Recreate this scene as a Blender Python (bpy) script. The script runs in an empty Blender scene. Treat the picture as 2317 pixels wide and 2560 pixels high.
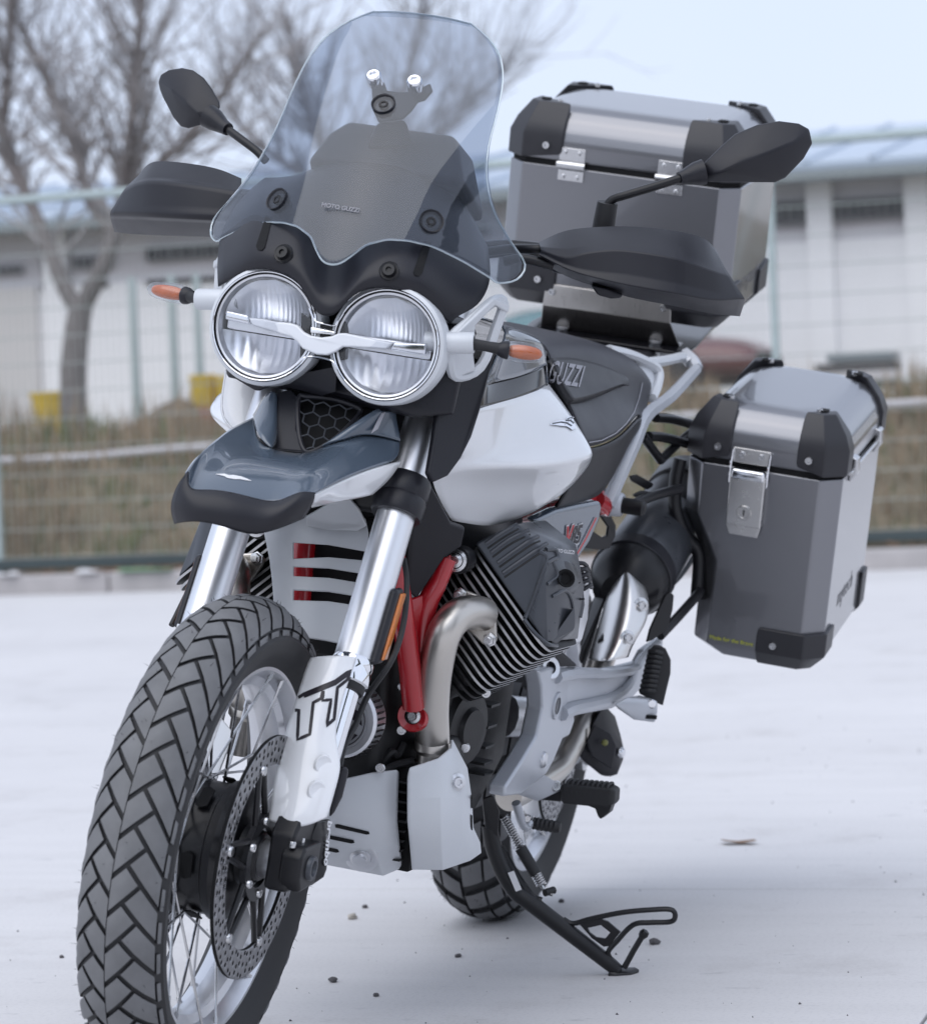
import bpy, bmesh, math, random
from mathutils import Vector as V, Matrix, Quaternion
random.seed(7)
SC = bpy.context.scene
COL = SC.collection
R = math.radians

# ------------------------------------------------------------- camera
cam_d = bpy.data.cameras.new('camera')
cam = bpy.data.objects.new('camera', cam_d)
COL.objects.link(cam)
fw, rt, up = V((-0.960547, -0.277683, -0.015515)), V((-0.276888, 0.960053, -0.040394)), V((-0.026112, 0.034504, 0.999063))
cam.matrix_world = Matrix(((rt.x, up.x, -fw.x, 5.26704), (rt.y, up.y, -fw.y, 1.50685), (rt.z, up.z, -fw.z, .81035), (0, 0, 0, 1)))
cam_d.sensor_fit = 'VERTICAL'
cam_d.sensor_height = 36
cam_d.sensor_width = 36
cam_d.lens = 108.0
cam_d.clip_end = 2000
cam_d.dof.use_dof = True
cam_d.dof.focus_distance = 4.35
cam_d.dof.aperture_fstop = 6.8
SC.camera = cam

# ------------------------------------------------------------- sky and sun (bright overcast)
world = bpy.data.worlds.new('World')
SC.world = world
world.use_nodes = True
wn, wl = world.node_tree.nodes, world.node_tree.links
sky = wn.new('ShaderNodeTexSky')
sky.sky_type = 'NISHITA'
sky.sun_disc = False
sky.sun_elevation = R(58)
sky.sun_rotation = R(100)
sky.dust_density = 2.0
sky.air_density = 1.0
cloud = wn.new('ShaderNodeTexNoise')
cloud.inputs['Scale'].default_value = 1.6
cloud.inputs['Detail'].default_value = 5
wtc = wn.new('ShaderNodeTexCoord')
wl.new(wtc.outputs['Generated'], cloud.inputs['Vector'])
cr = wn.new('ShaderNodeValToRGB')
cr.color_ramp.elements[0].position = .3
cr.color_ramp.elements[0].color = (5.5, 6.15, 7.7, 1)
cr.color_ramp.elements[1].position = .7
cr.color_ramp.elements[1].color = (6.6, 7.1, 8.2, 1)
wl.new(cloud.outputs['Fac'], cr.inputs['Fac'])
wm = wn.new('ShaderNodeMix')
wm.data_type = 'RGBA'
wm.inputs['Factor'].default_value = .82
wl.new(sky.outputs['Color'], wm.inputs['A'])
wl.new(cr.outputs['Color'], wm.inputs['B'])
bgn = wn['Background']
wl.new(wm.outputs['Result'], bgn.inputs['Color'])
bgn.inputs['Strength'].default_value = .102

sun_d = bpy.data.lights.new('sun', 'SUN')
sun = bpy.data.objects.new('sun', sun_d)
COL.objects.link(sun)
sun_d.energy = 1.05
sun_d.angle = R(70)
sun_d.color = (1, .985, .96)
_az, _el = R(-10), R(58)    # light comes from camera side, the picture's left
sun.rotation_euler = V((math.cos(_el) * math.cos(_az), math.cos(_el) * math.sin(_az), math.sin(_el))).to_track_quat('Z', 'Y').to_euler()
SC.view_settings.view_transform = 'Standard'
SC.view_settings.look = 'None'
SC.view_settings.gamma = 1
SC.view_settings.use_curve_mapping = False
SC.view_settings.exposure = 0.52
SC.cycles.max_bounces = 8
SC.cycles.transparent_max_bounces = 12
SC.cycles.use_denoising = True
SC.cycles.caustics_reflective = False
SC.cycles.caustics_refractive = False

# ------------------------------------------------------------- materials
MATS = {}
def mat(name, col, rough=.5, metal=0.0, var=.12, scale=14.0, bump=0.0, bscale=None, coat=0.0, aniso=None, rvar=.06, **kw):
    m = bpy.data.materials.new(name)
    m.use_nodes = True
    n, l = m.node_tree.nodes, m.node_tree.links
    b = n['Principled BSDF']
    tc = n.new('ShaderNodeTexCoord')
    src = tc.outputs['Object']
    if aniso:
        mp = n.new('ShaderNodeMapping')
        mp.inputs['Scale'].default_value = aniso
        l.new(src, mp.inputs['Vector'])
        src = mp.outputs['Vector']
    nz = n.new('ShaderNodeTexNoise')
    nz.inputs['Scale'].default_value = scale
    nz.inputs['Detail'].default_value = 6
    l.new(src, nz.inputs['Vector'])
    mx = n.new('ShaderNodeMix')
    mx.data_type = 'RGBA'
    c = V(col)
    mx.inputs['A'].default_value = (*[max(0, x * (1 - var)) for x in c], 1)
    mx.inputs['B'].default_value = (*[min(1, x * (1 + var)) for x in c], 1)
    l.new(nz.outputs['Fac'], mx.inputs['Factor'])
    l.new(mx.outputs['Result'], b.inputs['Base Color'])
    mr = n.new('ShaderNodeMapRange')
    mr.inputs['To Min'].default_value = max(.02, rough - rvar)
    mr.inputs['To Max'].default_value = min(1, rough + rvar)
    l.new(nz.outputs['Fac'], mr.inputs['Value'])
    l.new(mr.outputs['Result'], b.inputs['Roughness'])
    b.inputs['Metallic'].default_value = metal
    b.inputs['Coat Weight'].default_value = coat
    b.inputs['Coat Roughness'].default_value = .04
    if bump:
        nb = n.new('ShaderNodeTexNoise')
        nb.inputs['Scale'].default_value = bscale or scale * 6
        nb.inputs['Detail'].default_value = 4
        l.new(src, nb.inputs['Vector'])
        bp_ = n.new('ShaderNodeBump')
        bp_.inputs['Strength'].default_value = bump
        bp_.inputs['Distance'].default_value = kw.get('bdist', .004)
        l.new(nb.outputs['Fac'], bp_.inputs['Height'])
        l.new(bp_.outputs['Normal'], b.inputs['Normal'])
    if 'trans' in kw:
        b.inputs['Transmission Weight'].default_value = kw['trans']
        b.inputs['IOR'].default_value = kw.get('ior', 1.45)
    if 'emit' in kw:
        b.inputs['Emission Color'].default_value = (*col, 1)
        b.inputs['Emission Strength'].default_value = kw['emit']
    if 'spec' in kw:
        b.inputs['Specular IOR Level'].default_value = kw['spec']
    MATS[name] = m
    return m

def clear_mat(name, tint, fres=.035, gloss=.02, add=None):
    """thin sheet of clear plastic or glass: tinted see-through plus a sharp Fresnel reflection"""
    m = bpy.data.materials.new(name)
    m.use_nodes = True
    n, l = m.node_tree.nodes, m.node_tree.links
    n.remove(n['Principled BSDF'])
    out = n['Material Output']
    tr = n.new('ShaderNodeBsdfTransparent')
    nz = n.new('ShaderNodeTexNoise')
    nz.inputs['Scale'].default_value = 3
    mx = n.new('ShaderNodeMix')
    mx.data_type = 'RGBA'
    mx.inputs['A'].default_value = (*[x * .97 for x in tint], 1)
    mx.inputs['B'].default_value = (*tint, 1)
    l.new(nz.outputs['Fac'], mx.inputs['Factor'])
    l.new(mx.outputs['Result'], tr.inputs['Color'])
    gl = n.new('ShaderNodeBsdfGlossy')
    gl.inputs['Roughness'].default_value = gloss
    fr = n.new('ShaderNodeLayerWeight')
    fr.inputs['Blend'].default_value = .5
    pw = n.new('ShaderNodeMath')
    pw.operation = 'POWER'
    pw.inputs[1].default_value = 4.2
    l.new(fr.outputs['Facing'], pw.inputs[0])
    ma_ = n.new('ShaderNodeMath')
    ma_.operation = 'MULTIPLY_ADD'
    ma_.inputs[1].default_value = .85
    ma_.inputs[2].default_value = fres
    l.new(pw.outputs[0], ma_.inputs[0])
    ms = n.new('ShaderNodeMixShader')
    l.new(ma_.outputs[0], ms.inputs['Fac'])
    l.new(tr.outputs[0], ms.inputs[1])
    l.new(gl.outputs[0], ms.inputs[2])
    last = ms.outputs[0]
    if add:  # even pale diffuse mixed in as painted haze
        df = n.new('ShaderNodeBsdfDiffuse')
        df.inputs['Color'].default_value = (*add[:3], 1)
        m2 = n.new('ShaderNodeMixShader')
        m2.inputs['Fac'].default_value = add[3]
        l.new(last, m2.inputs[1])
        l.new(df.outputs[0], m2.inputs[2])
        last = m2.outputs[0]
    l.new(last, out.inputs['Surface'])
    MATS[name] = m
    return m

mat('concrete', (.52, .512, .525), .75, var=.14, scale=1.1, bump=.12, bscale=70, bdist=.003)
mat('dirt', (.17, .135, .10), .95, var=.5, scale=2.2, bump=.6, bscale=9, bdist=.05)
mat('bank', (.19, .155, .10), .95, var=.6, scale=2.6, bump=.6, bscale=8, bdist=.08)
mat('grass', (.13, .15, .055), .8, var=.5, scale=1.4)
mat('dry_grass', (.30, .22, .14), .8, var=.4, scale=1.4)
mat('kerb_stone', (.42, .40, .40), .85, var=.2, scale=6, bump=.3)
mat('bark', (.185, .165, .16), .9, var=.35, scale=9, bump=.6, bdist=.01)
mat('twig', (.30, .285, .285), .9, var=.3, scale=5)
mat('needle', (.035, .055, .03), .8, var=.5, scale=3)
mat('fence_green', (.38, .45, .45), .55, var=.15)
mat('fence_dark', (.05, .07, .075), .5)
mat('fence_wire', (.38, .42, .40), .55, var=.15)
mat('plaster_white', (.93, .93, .95), .8, var=.06, scale=.8, bump=.1)
mat('plaster_grey', (.66, .635, .67), .8, var=.1, scale=.9, bump=.1)
mat('plaster_beige', (.66, .64, .63), .8, var=.1, scale=.9, bump=.1)
mat('roof_sheet', (.47, .545, .64), .45, metal=.2, var=.12, scale=1.2)
mat('gutter', (.20, .23, .25), .5, var=.15)
mat('window_dark', (.03, .027, .034), .55, var=.3, scale=2, spec=.2)
mat('window_frame_grey', (.16, .15, .17), .6)
mat('yellow_plastic', (.72, .50, .03), .5, var=.1)
mat('red_plastic', (.50, .08, .09), .5, var=.1)
mat('pipe_white', (.62, .60, .62), .6, var=.15, scale=3)
mat('car_red', (.12, .035, .035), .3, var=.1, coat=.5)
mat('car_glass', (.10, .20, .22), .1, var=.1)
mat('litter_white', (.7, .7, .72), .7)
mat('litter_green', (.17, .30, .18), .6)
mat('stone_dark', (.10, .095, .10), .9, var=.4, scale=60, bump=.4)
mat('stone_light', (.45, .42, .38), .9, var=.3, scale=60, bump=.4)
mat('leaf_litter', (.30, .17, .10), .85, var=.5, scale=12)
mat('leaf_brown', (.22, .13, .08), .8, var=.4, scale=40)

# concrete: trowel streaks, stains and speckle on top of the plain tone
def rich_concrete():
    m = MATS['concrete']
    n, l = m.node_tree.nodes, m.node_tree.links
    b = n['Principled BSDF']
    tc = n.new('ShaderNodeTexCoord')
    def noise(scale, detail, mp=None, rough=.55):
        q = n.new('ShaderNodeTexNoise')
        q.inputs['Scale'].default_value = scale
        q.inputs['Detail'].default_value = detail
        q.inputs['Roughness'].default_value = rough
        if mp:
            k = n.new('ShaderNodeMapping')
            k.inputs['Scale'].default_value = mp
            l.new(tc.outputs['Object'], k.inputs['Vector'])
            l.new(k.outputs['Vector'], q.inputs['Vector'])
        else:
            l.new(tc.outputs['Object'], q.inputs['Vector'])
        return q.outputs['Fac']
    def ramp(f, p0, c0, p1, c1):
        r = n.new('ShaderNodeValToRGB')
        r.color_ramp.elements[0].position, r.color_ramp.elements[0].color = p0, (*c0, 1)
        r.color_ramp.elements[1].position, r.color_ramp.elements[1].color = p1, (*c1, 1)
        l.new(f, r.inputs['Fac'])
        return r.outputs['Color']
    def mul(a, c, f=1.0):
        x = n.new('ShaderNodeMix')
        x.data_type = 'RGBA'
        x.blend_type = 'MULTIPLY'
        x.inputs['Factor'].default_value = f
        l.new(a, x.inputs['A'])
        l.new(c, x.inputs['B'])
        return x.outputs['Result']
    base = ramp(noise(.55, 8), .32, (.595, .585, .590), .68, (.655, .645, .648))
    c = mul(base, ramp(noise(1.0, 6, (9, .8, 1)), .35, (.95, .95, .95), .6, (1, 1, 1)))
    c = mul(c, ramp(noise(2.3, 9, None, .7), .30, (.86, .85, .845), .46, (1, 1, 1)))
    c = mul(c, ramp(noise(140, 3), .36, (.93, .93, .935), .50, (1, 1, 1)))
    c = mul(c, ramp(noise(22, 6, (1, .5, 1)), .27, (.80, .80, .81), .36, (1, 1, 1)))
    l.new(c, b.inputs['Base Color'])
rich_concrete()

# ------------------------------------------------------------- mesh helpers
def put(name, me, m=None, parent=None, smooth=True, bevel=0, bseg=2, sub=0, solid=0, soff=0, angle=35, **props):
    if m:
        me.materials.append(MATS[m])
    if smooth:
        me.polygons.foreach_set('use_smooth', [True] * len(me.polygons))
        me.update()
    o = bpy.data.objects.new(name, me)
    COL.objects.link(o)
    if parent:
        o.parent = parent
    if sub:
        md = o.modifiers.new('sub', 'SUBSURF')
        md.levels = md.render_levels = sub
        md.boundary_smooth = 'PRESERVE_CORNERS'
    if solid:
        md = o.modifiers.new('solid', 'SOLIDIFY')
        md.thickness = solid
        md.offset = soff
    if sub and solid:
        md = o.modifiers.new('wn', 'WEIGHTED_NORMAL')
        md.weight = 80
    if bevel:
        md = o.modifiers.new('bevel', 'BEVEL')
        md.width = bevel
        md.segments = bseg
        md.limit_method = 'ANGLE'
        md.angle_limit = R(angle)
        md.harden_normals = False
    if smooth and not sub:
        _auto(o, 38)
    for k, v in props.items():
        o[k] = v
    return o

def _auto(o, deg):
    me = o.data
    if any(md.type == 'BEVEL' for md in o.modifiers):
        # sharp edges are rounded by the bevel; weight normals so flats stay flat
        md = o.modifiers.new('wn', 'WEIGHTED_NORMAL')
        md.keep_sharp = True
        return
    bm = bmesh.new()
    bm.from_mesh(me)
    lim = R(deg)
    for e in bm.edges:
        if len(e.link_faces) == 2 and e.calc_face_angle(0) > lim:
            e.smooth = False
    bm.to_mesh(me)
    bm.free()

def new_mesh(v, f):
    me = bpy.data.meshes.new('m')
    me.from_pydata([tuple(x) for x in v], [], f)
    me.validate()
    bm = bmesh.new()
    bm.from_mesh(me)
    bmesh.ops.recalc_face_normals(bm, faces=bm.faces)
    bm.to_mesh(me)
    bm.free()
    return me

class MB:
    """collects several shapes of ONE piece into one mesh"""
    def __init__(s): s.v, s.f = [], []
    def add(s, v, f):
        k = len(s.v)
        s.v += [tuple(x) for x in v]
        s.f += [tuple(i + k for i in q) for q in f]
        return s
    def build(s, name, m, parent=None, **k): return put(name, new_mesh(s.v, s.f), m, parent, **k)

def catmull(pts, n=6, closed=False):
    P = [V(p) for p in pts]
    if len(P) < 3 or n <= 1:
        return P
    out = []
    L = len(P)
    for i in range(L if closed else L - 1):
        if closed:
            a, b, c, d = P[i - 1], P[i], P[(i + 1) % L], P[(i + 2) % L]
        else:
            b, c = P[i], P[i + 1]
            a = P[i - 1] if i else b * 2 - c
            d = P[i + 2] if i + 2 < L else c * 2 - b
        for k in range(n):
            t = k / n
            out.append(.5 * ((2 * b) + (c - a) * t + (2 * a - 5 * b + 4 * c - d) * t * t + (3 * b - a - 3 * c + d) * t ** 3))
    if not closed:
        out.append(P[-1])
    return out

def lerp_list(r, n):
    if not isinstance(r, (list, tuple)):
        return [r] * n
    out = []
    for i in range(n):
        t = i / max(1, n - 1) * (len(r) - 1)
        k = min(int(t), len(r) - 2)
        out.append(r[k] + (r[k + 1] - r[k]) * (t - k))
    return out

def tube_vf(pts, r, n=12, k=6, caps=True, closed=False, squash=1.0, upv=None):
    P = catmull(pts, k, closed)
    L = len(P)
    rr = lerp_list(r, L)
    v, f = [], []
    nrm = None
    for i, p in enumerate(P):
        a = P[i - 1] if (i or closed) else P[0]
        b = P[(i + 1) % L] if (i + 1 < L or closed) else P[-1]
        t = (b - a).normalized()
        if nrm is None:
            h = V(upv) if upv else (V((0, 0, 1)) if abs(t.z) < .9 else V((1, 0, 0)))
            nrm = (h - t * h.dot(t)).normalized()
        else:
            nrm = (nrm - t * nrm.dot(t)).normalized()
        bi = t.cross(nrm)
        for j in range(n):
            w = 2 * math.pi * j / n
            v.append(p + (nrm * math.cos(w) + bi * math.sin(w) * squash) * rr[i])
    for i in range(L if closed else L - 1):
        for j in range(n):
            a, b = i * n + j, i * n + (j + 1) % n
            c, d = ((i + 1) % L) * n + (j + 1) % n, ((i + 1) % L) * n + j
            f.append((a, b, c, d))
    if caps and not closed:
        f.append(tuple(range(n))[::-1])
        f.append(tuple(range((L - 1) * n, L * n)))
    return v, f

def tube(name, pts, r, m, parent=None, n=14, k=6, caps=True, closed=False, squash=1.0, upv=None, **kw):
    v, f = tube_vf(pts, r, n, k, caps, closed, squash, upv)
    return put(name, new_mesh(v, f), m, parent, **kw)

def basis(z, x=None):
    z = V(z).normalized()
    h = V(x) if x is not None else (V((0, 0, 1)) if abs(z.z) < .95 else V((1, 0, 0)))
    y = z.cross(h).normalized()
    return y.cross(z).normalized(), y, z

def lathe_vf(prof, o, ax, n=24, a0=0, a1=2 * math.pi, x=None):
    """prof: list of (radius, height along axis)"""
    bx, by, bz = basis(ax, x)
    o = V(o)
    full = abs(a1 - a0 - 2 * math.pi) < 1e-6
    m = n if full else n + 1
    v, f = [], []
    for j in range(m):
        w = a0 + (a1 - a0) * j / n
        d = bx * math.cos(w) + by * math.sin(w)
        for r, h in prof:
            v.append(o + d * r + bz * h)
    L = len(prof)
    for j in range(n):
        for i in range(L - 1):
            a, b = j * L + i, j * L + i + 1
            c, d = ((j + 1) % m) * L + i + 1, ((j + 1) % m) * L + i
            f.append((a, b, c, d))
    return v, f

def weld(me, d=1e-5):
    bm = bmesh.new()
    bm.from_mesh(me)
    bmesh.ops.remove_doubles(bm, verts=bm.verts, dist=d)
    bmesh.ops.recalc_face_normals(bm, faces=bm.faces)
    bm.to_mesh(me)
    bm.free()
    return me

def lathe(name, prof, o, ax, m, parent=None, n=24, **kw):
    v, f = lathe_vf(prof, o, ax, n)
    return put(name, weld(new_mesh(v, f)), m, parent, **kw)

def grid_vf(rows, cu=False, cv=False):
    nu, nv = len(rows), len(rows[0])
    v = [V(p) for r in rows for p in r]
    f = []
    for i in range(nu if cu else nu - 1):
        for j in range(nv if cv else nv - 1):
            f.append((i * nv + j, i * nv + (j + 1) % nv, ((i + 1) % nu) * nv + (j + 1) % nv, ((i + 1) % nu) * nv + j))
    return v, f

def grid(name, rows, m, parent=None, solid=.004, sub=2, cu=False, cv=False, **kw):
    v, f = grid_vf(rows, cu, cv)
    return put(name, new_mesh(v, f), m, parent, solid=solid, sub=sub, **kw)

def fgrid(name, rows, m, parent=None, solid=.004, soff=0, bevel=.004, k=5, angle=7, **kw):
    """panel that is smooth along its rows and keeps the creases between rows"""
    v, f = grid_vf([catmull(r, k) for r in rows])
    o = put(name, new_mesh(v, f), m, parent, bevel=bevel, bseg=3, angle=angle, **kw)
    md = o.modifiers.new('solid', 'SOLIDIFY')
    md.thickness = solid
    md.offset = soff
    o.modifiers.move(len(o.modifiers) - 1, 1)
    return o

def prism_vf(loop, th):
    a = [V(p) for p in loop]
    th = V(th)
    n = len(a)
    v = [p - th * .5 for p in a] + [p + th * .5 for p in a]
    f = [tuple(range(n))[::-1], tuple(range(n, 2 * n))]
    f += [(i, (i + 1) % n, n + (i + 1) % n, n + i) for i in range(n)]
    return v, f

def prism(name, loop, th, m, parent=None, bevel=.002, **kw):
    v, f = prism_vf(loop, th)
    return put(name, new_mesh(v, f), m, parent, bevel=bevel, **kw)

def loop_normal(pts):
    P = [V(p) for p in pts]
    c = sum(P, V()) / len(P)
    n = V()
    for i in range(len(P)):
        n += (P[i] - c).cross(P[(i + 1) % len(P)] - c)
    return n.normalized()

def plate(name, loop, t, m, parent=None, bevel=.002, **kw):
    """flat polygon given in space, thickened along its own normal"""
    return prism(name, loop, loop_normal(loop) * t, m, parent, bevel, **kw)

def box_vf(c, s, B=None):
    bx, by, bz = B if B else (V((1, 0, 0)), V((0, 1, 0)), V((0, 0, 1)))
    c = V(c)
    v = [c + bx * (s[0] / 2 * i) + by * (s[1] / 2 * j) + bz * (s[2] / 2 * k) for i in (-1, 1) for j in (-1, 1) for k in (-1, 1)]
    f = [(0, 1, 3, 2), (4, 6, 7, 5), (0, 4, 5, 1), (2, 3, 7, 6), (0, 2, 6, 4), (1, 5, 7, 3)]
    return v, f

def box(name, c, s, m, parent=None, B=None, bevel=.002, **kw):
    v, f = box_vf(c, s, B)
    return put(name, new_mesh(v, f), m, parent, bevel=bevel, **kw)

def hull(name, pts, m, parent=None, bevel=.002, **kw):
    """convex solid through points"""
    bm = bmesh.new()
    for q in pts:
        bm.verts.new(q)
    r = bmesh.ops.convex_hull(bm, input=bm.verts)
    bmesh.ops.delete(bm, geom=[g for g in r['geom_interior'] if isinstance(g, bmesh.types.BMVert)], context='VERTS')
    bmesh.ops.dissolve_limit(bm, angle_limit=R(2), verts=bm.verts, edges=bm.edges)
    bmesh.ops.recalc_face_normals(bm, faces=bm.faces)
    me = bpy.data.meshes.new('m')
    bm.to_mesh(me)
    bm.free()
    return put(name, me, m, parent, bevel=bevel, **kw)

def bolt(name, p, ax, r=.005, m='bolt_steel', parent=None, h=.004):
    """socket-head bolt with a recessed hex"""
    return lathe(name, [(0, h * .45), (r * .45, h * .45), (r * .5, h), (r * .85, h), (r, h * .7), (r, -h)], p, ax, m, parent, n=14)

def text_me(s, size, ext=.0006, bold=0.0, space=1.0):
    cu = bpy.data.curves.new('t', 'FONT')
    cu.body = s
    cu.size = size
    cu.extrude = ext
    cu.offset = bold
    cu.align_x = 'CENTER'
    cu.align_y = 'CENTER'
    cu.space_character = space
    o = bpy.data.objects.new('t', cu)
    COL.objects.link(o)
    me = bpy.data.meshes.new_from_object(o.evaluated_get(bpy.context.evaluated_depsgraph_get()))
    bpy.data.objects.remove(o)
    bpy.data.curves.remove(cu)
    return me

def text(name, s, o, right, upv, size, m, parent=None, ext=.0006, bold=0.0, space=1.0, squash=1.0):
    me = text_me(s, size, ext, bold, space)
    right = V(right).normalized()
    n = right.cross(V(upv)).normalized()
    u = n.cross(right)
    M = Matrix((( right.x * squash, u.x, n.x, o[0]), (right.y * squash, u.y, n.y, o[1]), (right.z * squash, u.z, n.z, o[2]), (0, 0, 0, 1)))
    me.transform(M)
    return put(name, me, m, parent, smooth=False)

def thing(name, label, cat, group=None):
    o = bpy.data.objects.new(name, None)
    COL.objects.link(o)
    o['label'], o['category'] = label, cat
    if group:
        o['group'] = group
    return o

def tag(o, label, cat, group=None):
    o['label'], o['category'] = label, cat
    if group:
        o['group'] = group
    return o

def mir(p): return (p[0], -p[1], p[2])

# ============================================================= the place
# paved lot: concrete slabs with a fine joint, on a base sheet that runs to the horizon
gb = put('ground', new_mesh([(-300, -300, -.02), (300, -300, -.02), (300, 300, -.02), (-300, 300, -.02)], [(0, 1, 2, 3)]), 'dirt', kind='structure')
pv = bpy.data.objects.new('pavement', bpy.data.meshes.new('pavement'))
COL.objects.link(pv)
pv['kind'] = 'structure'
xs = [-15.0, -7.6, -.345, 6.8, 14, 22]
ys = [-30, -22, -14.5, -7.2, 0.9, 8.2, 15.5, 23]
g = .004
for i in range(len(xs) - 1):
    for j in range(len(ys) - 1):
        c = ((xs[i] + xs[i + 1]) / 2, (ys[j] + ys[j + 1]) / 2, -.05)
        if j == 3 and i == 1 or True:
            box('slab', c, (xs[i + 1] - xs[i] - g, ys[j + 1] - ys[j] - g, .1), 'concrete', pv, bevel=.003, bseg=1)

# kerb
random.seed(3)
kb = thing('kerb', 'weathered concrete kerb running along the far edge of the lot under the fence', 'kerb')
for i in range(26):
    y0 = -17 + i
    box('kerb_stone', (-15.18, y0 + .5, .03 + random.uniform(-.006, .006)), (.36, .985, .22), 'kerb_stone', kb, bevel=.015)

# bank behind the fence
rows = []
prof = [(-15.3, .06), (-15.7, .26), (-16.2, .52), (-16.8, .86), (-17.4, 1.0), (-18.4, 1.08), (-20, 1.15), (-23, 1.25), (-27, 1.3), (-60, 1.5)]
random.seed(11)
for x, z in prof:
    rows.append([(x, -60 + 1.0 * j, z + random.uniform(-.05, .05)) for j in range(110)])
grid('bank', rows, 'bank', solid=0, sub=1, kind='structure')

def bank_z(x):
    for (x0, z0), (x1, z1) in zip(prof, prof[1:]):
        if x1 <= x <= x0:
            return z0 + (z1 - z0) * (x - x0) / (x1 - x0)
    return 0
def blades(name, n, m, label, hmin, hmax, xr, yr, lean=.4):
    mb = MB()
    for _ in range(n):
        x, y = random.uniform(*xr), random.uniform(*yr)
        z = bank_z(x) - .02
        cl = math.sin(y * 1.9 + x * .7) + .7 * math.sin(y * 4.3 - x * 2.1) + .5 * math.sin(x * 3.3)
        if ('green' in label) != (cl > .1) and random.random() < .7:
            continue
        h = random.uniform(hmin, hmax) * (.55 + .6 * abs(cl))
        a = random.uniform(0, 6.28)
        w = random.uniform(.006, .016)
        dx, dy = math.cos(a) * h * lean * random.random(), math.sin(a) * h * lean * random.random()
        px, py = -math.sin(a) * w, math.cos(a) * w
        mb.add([(x - px, y - py, z), (x + px, y + py, z), (x + dx * .4 + px * .7, y + dy * .4 + py * .7, z + h * .6), (x + dx * .4 - px * .7, y + dy * .4 - py * .7, z + h * .6), (x + dx, y + dy, z + h)],
               [(0, 1, 2, 3), (3, 2, 4)])
    o = mb.build(name, m, smooth=False, kind='stuff')
    return tag(o, label, 'grass')
random.seed(5)
blades('grass', 16000, 'grass', 'green weeds growing on the bank behind the fence', .06, .26, (-20, -15.45), (-15, 4))
blades('dry_grass', 17000, 'dry_grass', 'dry brown grass and stalks covering the bank behind the fence', .08, .38, (-20, -15.45), (-15, 4))

# mesh fence
def fence():
    fx = -15.4
    t = thing('mesh_fence', 'tall green welded wire mesh fence with tubular top rail at the back of the lot', 'fence')
    top, bot = 2.86, .2
    tube('top_rail', [(fx, -20, 2.79), (fx, 6, 2.95)], .032, 'fence_green', t, n=10, k=1)
    box('bottom_rail', (fx, -7, .21), (.05, 26, .075), 'fence_dark', t, bevel=.006)
    yr = (-15.4,-2.2223,1.8378)[1]
    posts = [yr - 2.90 * k for k in range(-3, 6)]
    for y in posts:
        box('post', (fx - .03, y, 1.55), (.05, .05, 2.9), 'fence_green', t, bevel=.005)
    ys_ = sorted(posts)
    for a, b in zip(ys_, ys_[1:]):
        mb = MB()
        n = int((b - a - .06) / .05)
        for i in range(n):
            y = a + .05 + i * (b - a - .08) / n
            mb.add(*box_vf((fx + .012, y, 1.5), (.0042, .0042, 2.56)))
        z = .26
        while z < 2.8:
            for dx in (.002, .020):
                mb.add(*box_vf((fx + dx, (a + b) / 2, z), (.006, b - a - .04, .006)))
            z += .2
        mb.build('wire_panel', 'fence_wire', t, smooth=False)
fence()

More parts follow.
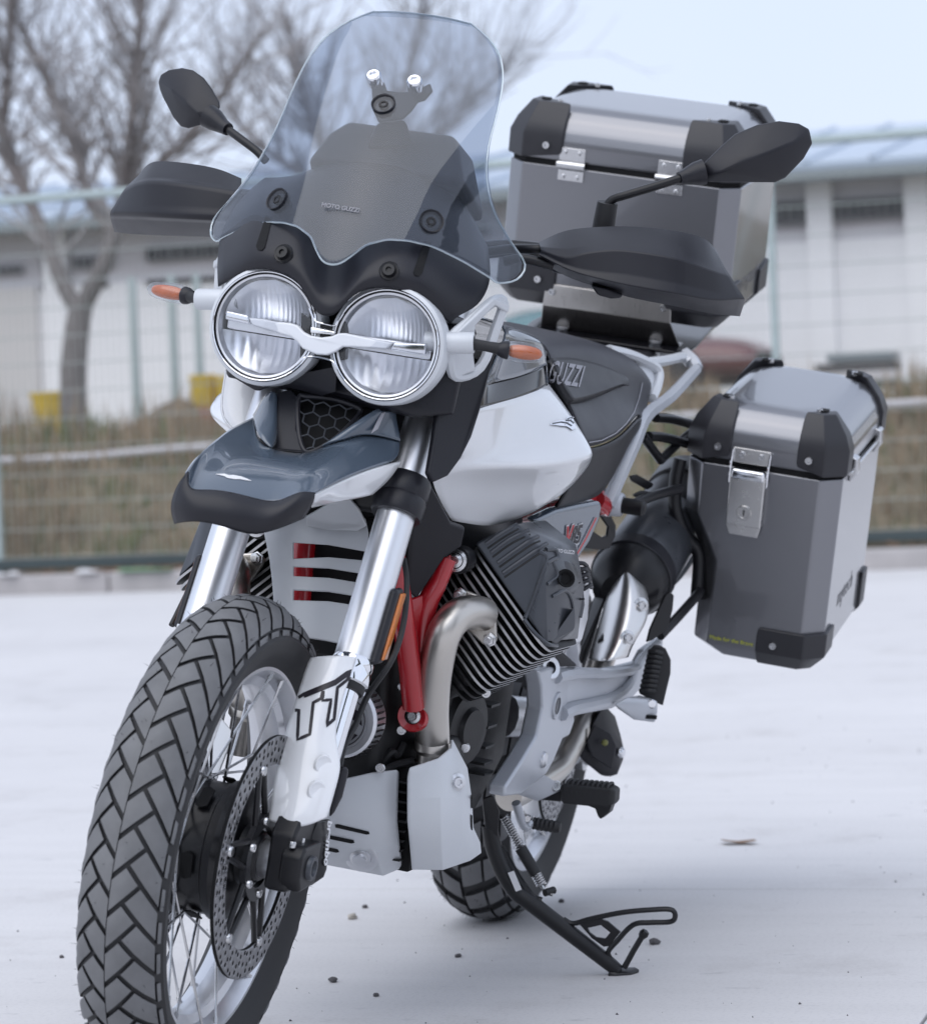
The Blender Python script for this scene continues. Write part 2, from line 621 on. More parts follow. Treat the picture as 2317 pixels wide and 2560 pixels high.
# warehouse behind
def warehouse():
    bx = -26
    t = thing('warehouse', 'long white warehouse with pale blue sheet roof and strip windows behind the fence', 'building')
    y0, y1 = -34.0, 14.0
    box('wall', (bx - 4, (y0 + y1) / 2, 1.9), (8, y1 - y0, 2.1), 'plaster_white', t, bevel=.01)
    box('upper_wall', (bx - 4.05, (y0 + y1) / 2, 3.28), (8, y1 - y0, .66), 'plaster_grey', t, bevel=.01)
    # end bay in beige at the picture's left
    box('wall_panel', (bx + .03, -16.4, 1.95), (.1, 8.2, 2.0), 'plaster_beige', t, bevel=.01)
    r0 = [V((bx + .45, y0, 3.55)), V((bx + .45, y1, 3.72)), V((bx - 6, y1, 4.72)), V((bx - 6, y0, 4.55))]
    rf = plate('roof', r0, .1, 'roof_sheet', t, bevel=.01)
    for i in range(70):
        yy = y0 + .4 + i * .68
        s = (yy - y0) / (y1 - y0) * .17
        mb = MB().add(*tube_vf([(bx + .47, yy, 3.615 + s), (bx - 5.9, yy, 4.60 + s)], .03, n=6, k=1))
        mb.build('roof_rib', 'roof_sheet', rf)
    box('gutter', (bx + .52, (y0 + y1) / 2, 3.57), (.14, y1 - y0, .12), 'gutter', t, bevel=.02)
    # pilasters
    for yy in (-12.05, -8.3, -6.2, (-26,-3.6084,3.1878)[1], (-26,-2.6111,2.7795)[1], .2, 3):
        box('pilaster', (bx + .06, yy, 2.3), (.12, .26, 2.5), 'plaster_white', t, bevel=.01)
    def win(a, b, z0, z1, n):
        w = box('window', (bx + .005, (a + b) / 2, (z0 + z1) / 2), (.1, b - a, z1 - z0), 'window_frame_grey', t, bevel=.005)
        for i in range(n):
            ww = (b - a - .03) / n
            box('pane', (bx + .03, a + .015 + ww * (i + .5), (z0 + z1) / 2), (.07, ww - .03, z1 - z0 - .05), 'window_dark', w, bevel=.003)
    a, b = (-26,-3.5098,3.1318), (-26,-2.7256,3.3574)
    win(a[1], b[1], a[2], b[2], 8)
    a, b = (-26,-4.2198,3.1246), (-26,-3.715,3.3697)
    win(a[1], b[1], a[2], b[2], 5)
    for (xa, xb, ya, yb, n) in ((-60, 45, 545, 522, 5), (85, 115, 540, 508, 2), (148, 222, 530, 502, 5), (290, 455, 516, 478, 7), (493, 560, 498, 470, 4), (600, 760, 490, 452, 7), (800, 960, 474, 440, 7)):
        a, b = bgp(xa, ya), bgp(xb, yb)
        win(a[0], b[0], a[1], b[1], n)
    for (xa, xb, ya, yb) in ((85, 140, 573, 558), (290, 460, 560, 543), (165, 215, 567, 556)):
        a, b = bgp(xa, ya), bgp(xb, yb)
        box('lower_vent', (bx + .02, (a[0] + b[0]) / 2, (a[1] + b[1]) / 2), (.05, b[0] - a[0], max(.05, b[1] - a[1])), 'window_dark', t, bevel=.003)
def bgp(x, y):
    # measured along the facade plane: 26 m back, metres along it and above the lot
    u, v = (x - 912.5) / 6048.5, -(y - 1008) / 6048.5
    d = fw + rt * u + up * v
    o = V((5.26704, 1.50685, .81035))
    q = o + d * ((-26 - o.x) / d.x)
    return q.y, q.z
warehouse()

# things behind the fence
def pot(name, p, w, h, m, label):
    o = lathe(name, [(0, 0), (w * .36, 0), (w * .5, h * .92), (w * .54, h * .92), (w * .54, h), (w * .46, h), (w * .42, h * .8), (0, h * .8)], p, (0, 0, 1), m, None, n=16)
    return tag(o, label, 'bin')
b0 = (-21,-10.0094,1.2083)
pot('plastic_bin', (b0[0], b0[1], 1.13), .36, .5, 'yellow_plastic', 'yellow plastic bin standing beside the bare tree trunk behind the fence')
b0 = (-21,-8.5043,1.4334)
pot('plastic_bin', (b0[0], b0[1], 1.1), .24, .62, 'yellow_plastic', 'tall yellow plastic bin nearer the headlights, behind the fence')
b0 = (-21,-8.2877,1.4238)
pot('plastic_bin', (b0[0], b0[1], 1.1), .2, .6, 'yellow_plastic', 'second tall yellow plastic bin, partly hidden by the motorcycle')
b0 = (-20,-8.0876,1.1409)
pot('bucket', (b0[0], b0[1], 1.1), .2, .3, 'red_plastic', 'pinkish red bucket behind the fence beside the right fuel tank wing')
random.seed(8)
def mound(name, p, r, h, label):
    rows = []
    for i in range(7):
        t = i / 6
        rows.append([(p[0] + r * t * math.cos(a) * random.uniform(.85, 1.15), p[1] + r * t * math.sin(a) * random.uniform(.85, 1.15), p[2] + h * (1 - t ** 1.6) * random.uniform(.85, 1.1) - .05) for a in [2 * math.pi * k / 14 for k in range(14)]])
    o = grid(name, rows, 'dirt', solid=0, sub=1, cv=True)
    tag(o, label, 'mound')
b0 = (-21,-8.7366,1.4436)
mound('dirt_mound', (b0[0], b0[1], 1.15), .7, .42, 'brown earth mound behind the fence below the right indicator')
b0 = (-22,-8.4976,1.44)
mound('dirt_mound', (b0[0], b0[1], 1.15), .7, .4, 'brown earth mound behind the fence, half hidden by the headlights')
for x, lab in ((266, 'thin green metal post behind the fence, nearest the tree trunk'), (343, 'thin green metal post behind the fence, middle of three'), (392, 'thin green metal post behind the fence, nearest the headlights')):
    a, b = (-23,-11.2551,5.6202), None
    y = bgp(x, 650)[0] * (28.3 / 31.3) + .14
    tag(lathe('metal_post', [(0, 0), (.045, 0), (.04, 1.55), (.028, 1.58), (0, 1.58)], (-23, y, 1.2), (0, 0, 1), 'fence_green', None, n=10), lab, 'post')
# hose along the bank
hp = [(-16.95,-8.8222,0.987), (-16.95,-8.0434,0.9883), (-16.95,-7.4462,1.012), (-16.95,-6.983,1.0248), (-16.95,-4.9402,1.057), (-16.95,-2.9922,1.1064), (-16.95,-1.646,1.1215), (-16.95,-1.1342,1.1316)]
tag(tube('water_pipe', hp, .028, 'pipe_white', n=8), 'pale water pipe lying along the weedy bank behind the fence', 'pipe')
# parked car
def car():
    c = (-24,-5.9241,1.6647)
    t = thing('parked_car', 'dark red parked car behind the fence between top case and pannier', 'car')
    y, z, x = c[1], 1.28, -24.2
    def sec(yy, zt, w): return [(x + w, yy, z + .18), (x + w * 1.02, yy, z + .45), (x + w * .9, yy, zt), (x - w * .9, yy, zt), (x - w * 1.02, yy, z + .45), (x - w, yy, z + .18)]
    grid('body', [sec(y - 2.0, z + .55, .7), sec(y - 1.9, z + .66, .8), sec(y - .9, z + .72, .82), sec(y + 1.2, z + .72, .82), sec(y + 1.95, z + .64, .8), sec(y + 2.05, z + .5, .7)], 'car_red', t, solid=.02, sub=2, cv=True)
    grid('cabin', [sec(y - 1.0, z + .74, .7), sec(y - .5, z + 1.08, .66), sec(y + .7, z + 1.1, .66), sec(y + 1.4, z + .75, .7)], 'car_glass', t, solid=.02, sub=2, cv=True)
    for yy in (y - 1.25, y + 1.25):
        lathe('wheel', [(0, .02), (.2, .02), (.22, .06), (.3, .06), (.31, 0), (.3, -.12), (0, -.12)], (x + .82, yy, z + .3), (1, 0, 0), 'window_dark', t, n=20)
car()
# boards stacked by the wall
c = (-24.5,-3.1474,1.8736)
bp0 = thing('board_stack', 'grey stack of boards by the warehouse wall at the right', 'boards')
for i in range(4):
    box('board', (c[0], c[1] + .05 * i, 1.42 + .09 * i), (.5, 1.0 - .12 * i, .075), ('stone_dark', 'pipe_white', 'stone_dark', 'gutter')[i], bp0, bevel=.006)
# litter strip at the kerb
random.seed(21)
for k, (x, y, m, lab) in enumerate(((300, 1157, 'litter_green', 'green plastic wrapper lying on the kerb left of the front tyre'), (185, 1150, 'litter_white', 'crumpled white paper on the kerb, middle of the left strip'), (30, 1152, 'litter_white', 'crumpled white paper on the kerb at the far left'))):
    q = (-15.1,-7.6884,4.2759)
    u, v = (x - 912.5) / 6048.5, -(y - 1008) / 6048.5
    d = fw + rt * u + up * v
    o_ = V((5.26704, 1.50685, .81035))
    q = o_ + d * ((-15.1 - o_.x) / d.x)
    w = .2 if k == 0 else .08
    rows = [[(q.x + .05 * i + random.uniform(-.02, .02), q.y - w + 2 * w * j / 6, .15 + random.uniform(0, .03) * (1 if 0 < i < 3 else .1)) for j in range(7)] for i in range(4)]
    tag(grid('litter', rows, m, solid=.004, sub=1), lab, 'litter')

# bare trees ---------------------------------------------------------------
def bare_tree(name, label, trunk, limbs, seed, n_twig=1500, spread=1.0, zmin=0):
    """trunk and limbs: (list of points, r0, r1); twigs grow from the limbs"""
    rnd = random.Random(seed)
    t = thing(name, label, 'tree')
    tube('trunk', trunk[0], [trunk[1], trunk[2]], 'bark', t, n=10)
    tips = []
    for pts, r0, r1 in limbs:
        tube('limb', pts, [r0 * .82, r1 * .7], 'bark', t, n=8)
        P = catmull(pts, 6)
        L = len(P)
        for i in range(L // 4, L):
            f = i / (L - 1)
            tips.append((P[i], (P[min(i + 1, L - 1)] - P[i - 1]).normalized(), (r0 + (r1 - r0) * f) * .30, f))
    mb = MB()
    cnt = 0
    queue = []
    while cnt < n_twig:
        if not queue or rnd.random() < .25:
            p, d, r, f = rnd.choice(tips)
            depth, ln = 0, rnd.uniform(.45, 1.25) * spread
        else:
            p, d, r, depth, ln = queue.pop(rnd.randrange(len(queue)))
        dirv = (d + V((rnd.gauss(0, .55), rnd.gauss(0, .75), rnd.gauss(.25, .45)))).normalized()
        mid = p + dirv * ln * .5 + V((rnd.gauss(0, .04), rnd.gauss(0, .04), rnd.gauss(0, .04))) * ln
        end = p + dirv * ln + V((0, 0, .08 * ln))
        r1 = max(.0022, r * .35)
        mb.add(*tube_vf([p, mid, end], [max(r, .0032), r1], n=3, k=2, caps=False))
        cnt += 1
        if depth < 4:
            for s in (.45, .7, .95):
                q = p.lerp(end, s)
                queue.append((q, dirv, max(.0025, r * .6), depth + 1, ln * rnd.uniform(.5, .8)))
    mb.build('twigs', 'twig', t, smooth=False, kind='stuff')
    return t
bare_tree('bare_tree', 'bare forked tree with pale trunk behind the fence at the left', 
    ([(-19,-8.9186,1.1345), (-19,-8.9202,1.6112), (-19,-8.8791,1.9989), (-19,-8.8196,2.277)], .125, .10),
    [([(-19,-8.8216,2.2339), (-19,-8.9741,2.48), (-19.1,-9.1844,2.9533), (-19.3,-9.5086,3.5348), (-19.3,-9.5953,3.9365), (-19.2,-9.4627,4.5739), (-19.2,-9.3849,5.2232)], .10, .03),
     ([(-19,-8.8309,2.2343), (-18.9,-8.552,2.6241), (-18.9,-8.3962,3.0009), (-18.8,-8.2673,3.4127), (-18.7,-8.1317,3.9888), (-18.7,-8.0616,4.5338), (-18.7,-8.0123,5.1216)], .10, .035),
     ([(-18.9,-8.4471,2.8968), (-19.1,-8.7282,3.1642), (-19.2,-8.891,3.6167), (-19.3,-9.1024,4.0771), (-19.3,-9.2945,4.5511), (-19.4,-9.536,4.956)], .075, .025),
     ([(-18.9,-8.3713,3.0422), (-18.6,-7.9618,3.3342), (-18.4,-7.6035,3.5448), (-18.2,-7.1569,3.9079), (-18.1,-6.7516,4.3572)], .06, .02),
     ([(-19.2,-9.3346,3.231), (-19.5,-9.7366,3.6992), (-19.7,-10.099,4.1892)], .05, .02)], 4, 1200)
bare_tree('bare_tree', 'bare tree whose twigs spread against the sky behind the windscreen',
    ([(-29,-9.6707,1.3615), (-29,-9.5806,2.7259), (-29,-9.5659,3.7947)], .2, .14),
    [([(-29,-9.5684,3.7354), (-29,-9.9103,4.5302), (-28.8,-10.1224,5.2977), (-28.8,-10.2716,6.1981)], .12, .03),
     ([(-29,-9.5559,3.7347), (-29,-9.1624,4.4801), (-29.2,-8.9405,5.3136), (-29.2,-8.6479,6.3575)], .12, .03),
     ([(-29,-9.4336,3.9645), (-28.9,-8.7002,4.4406), (-28.9,-8.065,4.983), (-28.9,-7.4988,5.4664)], .08, .02),
     ([(-29,-9.6231,3.917), (-29.2,-10.4885,4.466), (-29.2,-11.0416,4.9852), (-29.2,-11.2663,5.7258)], .08, .02)], 9, 800, 1.25)
# trees behind the viewer: first three known from reflections, others added to darken reflections
def dense_tree(name, label, p, h, r, seed):
    rnd = random.Random(seed)
    t = thing(name, label, 'tree')
    tube('trunk', [p, (p[0], p[1], p[2] + h * .5), (p[0] + .1, p[1], p[2] + h * .9)], [.28, .08], 'bark', t, n=8)
    mb = MB()
    for _ in range(2600):
        z = rnd.random() ** .8
        rr = r * (1 - z * .75) * math.sqrt(rnd.random()) * rnd.uniform(.6, 1.1)
        a = rnd.uniform(0, 6.283)
        c = V((p[0] + rr * math.cos(a), p[1] + rr * math.sin(a), p[2] + h * (.16 + .84 * z)))
        s = rnd.uniform(.12, .34)
        u = V((rnd.gauss(0, 1), rnd.gauss(0, 1), rnd.gauss(0, 1))).normalized() * s
        w = u.cross(V((rnd.gauss(0, 1), rnd.gauss(0, 1), rnd.gauss(0, 1)))).normalized() * s * .6
        mb.add([c - u, c + w, c + u, c - w], [(0, 1, 2, 3)])
    mb.build('crown', 'needle', t, smooth=False)
ever = [((7.6, 11.2, 0), 10.2, 1.9, 'tallest dark evergreen tree beside the lot, mirrored in the lower windscreen'),
        ((21, 15, 0), 8.5, 2.6, 'tall dark evergreen tree across the lot, mirrored in the windscreen'),
        ((23, 9.5, 0), 5.5, 2.6, 'low dark evergreen tree across the lot, mirrored in the mudguard'),
        ((27, -6, 0), 7, 3.0, 'broad dark evergreen tree added out of view to darken reflections in the right tank side'),
        ((14, 25, 0), 7, 3.0, 'dark evergreen tree added out of view to darken reflections in the left tank side'),
        ((26, 4.5, 0), 4.6, 3.2, 'squat dark evergreen bush added out of view to darken reflections in the headlights'),
        ((26, -1, 0), 5.2, 3.0, 'rounded dark evergreen bush added out of view to darken reflections in the right headlight'),
        ((24, 19.5, 0), 6, 3.0, 'dark evergreen tree added out of view to darken reflections in the top case'),
        ((19, 22, 0), 5, 3.0, 'squat dark evergreen added out of view to darken reflections in the pannier')]
for k, (p, h, r, lab) in enumerate(ever):
    dense_tree('evergreen_tree', lab, p, h, r, 30 + k)

# leaf litter gathered along the kerb
rnd = random.Random(5)
mb = MB()
for _ in range(1500):
    x, y = -15.02 - abs(rnd.gauss(0, .13)), rnd.uniform(-10, 1)
    if math.sin(y * 1.7) + rnd.gauss(0, .6) < 0:
        continue
    z = .145 + rnd.uniform(0, .02)
    if x > -15.0:
        z = .008
    a, s = rnd.uniform(0, 6.28), rnd.uniform(.01, .03)
    c_, s_ = math.cos(a) * s, math.sin(a) * s
    mb.add([(x + c_, y + s_, z), (x - s_ * .6, y + c_ * .6, z + rnd.uniform(0, .02)), (x - c_, y - s_, z), (x + s_ * .6, y - c_ * .6, z + rnd.uniform(0, .02))], [(0, 1, 2, 3)])
tag(mb.build('leaf_litter', 'leaf_litter', smooth=False, kind='stuff'), 'brown leaf litter lying along the kerb under the fence', 'leaves')

# fine grit blown over the concrete
rnd = random.Random(77)
mb = MB()
for _ in range(900):
    cx, cyy = rnd.choice(((.6, .9), (-1, 1.5), (1.2, -.2), (-3, 0), (2.0, .6)))
    x, y = rnd.gauss(cx, 1.1), rnd.gauss(cyy, 1.2)
    s = rnd.choice((.0008, .001, .0012, .0018, .0028))
    q = [(x + s * rnd.uniform(.6, 1.2), y, .0), (x - s * .5, y + s, 0), (x - s * .5, y - s * rnd.uniform(.5, 1.1), 0), (x, y, s * 1.2)]
    mb.add(q, [(0, 1, 3), (1, 2, 3), (2, 0, 3)])
tag(mb.build('grit', 'stone_dark', smooth=False, kind='stuff'), 'fine dark grit scattered over the concrete around the motorcycle', 'grit')

# pebbles and a dead leaf on the concrete
def pebble(p, r, m, lab, seed):
    rnd = random.Random(seed)
    bm = bmesh.new()
    bmesh.ops.create_icosphere(bm, subdivisions=2, radius=r)
    for v in bm.verts:
        v.co *= rnd.uniform(.75, 1.15)
        v.co.z = v.co.z * .65
    me = bpy.data.meshes.new('m')
    bm.to_mesh(me)
    bm.free()
    o = put('pebble', me, m, smooth=False)
    o.location = (p[0], p[1], r * .45)
    tag(o, lab, 'pebble')
for k, (p, r, m, lab) in enumerate((
    ((0.2903,0.3684,0), .010, 'stone_dark', 'dark pebble right of the side stand foot'),
    ((0.0261,-0.2467,0), .010, 'stone_light', 'pale pebble between front and rear tyres'),
    ((-0.1053,-0.2651,0), .006, 'stone_dark', 'tiny dark pebble just above the pale pebble'),
    ((0.433,0.069,0), .006, 'stone_dark', 'small dark pebble in front of the rear tyre'),
    ((0.6746,-0.0661,0), .008, 'stone_dark', 'dark pebble near the bottom edge, right of the front tyre'),
    ((0.7959,0.0436,0), .005, 'stone_dark', 'tiny dark pebble near the bottom edge, below the rear tyre'),
    ((-0.1782,0.0894,0), .006, 'stone_dark', 'small dark pebble right of the rear tyre'),
    ((0.4623,-0.6235,0), .005, 'stone_dark', 'tiny dark pebble left of the front tyre'))):
    pebble(p, r, m, lab, k)
q = V((-0.9946,0.2537,0))
rows = [[(q.x + .012 * (i - 1.5), q.y - .034 + .068 * j / 6, .004 + .006 * abs(j - 3) / 3 * (1 if i % 2 else .5)) for j in range(7)] for i in range(4)]
rows = [[(x, y + .005 * i, z) for (x, y, z) in r] for i, r in enumerate(rows)]
tag(grid('dead_leaf', rows, 'leaf_brown', solid=.001, sub=1), 'brown dead leaf lying on the concrete right of the footpeg', 'leaf')

# ============================================================= the motorcycle
mat('white_paint', (.80, .81, .83), .28, var=.02, coat=1.0, rvar=.02)
mat('blue_grey_paint', (.075, .100, .135), .25, var=.04, coat=1.0, rvar=.02)
mat('black_plastic', (.014, .014, .019), .40, var=.15, scale=30, spec=.38, bump=.12, bscale=900, bdist=.0006)
mat('black_gloss', (.008, .008, .011), .12, var=.1, spec=.4)
mat('black_metal', (.009, .009, .011), .35, var=.2, scale=30, rvar=.08, spec=.4)
mat('void_black', (.004, .004, .005), .9, var=.1)  # painted depth: stands for the dark inside slots, holes and gaps
mat('rubber_tyre', (.155, .157, .163), .72, var=.34, scale=26, bump=.12, bscale=160, bdist=.001)
mat('rubber_side', (.018, .018, .02), .6, var=.2, scale=26, bump=.1, bscale=200, bdist=.001)
mat('rubber_black', (.016, .016, .018), .6, var=.2, scale=40)
mat('seat_vinyl', (.018, .018, .025), .45, var=.15, scale=20, bump=.2, bscale=420, bdist=.0012)
mat('seat_side_vinyl', (.012, .012, .015), .45, var=.15, scale=20, bump=.2, bscale=420, bdist=.0012)
mat('silver_paint', (.52, .54, .58), .36, metal=.35, var=.05, scale=30, rvar=.05)
mat('matt_silver_paint', (.62, .64, .67), .42, metal=.15, var=.03, scale=30)
mat('alloy', (.70, .71, .74), .30, metal=.85, var=.06, scale=40, rvar=.07)
mat('fork_alloy', (.80, .81, .84), .37, metal=1.0, var=.05, scale=22, rvar=.06, aniso=(1, 1, .05))
mat('chrome', (.86, .87, .90), .07, metal=1.0, var=.02, rvar=.02)
mat('bolt_steel', (.62, .62, .63), .25, metal=1.0, var=.15, scale=120)
mat('exhaust_steel', (.60, .57, .53), .35, metal=1.0, var=.10, scale=9, rvar=.06, bump=.05, bscale=300, bdist=.0006)
mat('shield_steel', (.72, .71, .70), .30, metal=1.0, var=.05, scale=30, rvar=.05)
mat('disc_steel', (.30, .30, .315), .36, metal=1.0, var=.10, scale=60, rvar=.08)
mat('frame_red', (.42, .010, .018), .25, var=.06, coat=.7)
mat('engine_grey', (.062, .067, .078), .30, metal=.3, var=.08, scale=30, rvar=.06, bump=.06, bscale=500, bdist=.0006)
mat('engine_black', (.007, .007, .008), .5, var=.25, scale=40, bump=.15, bscale=300, bdist=.001)
mat('fin_edge', (.52, .52, .53), .38, metal=.9, var=.12, scale=60)
mat('amber', (.50, .10, .008), .22, var=.25, scale=90, coat=.8)
mat('reflector_orange', (.60, .17, .02), .3, var=.2, scale=120, coat=.5)
mat('white_print', (.75, .75, .77), .5, var=.05)
mat('grey_print', (.38, .38, .42), .5, var=.05)
mat('dim_print', (.26, .26, .29), .5, var=.05)
mat('black_print', (.015, .012, .018), .4, var=.05)
mat('red_print', (.55, .02, .03), .4, var=.05)
mat('drl_plastic', (.80, .82, .86), .3, var=.03, coat=.4)
mat('reflector_mirror', (.86, .87, .90), .30, metal=1.0, var=.03, rvar=.03)
mat('mirror_glass', (.8, .82, .85), .03, metal=1.0, var=.01, rvar=.01)
mat('screw_green', (.22, .22, .08), .4, metal=.5, var=.2)
clear_mat('screen_clear', (.70, .735, .79), .055, .012, add=(.40, .44, .52, .035))
clear_mat('screen_rim', (.80, .88, .92), .30, .05, add=(.75, .85, .9, .3))  # pale tint paints the bright highlight along the sheet edge
clear_mat('lens_clear', (.95, .96, .98), .05, .02, add=(.8, .82, .86, .025))

LEAN = .19620272
bike = thing('motorcycle', 'white and blue-grey adventure motorcycle leaning on its side stand on pale concrete', 'motorcycle')
bike.rotation_euler = (-LEAN, 0, 0)

# ---------------------------------------------------------- wheels
def arc_param(prof):
    s = [0]
    for a, b in zip(prof, prof[1:]):
        s.append(s[-1] + math.hypot(b[0] - a[0], b[1] - a[1]))
    return s
def tyre_mesh(R0, W, Rb, N, blocks, depth, s_tread, seed, hairs=260):
    rnd = random.Random(seed)
    k = W / .0555
    prof = [(0, R0), (.012 * k, R0 - .0012), (.022 * k, R0 - .0042), (.032 * k, R0 - .0095), (.041 * k, R0 - .0175), (.048 * k, R0 - .0265), (.053 * k, R0 - .0365), (.0555 * k, R0 - .050), (.053 * k, R0 - .066)]
    prof += [(.046 * k, Rb + .012), (.039 * k, Rb + .001), (.036 * k, Rb - .004)]
    S = arc_param(prof)
    def at(s, h=0):
        sg = 1 if s >= 0 else -1
        t = abs(s) * s_tread
        i = 0
        while i < len(S) - 2 and S[i + 1] < t:
            i += 1
        f = (t - S[i]) / (S[i + 1] - S[i])
        a, b = prof[i], prof[i + 1]
        y, r = a[0] + (b[0] - a[0]) * f, a[1] + (b[1] - a[1]) * f
        # smooth outward normal
        ny = min(1, y / (.0555 * k)) ** 1.3
        nr = math.sqrt(max(0, 1 - ny * ny))
        return sg * (y + ny * h), r + nr * h
    v, f, mi = [], [], []
    # carcass
    cs = []
    for i, (y, r) in enumerate(prof):
        t = S[i] / s_tread
        if t <= 1.02:
            yy, rr = at(t, -depth)
            cs.append((yy, rr))
        else:
            cs.append((y, r))
    full = [(-y, r) for y, r in cs[::-1]] + cs[1:]
    n = 120
    L = len(full)
    for j in range(n):
        w = 2 * math.pi * j / n
        for y, r in full:
            v.append((r * math.cos(w), y, r * math.sin(w)))
    for j in range(n):
        for i in range(L - 1):
            f.append((j * L + i, j * L + i + 1, ((j + 1) % n) * L + i + 1, ((j + 1) % n) * L + i))
            mi.append(1)
    # blocks
    pitch = 2 * math.pi / N
    for c in range(N):
        for sg, off in ((1, 0.0), (-1, .5)):
            for quad in blocks:
                nu, nv = 5, 3
                base = len(v)
                for lay in (1, 0):
                    for a in range(nu + 1):
                        for b in range(nv + 1):
                            u_, w_ = a / nu, b / nv
                            s = (quad[0][0] * (1 - u_) + quad[1][0] * u_) * (1 - w_) + (quad[3][0] * (1 - u_) + quad[2][0] * u_) * w_
                            p = (quad[0][1] * (1 - u_) + quad[1][1] * u_) * (1 - w_) + (quad[3][1] * (1 - u_) + quad[2][1] * u_) * w_
                            edge = a in (0, nu) or b in (0, nv)
                            h = (-.0014 if edge else 0.0) if lay else -depth - .001
                            y, r = at(sg * s, h)
                            if lay == 0:
                                pass
                            w = (c + off + p) * pitch
                            v.append((r * math.cos(w), y, r * math.sin(w)))
                m = (nu + 1) * (nv + 1)
                idx = lambda a, b, l=0: base + l * m + a * (nv + 1) + b
                for a in range(nu):
                    for b in range(nv):
                        f.append((idx(a, b), idx(a + 1, b), idx(a + 1, b + 1), idx(a, b + 1)))
                        mi.append(0)
                ring = [(a, 0) for a in range(nu)] + [(nu, b) for b in range(nv)] + [(a, nv) for a in range(nu, 0, -1)] + [(0, b) for b in range(nv, 0, -1)]
                for q in range(len(ring)):
                    a, b = ring[q], ring[(q + 1) % len(ring)]
                    f.append((idx(*a), idx(*b), idx(*b, 1), idx(*a, 1)))
                    mi.append(1)
    # moulding hairs
    for _ in range(hairs):
        s = rnd.uniform(-1, 1)
        w = rnd.uniform(0, 6.2832)
        y, r = at(s, 0)
        y2, r2 = at(s, rnd.uniform(.004, .009))
        dw = rnd.uniform(-.008, .008)
        q = .0005
        b = len(v)
        v += [(r * math.cos(w) + q, y, r * math.sin(w)), (r * math.cos(w) - q, y + q, r * math.sin(w)), (r * math.cos(w), y - q, r * math.sin(w) + q), (r2 * math.cos(w + dw), y2 + rnd.uniform(-.002, .002), r2 * math.sin(w + dw))]
        f += [(b, b + 1, b + 3), (b + 1, b + 2, b + 3), (b + 2, b, b + 3)]
        mi += [1, 1, 1]
    me = bpy.data.meshes.new('tyre')
    me.from_pydata(v, [], f)
    me.materials.append(MATS['rubber_tyre'])
    me.materials.append(MATS['rubber_side'])
    me.polygons.foreach_set('material_index', mi)
    bm = bmesh.new()
    bm.from_mesh(me)
    bmesh.ops.recalc_face_normals(bm, faces=bm.faces)
    bm.to_mesh(me)
    bm.free()
    return me

def holed_disc(r0, r1, rows, cells, y, th, hole, stag=.3):
    """annular steel plate with real drilled holes"""
    v, f = [], []
    def P(r, w): return (r * math.cos(w), y, r * math.sin(w))
    dr = (r1 - r0) / rows
    dw = 2 * math.pi / cells
    for i in range(rows):
        for j in range(cells):
            ra, rb = r0 + i * dr, r0 + (i + 1) * dr
            wa, wb = j * dw, (j + 1) * dw
            rm, wm = (ra + rb) / 2, (wa + wb) / 2 + dw * stag * (((j + i) % 3) - 1) * .5
            rm += dr * .18 * (((j * 2 + i) % 3) - 1)
            out = [P(ra, wa), P((ra + rb) / 2, wa), P(rb, wa), P(rb, (wa + wb) / 2), P(rb, wb), P((ra + rb) / 2, wb), P(ra, wb), P(ra, (wa + wb) / 2)]
            c = V(P(rm, wm))
            er = V((math.cos(wm), 0, math.sin(wm)))
            ew = V((-math.sin(wm), 0, math.cos(wm)))
            ang = [-135, 180, 135, 90, 45, 0, -45, -90]   # tangential / radial order to match `out`
            inn = []
            for q in range(8):
                o = V(out[q]) - c
                d = V((o.dot(er), o.dot(ew))).normalized()
                inn.append(c + er * d.x * hole + ew * d.y * hole)
            b = len(v)
            v += out + [tuple(q) for q in inn]
            for q in range(8):
                f.append((b + q, b + (q + 1) % 8, b + 8 + (q + 1) % 8, b + 8 + q))
    me = weld(new_mesh(v, f), 1e-6)
    return me

def rim_profile(Rb, hw):
    return [(Rb + .010, hw), (Rb + .012, hw + .003), (Rb + .010, hw + .006), (Rb - .006, hw + .005), (Rb - .012, hw - .004), (Rb - .016, hw - .014), (Rb - .028, hw - .018), (Rb - .031, 0), (Rb - .028, -hw + .018), (Rb - .016, -hw + .014), (Rb - .012, -hw + .004), (Rb - .006, -hw - .005), (Rb + .010, -hw - .006), (Rb + .012, -hw - .003), (Rb + .010, -hw), (Rb - .002, -hw + .004), (Rb - .004, 0), (Rb - .002, hw - .004), (Rb + .010, hw)]

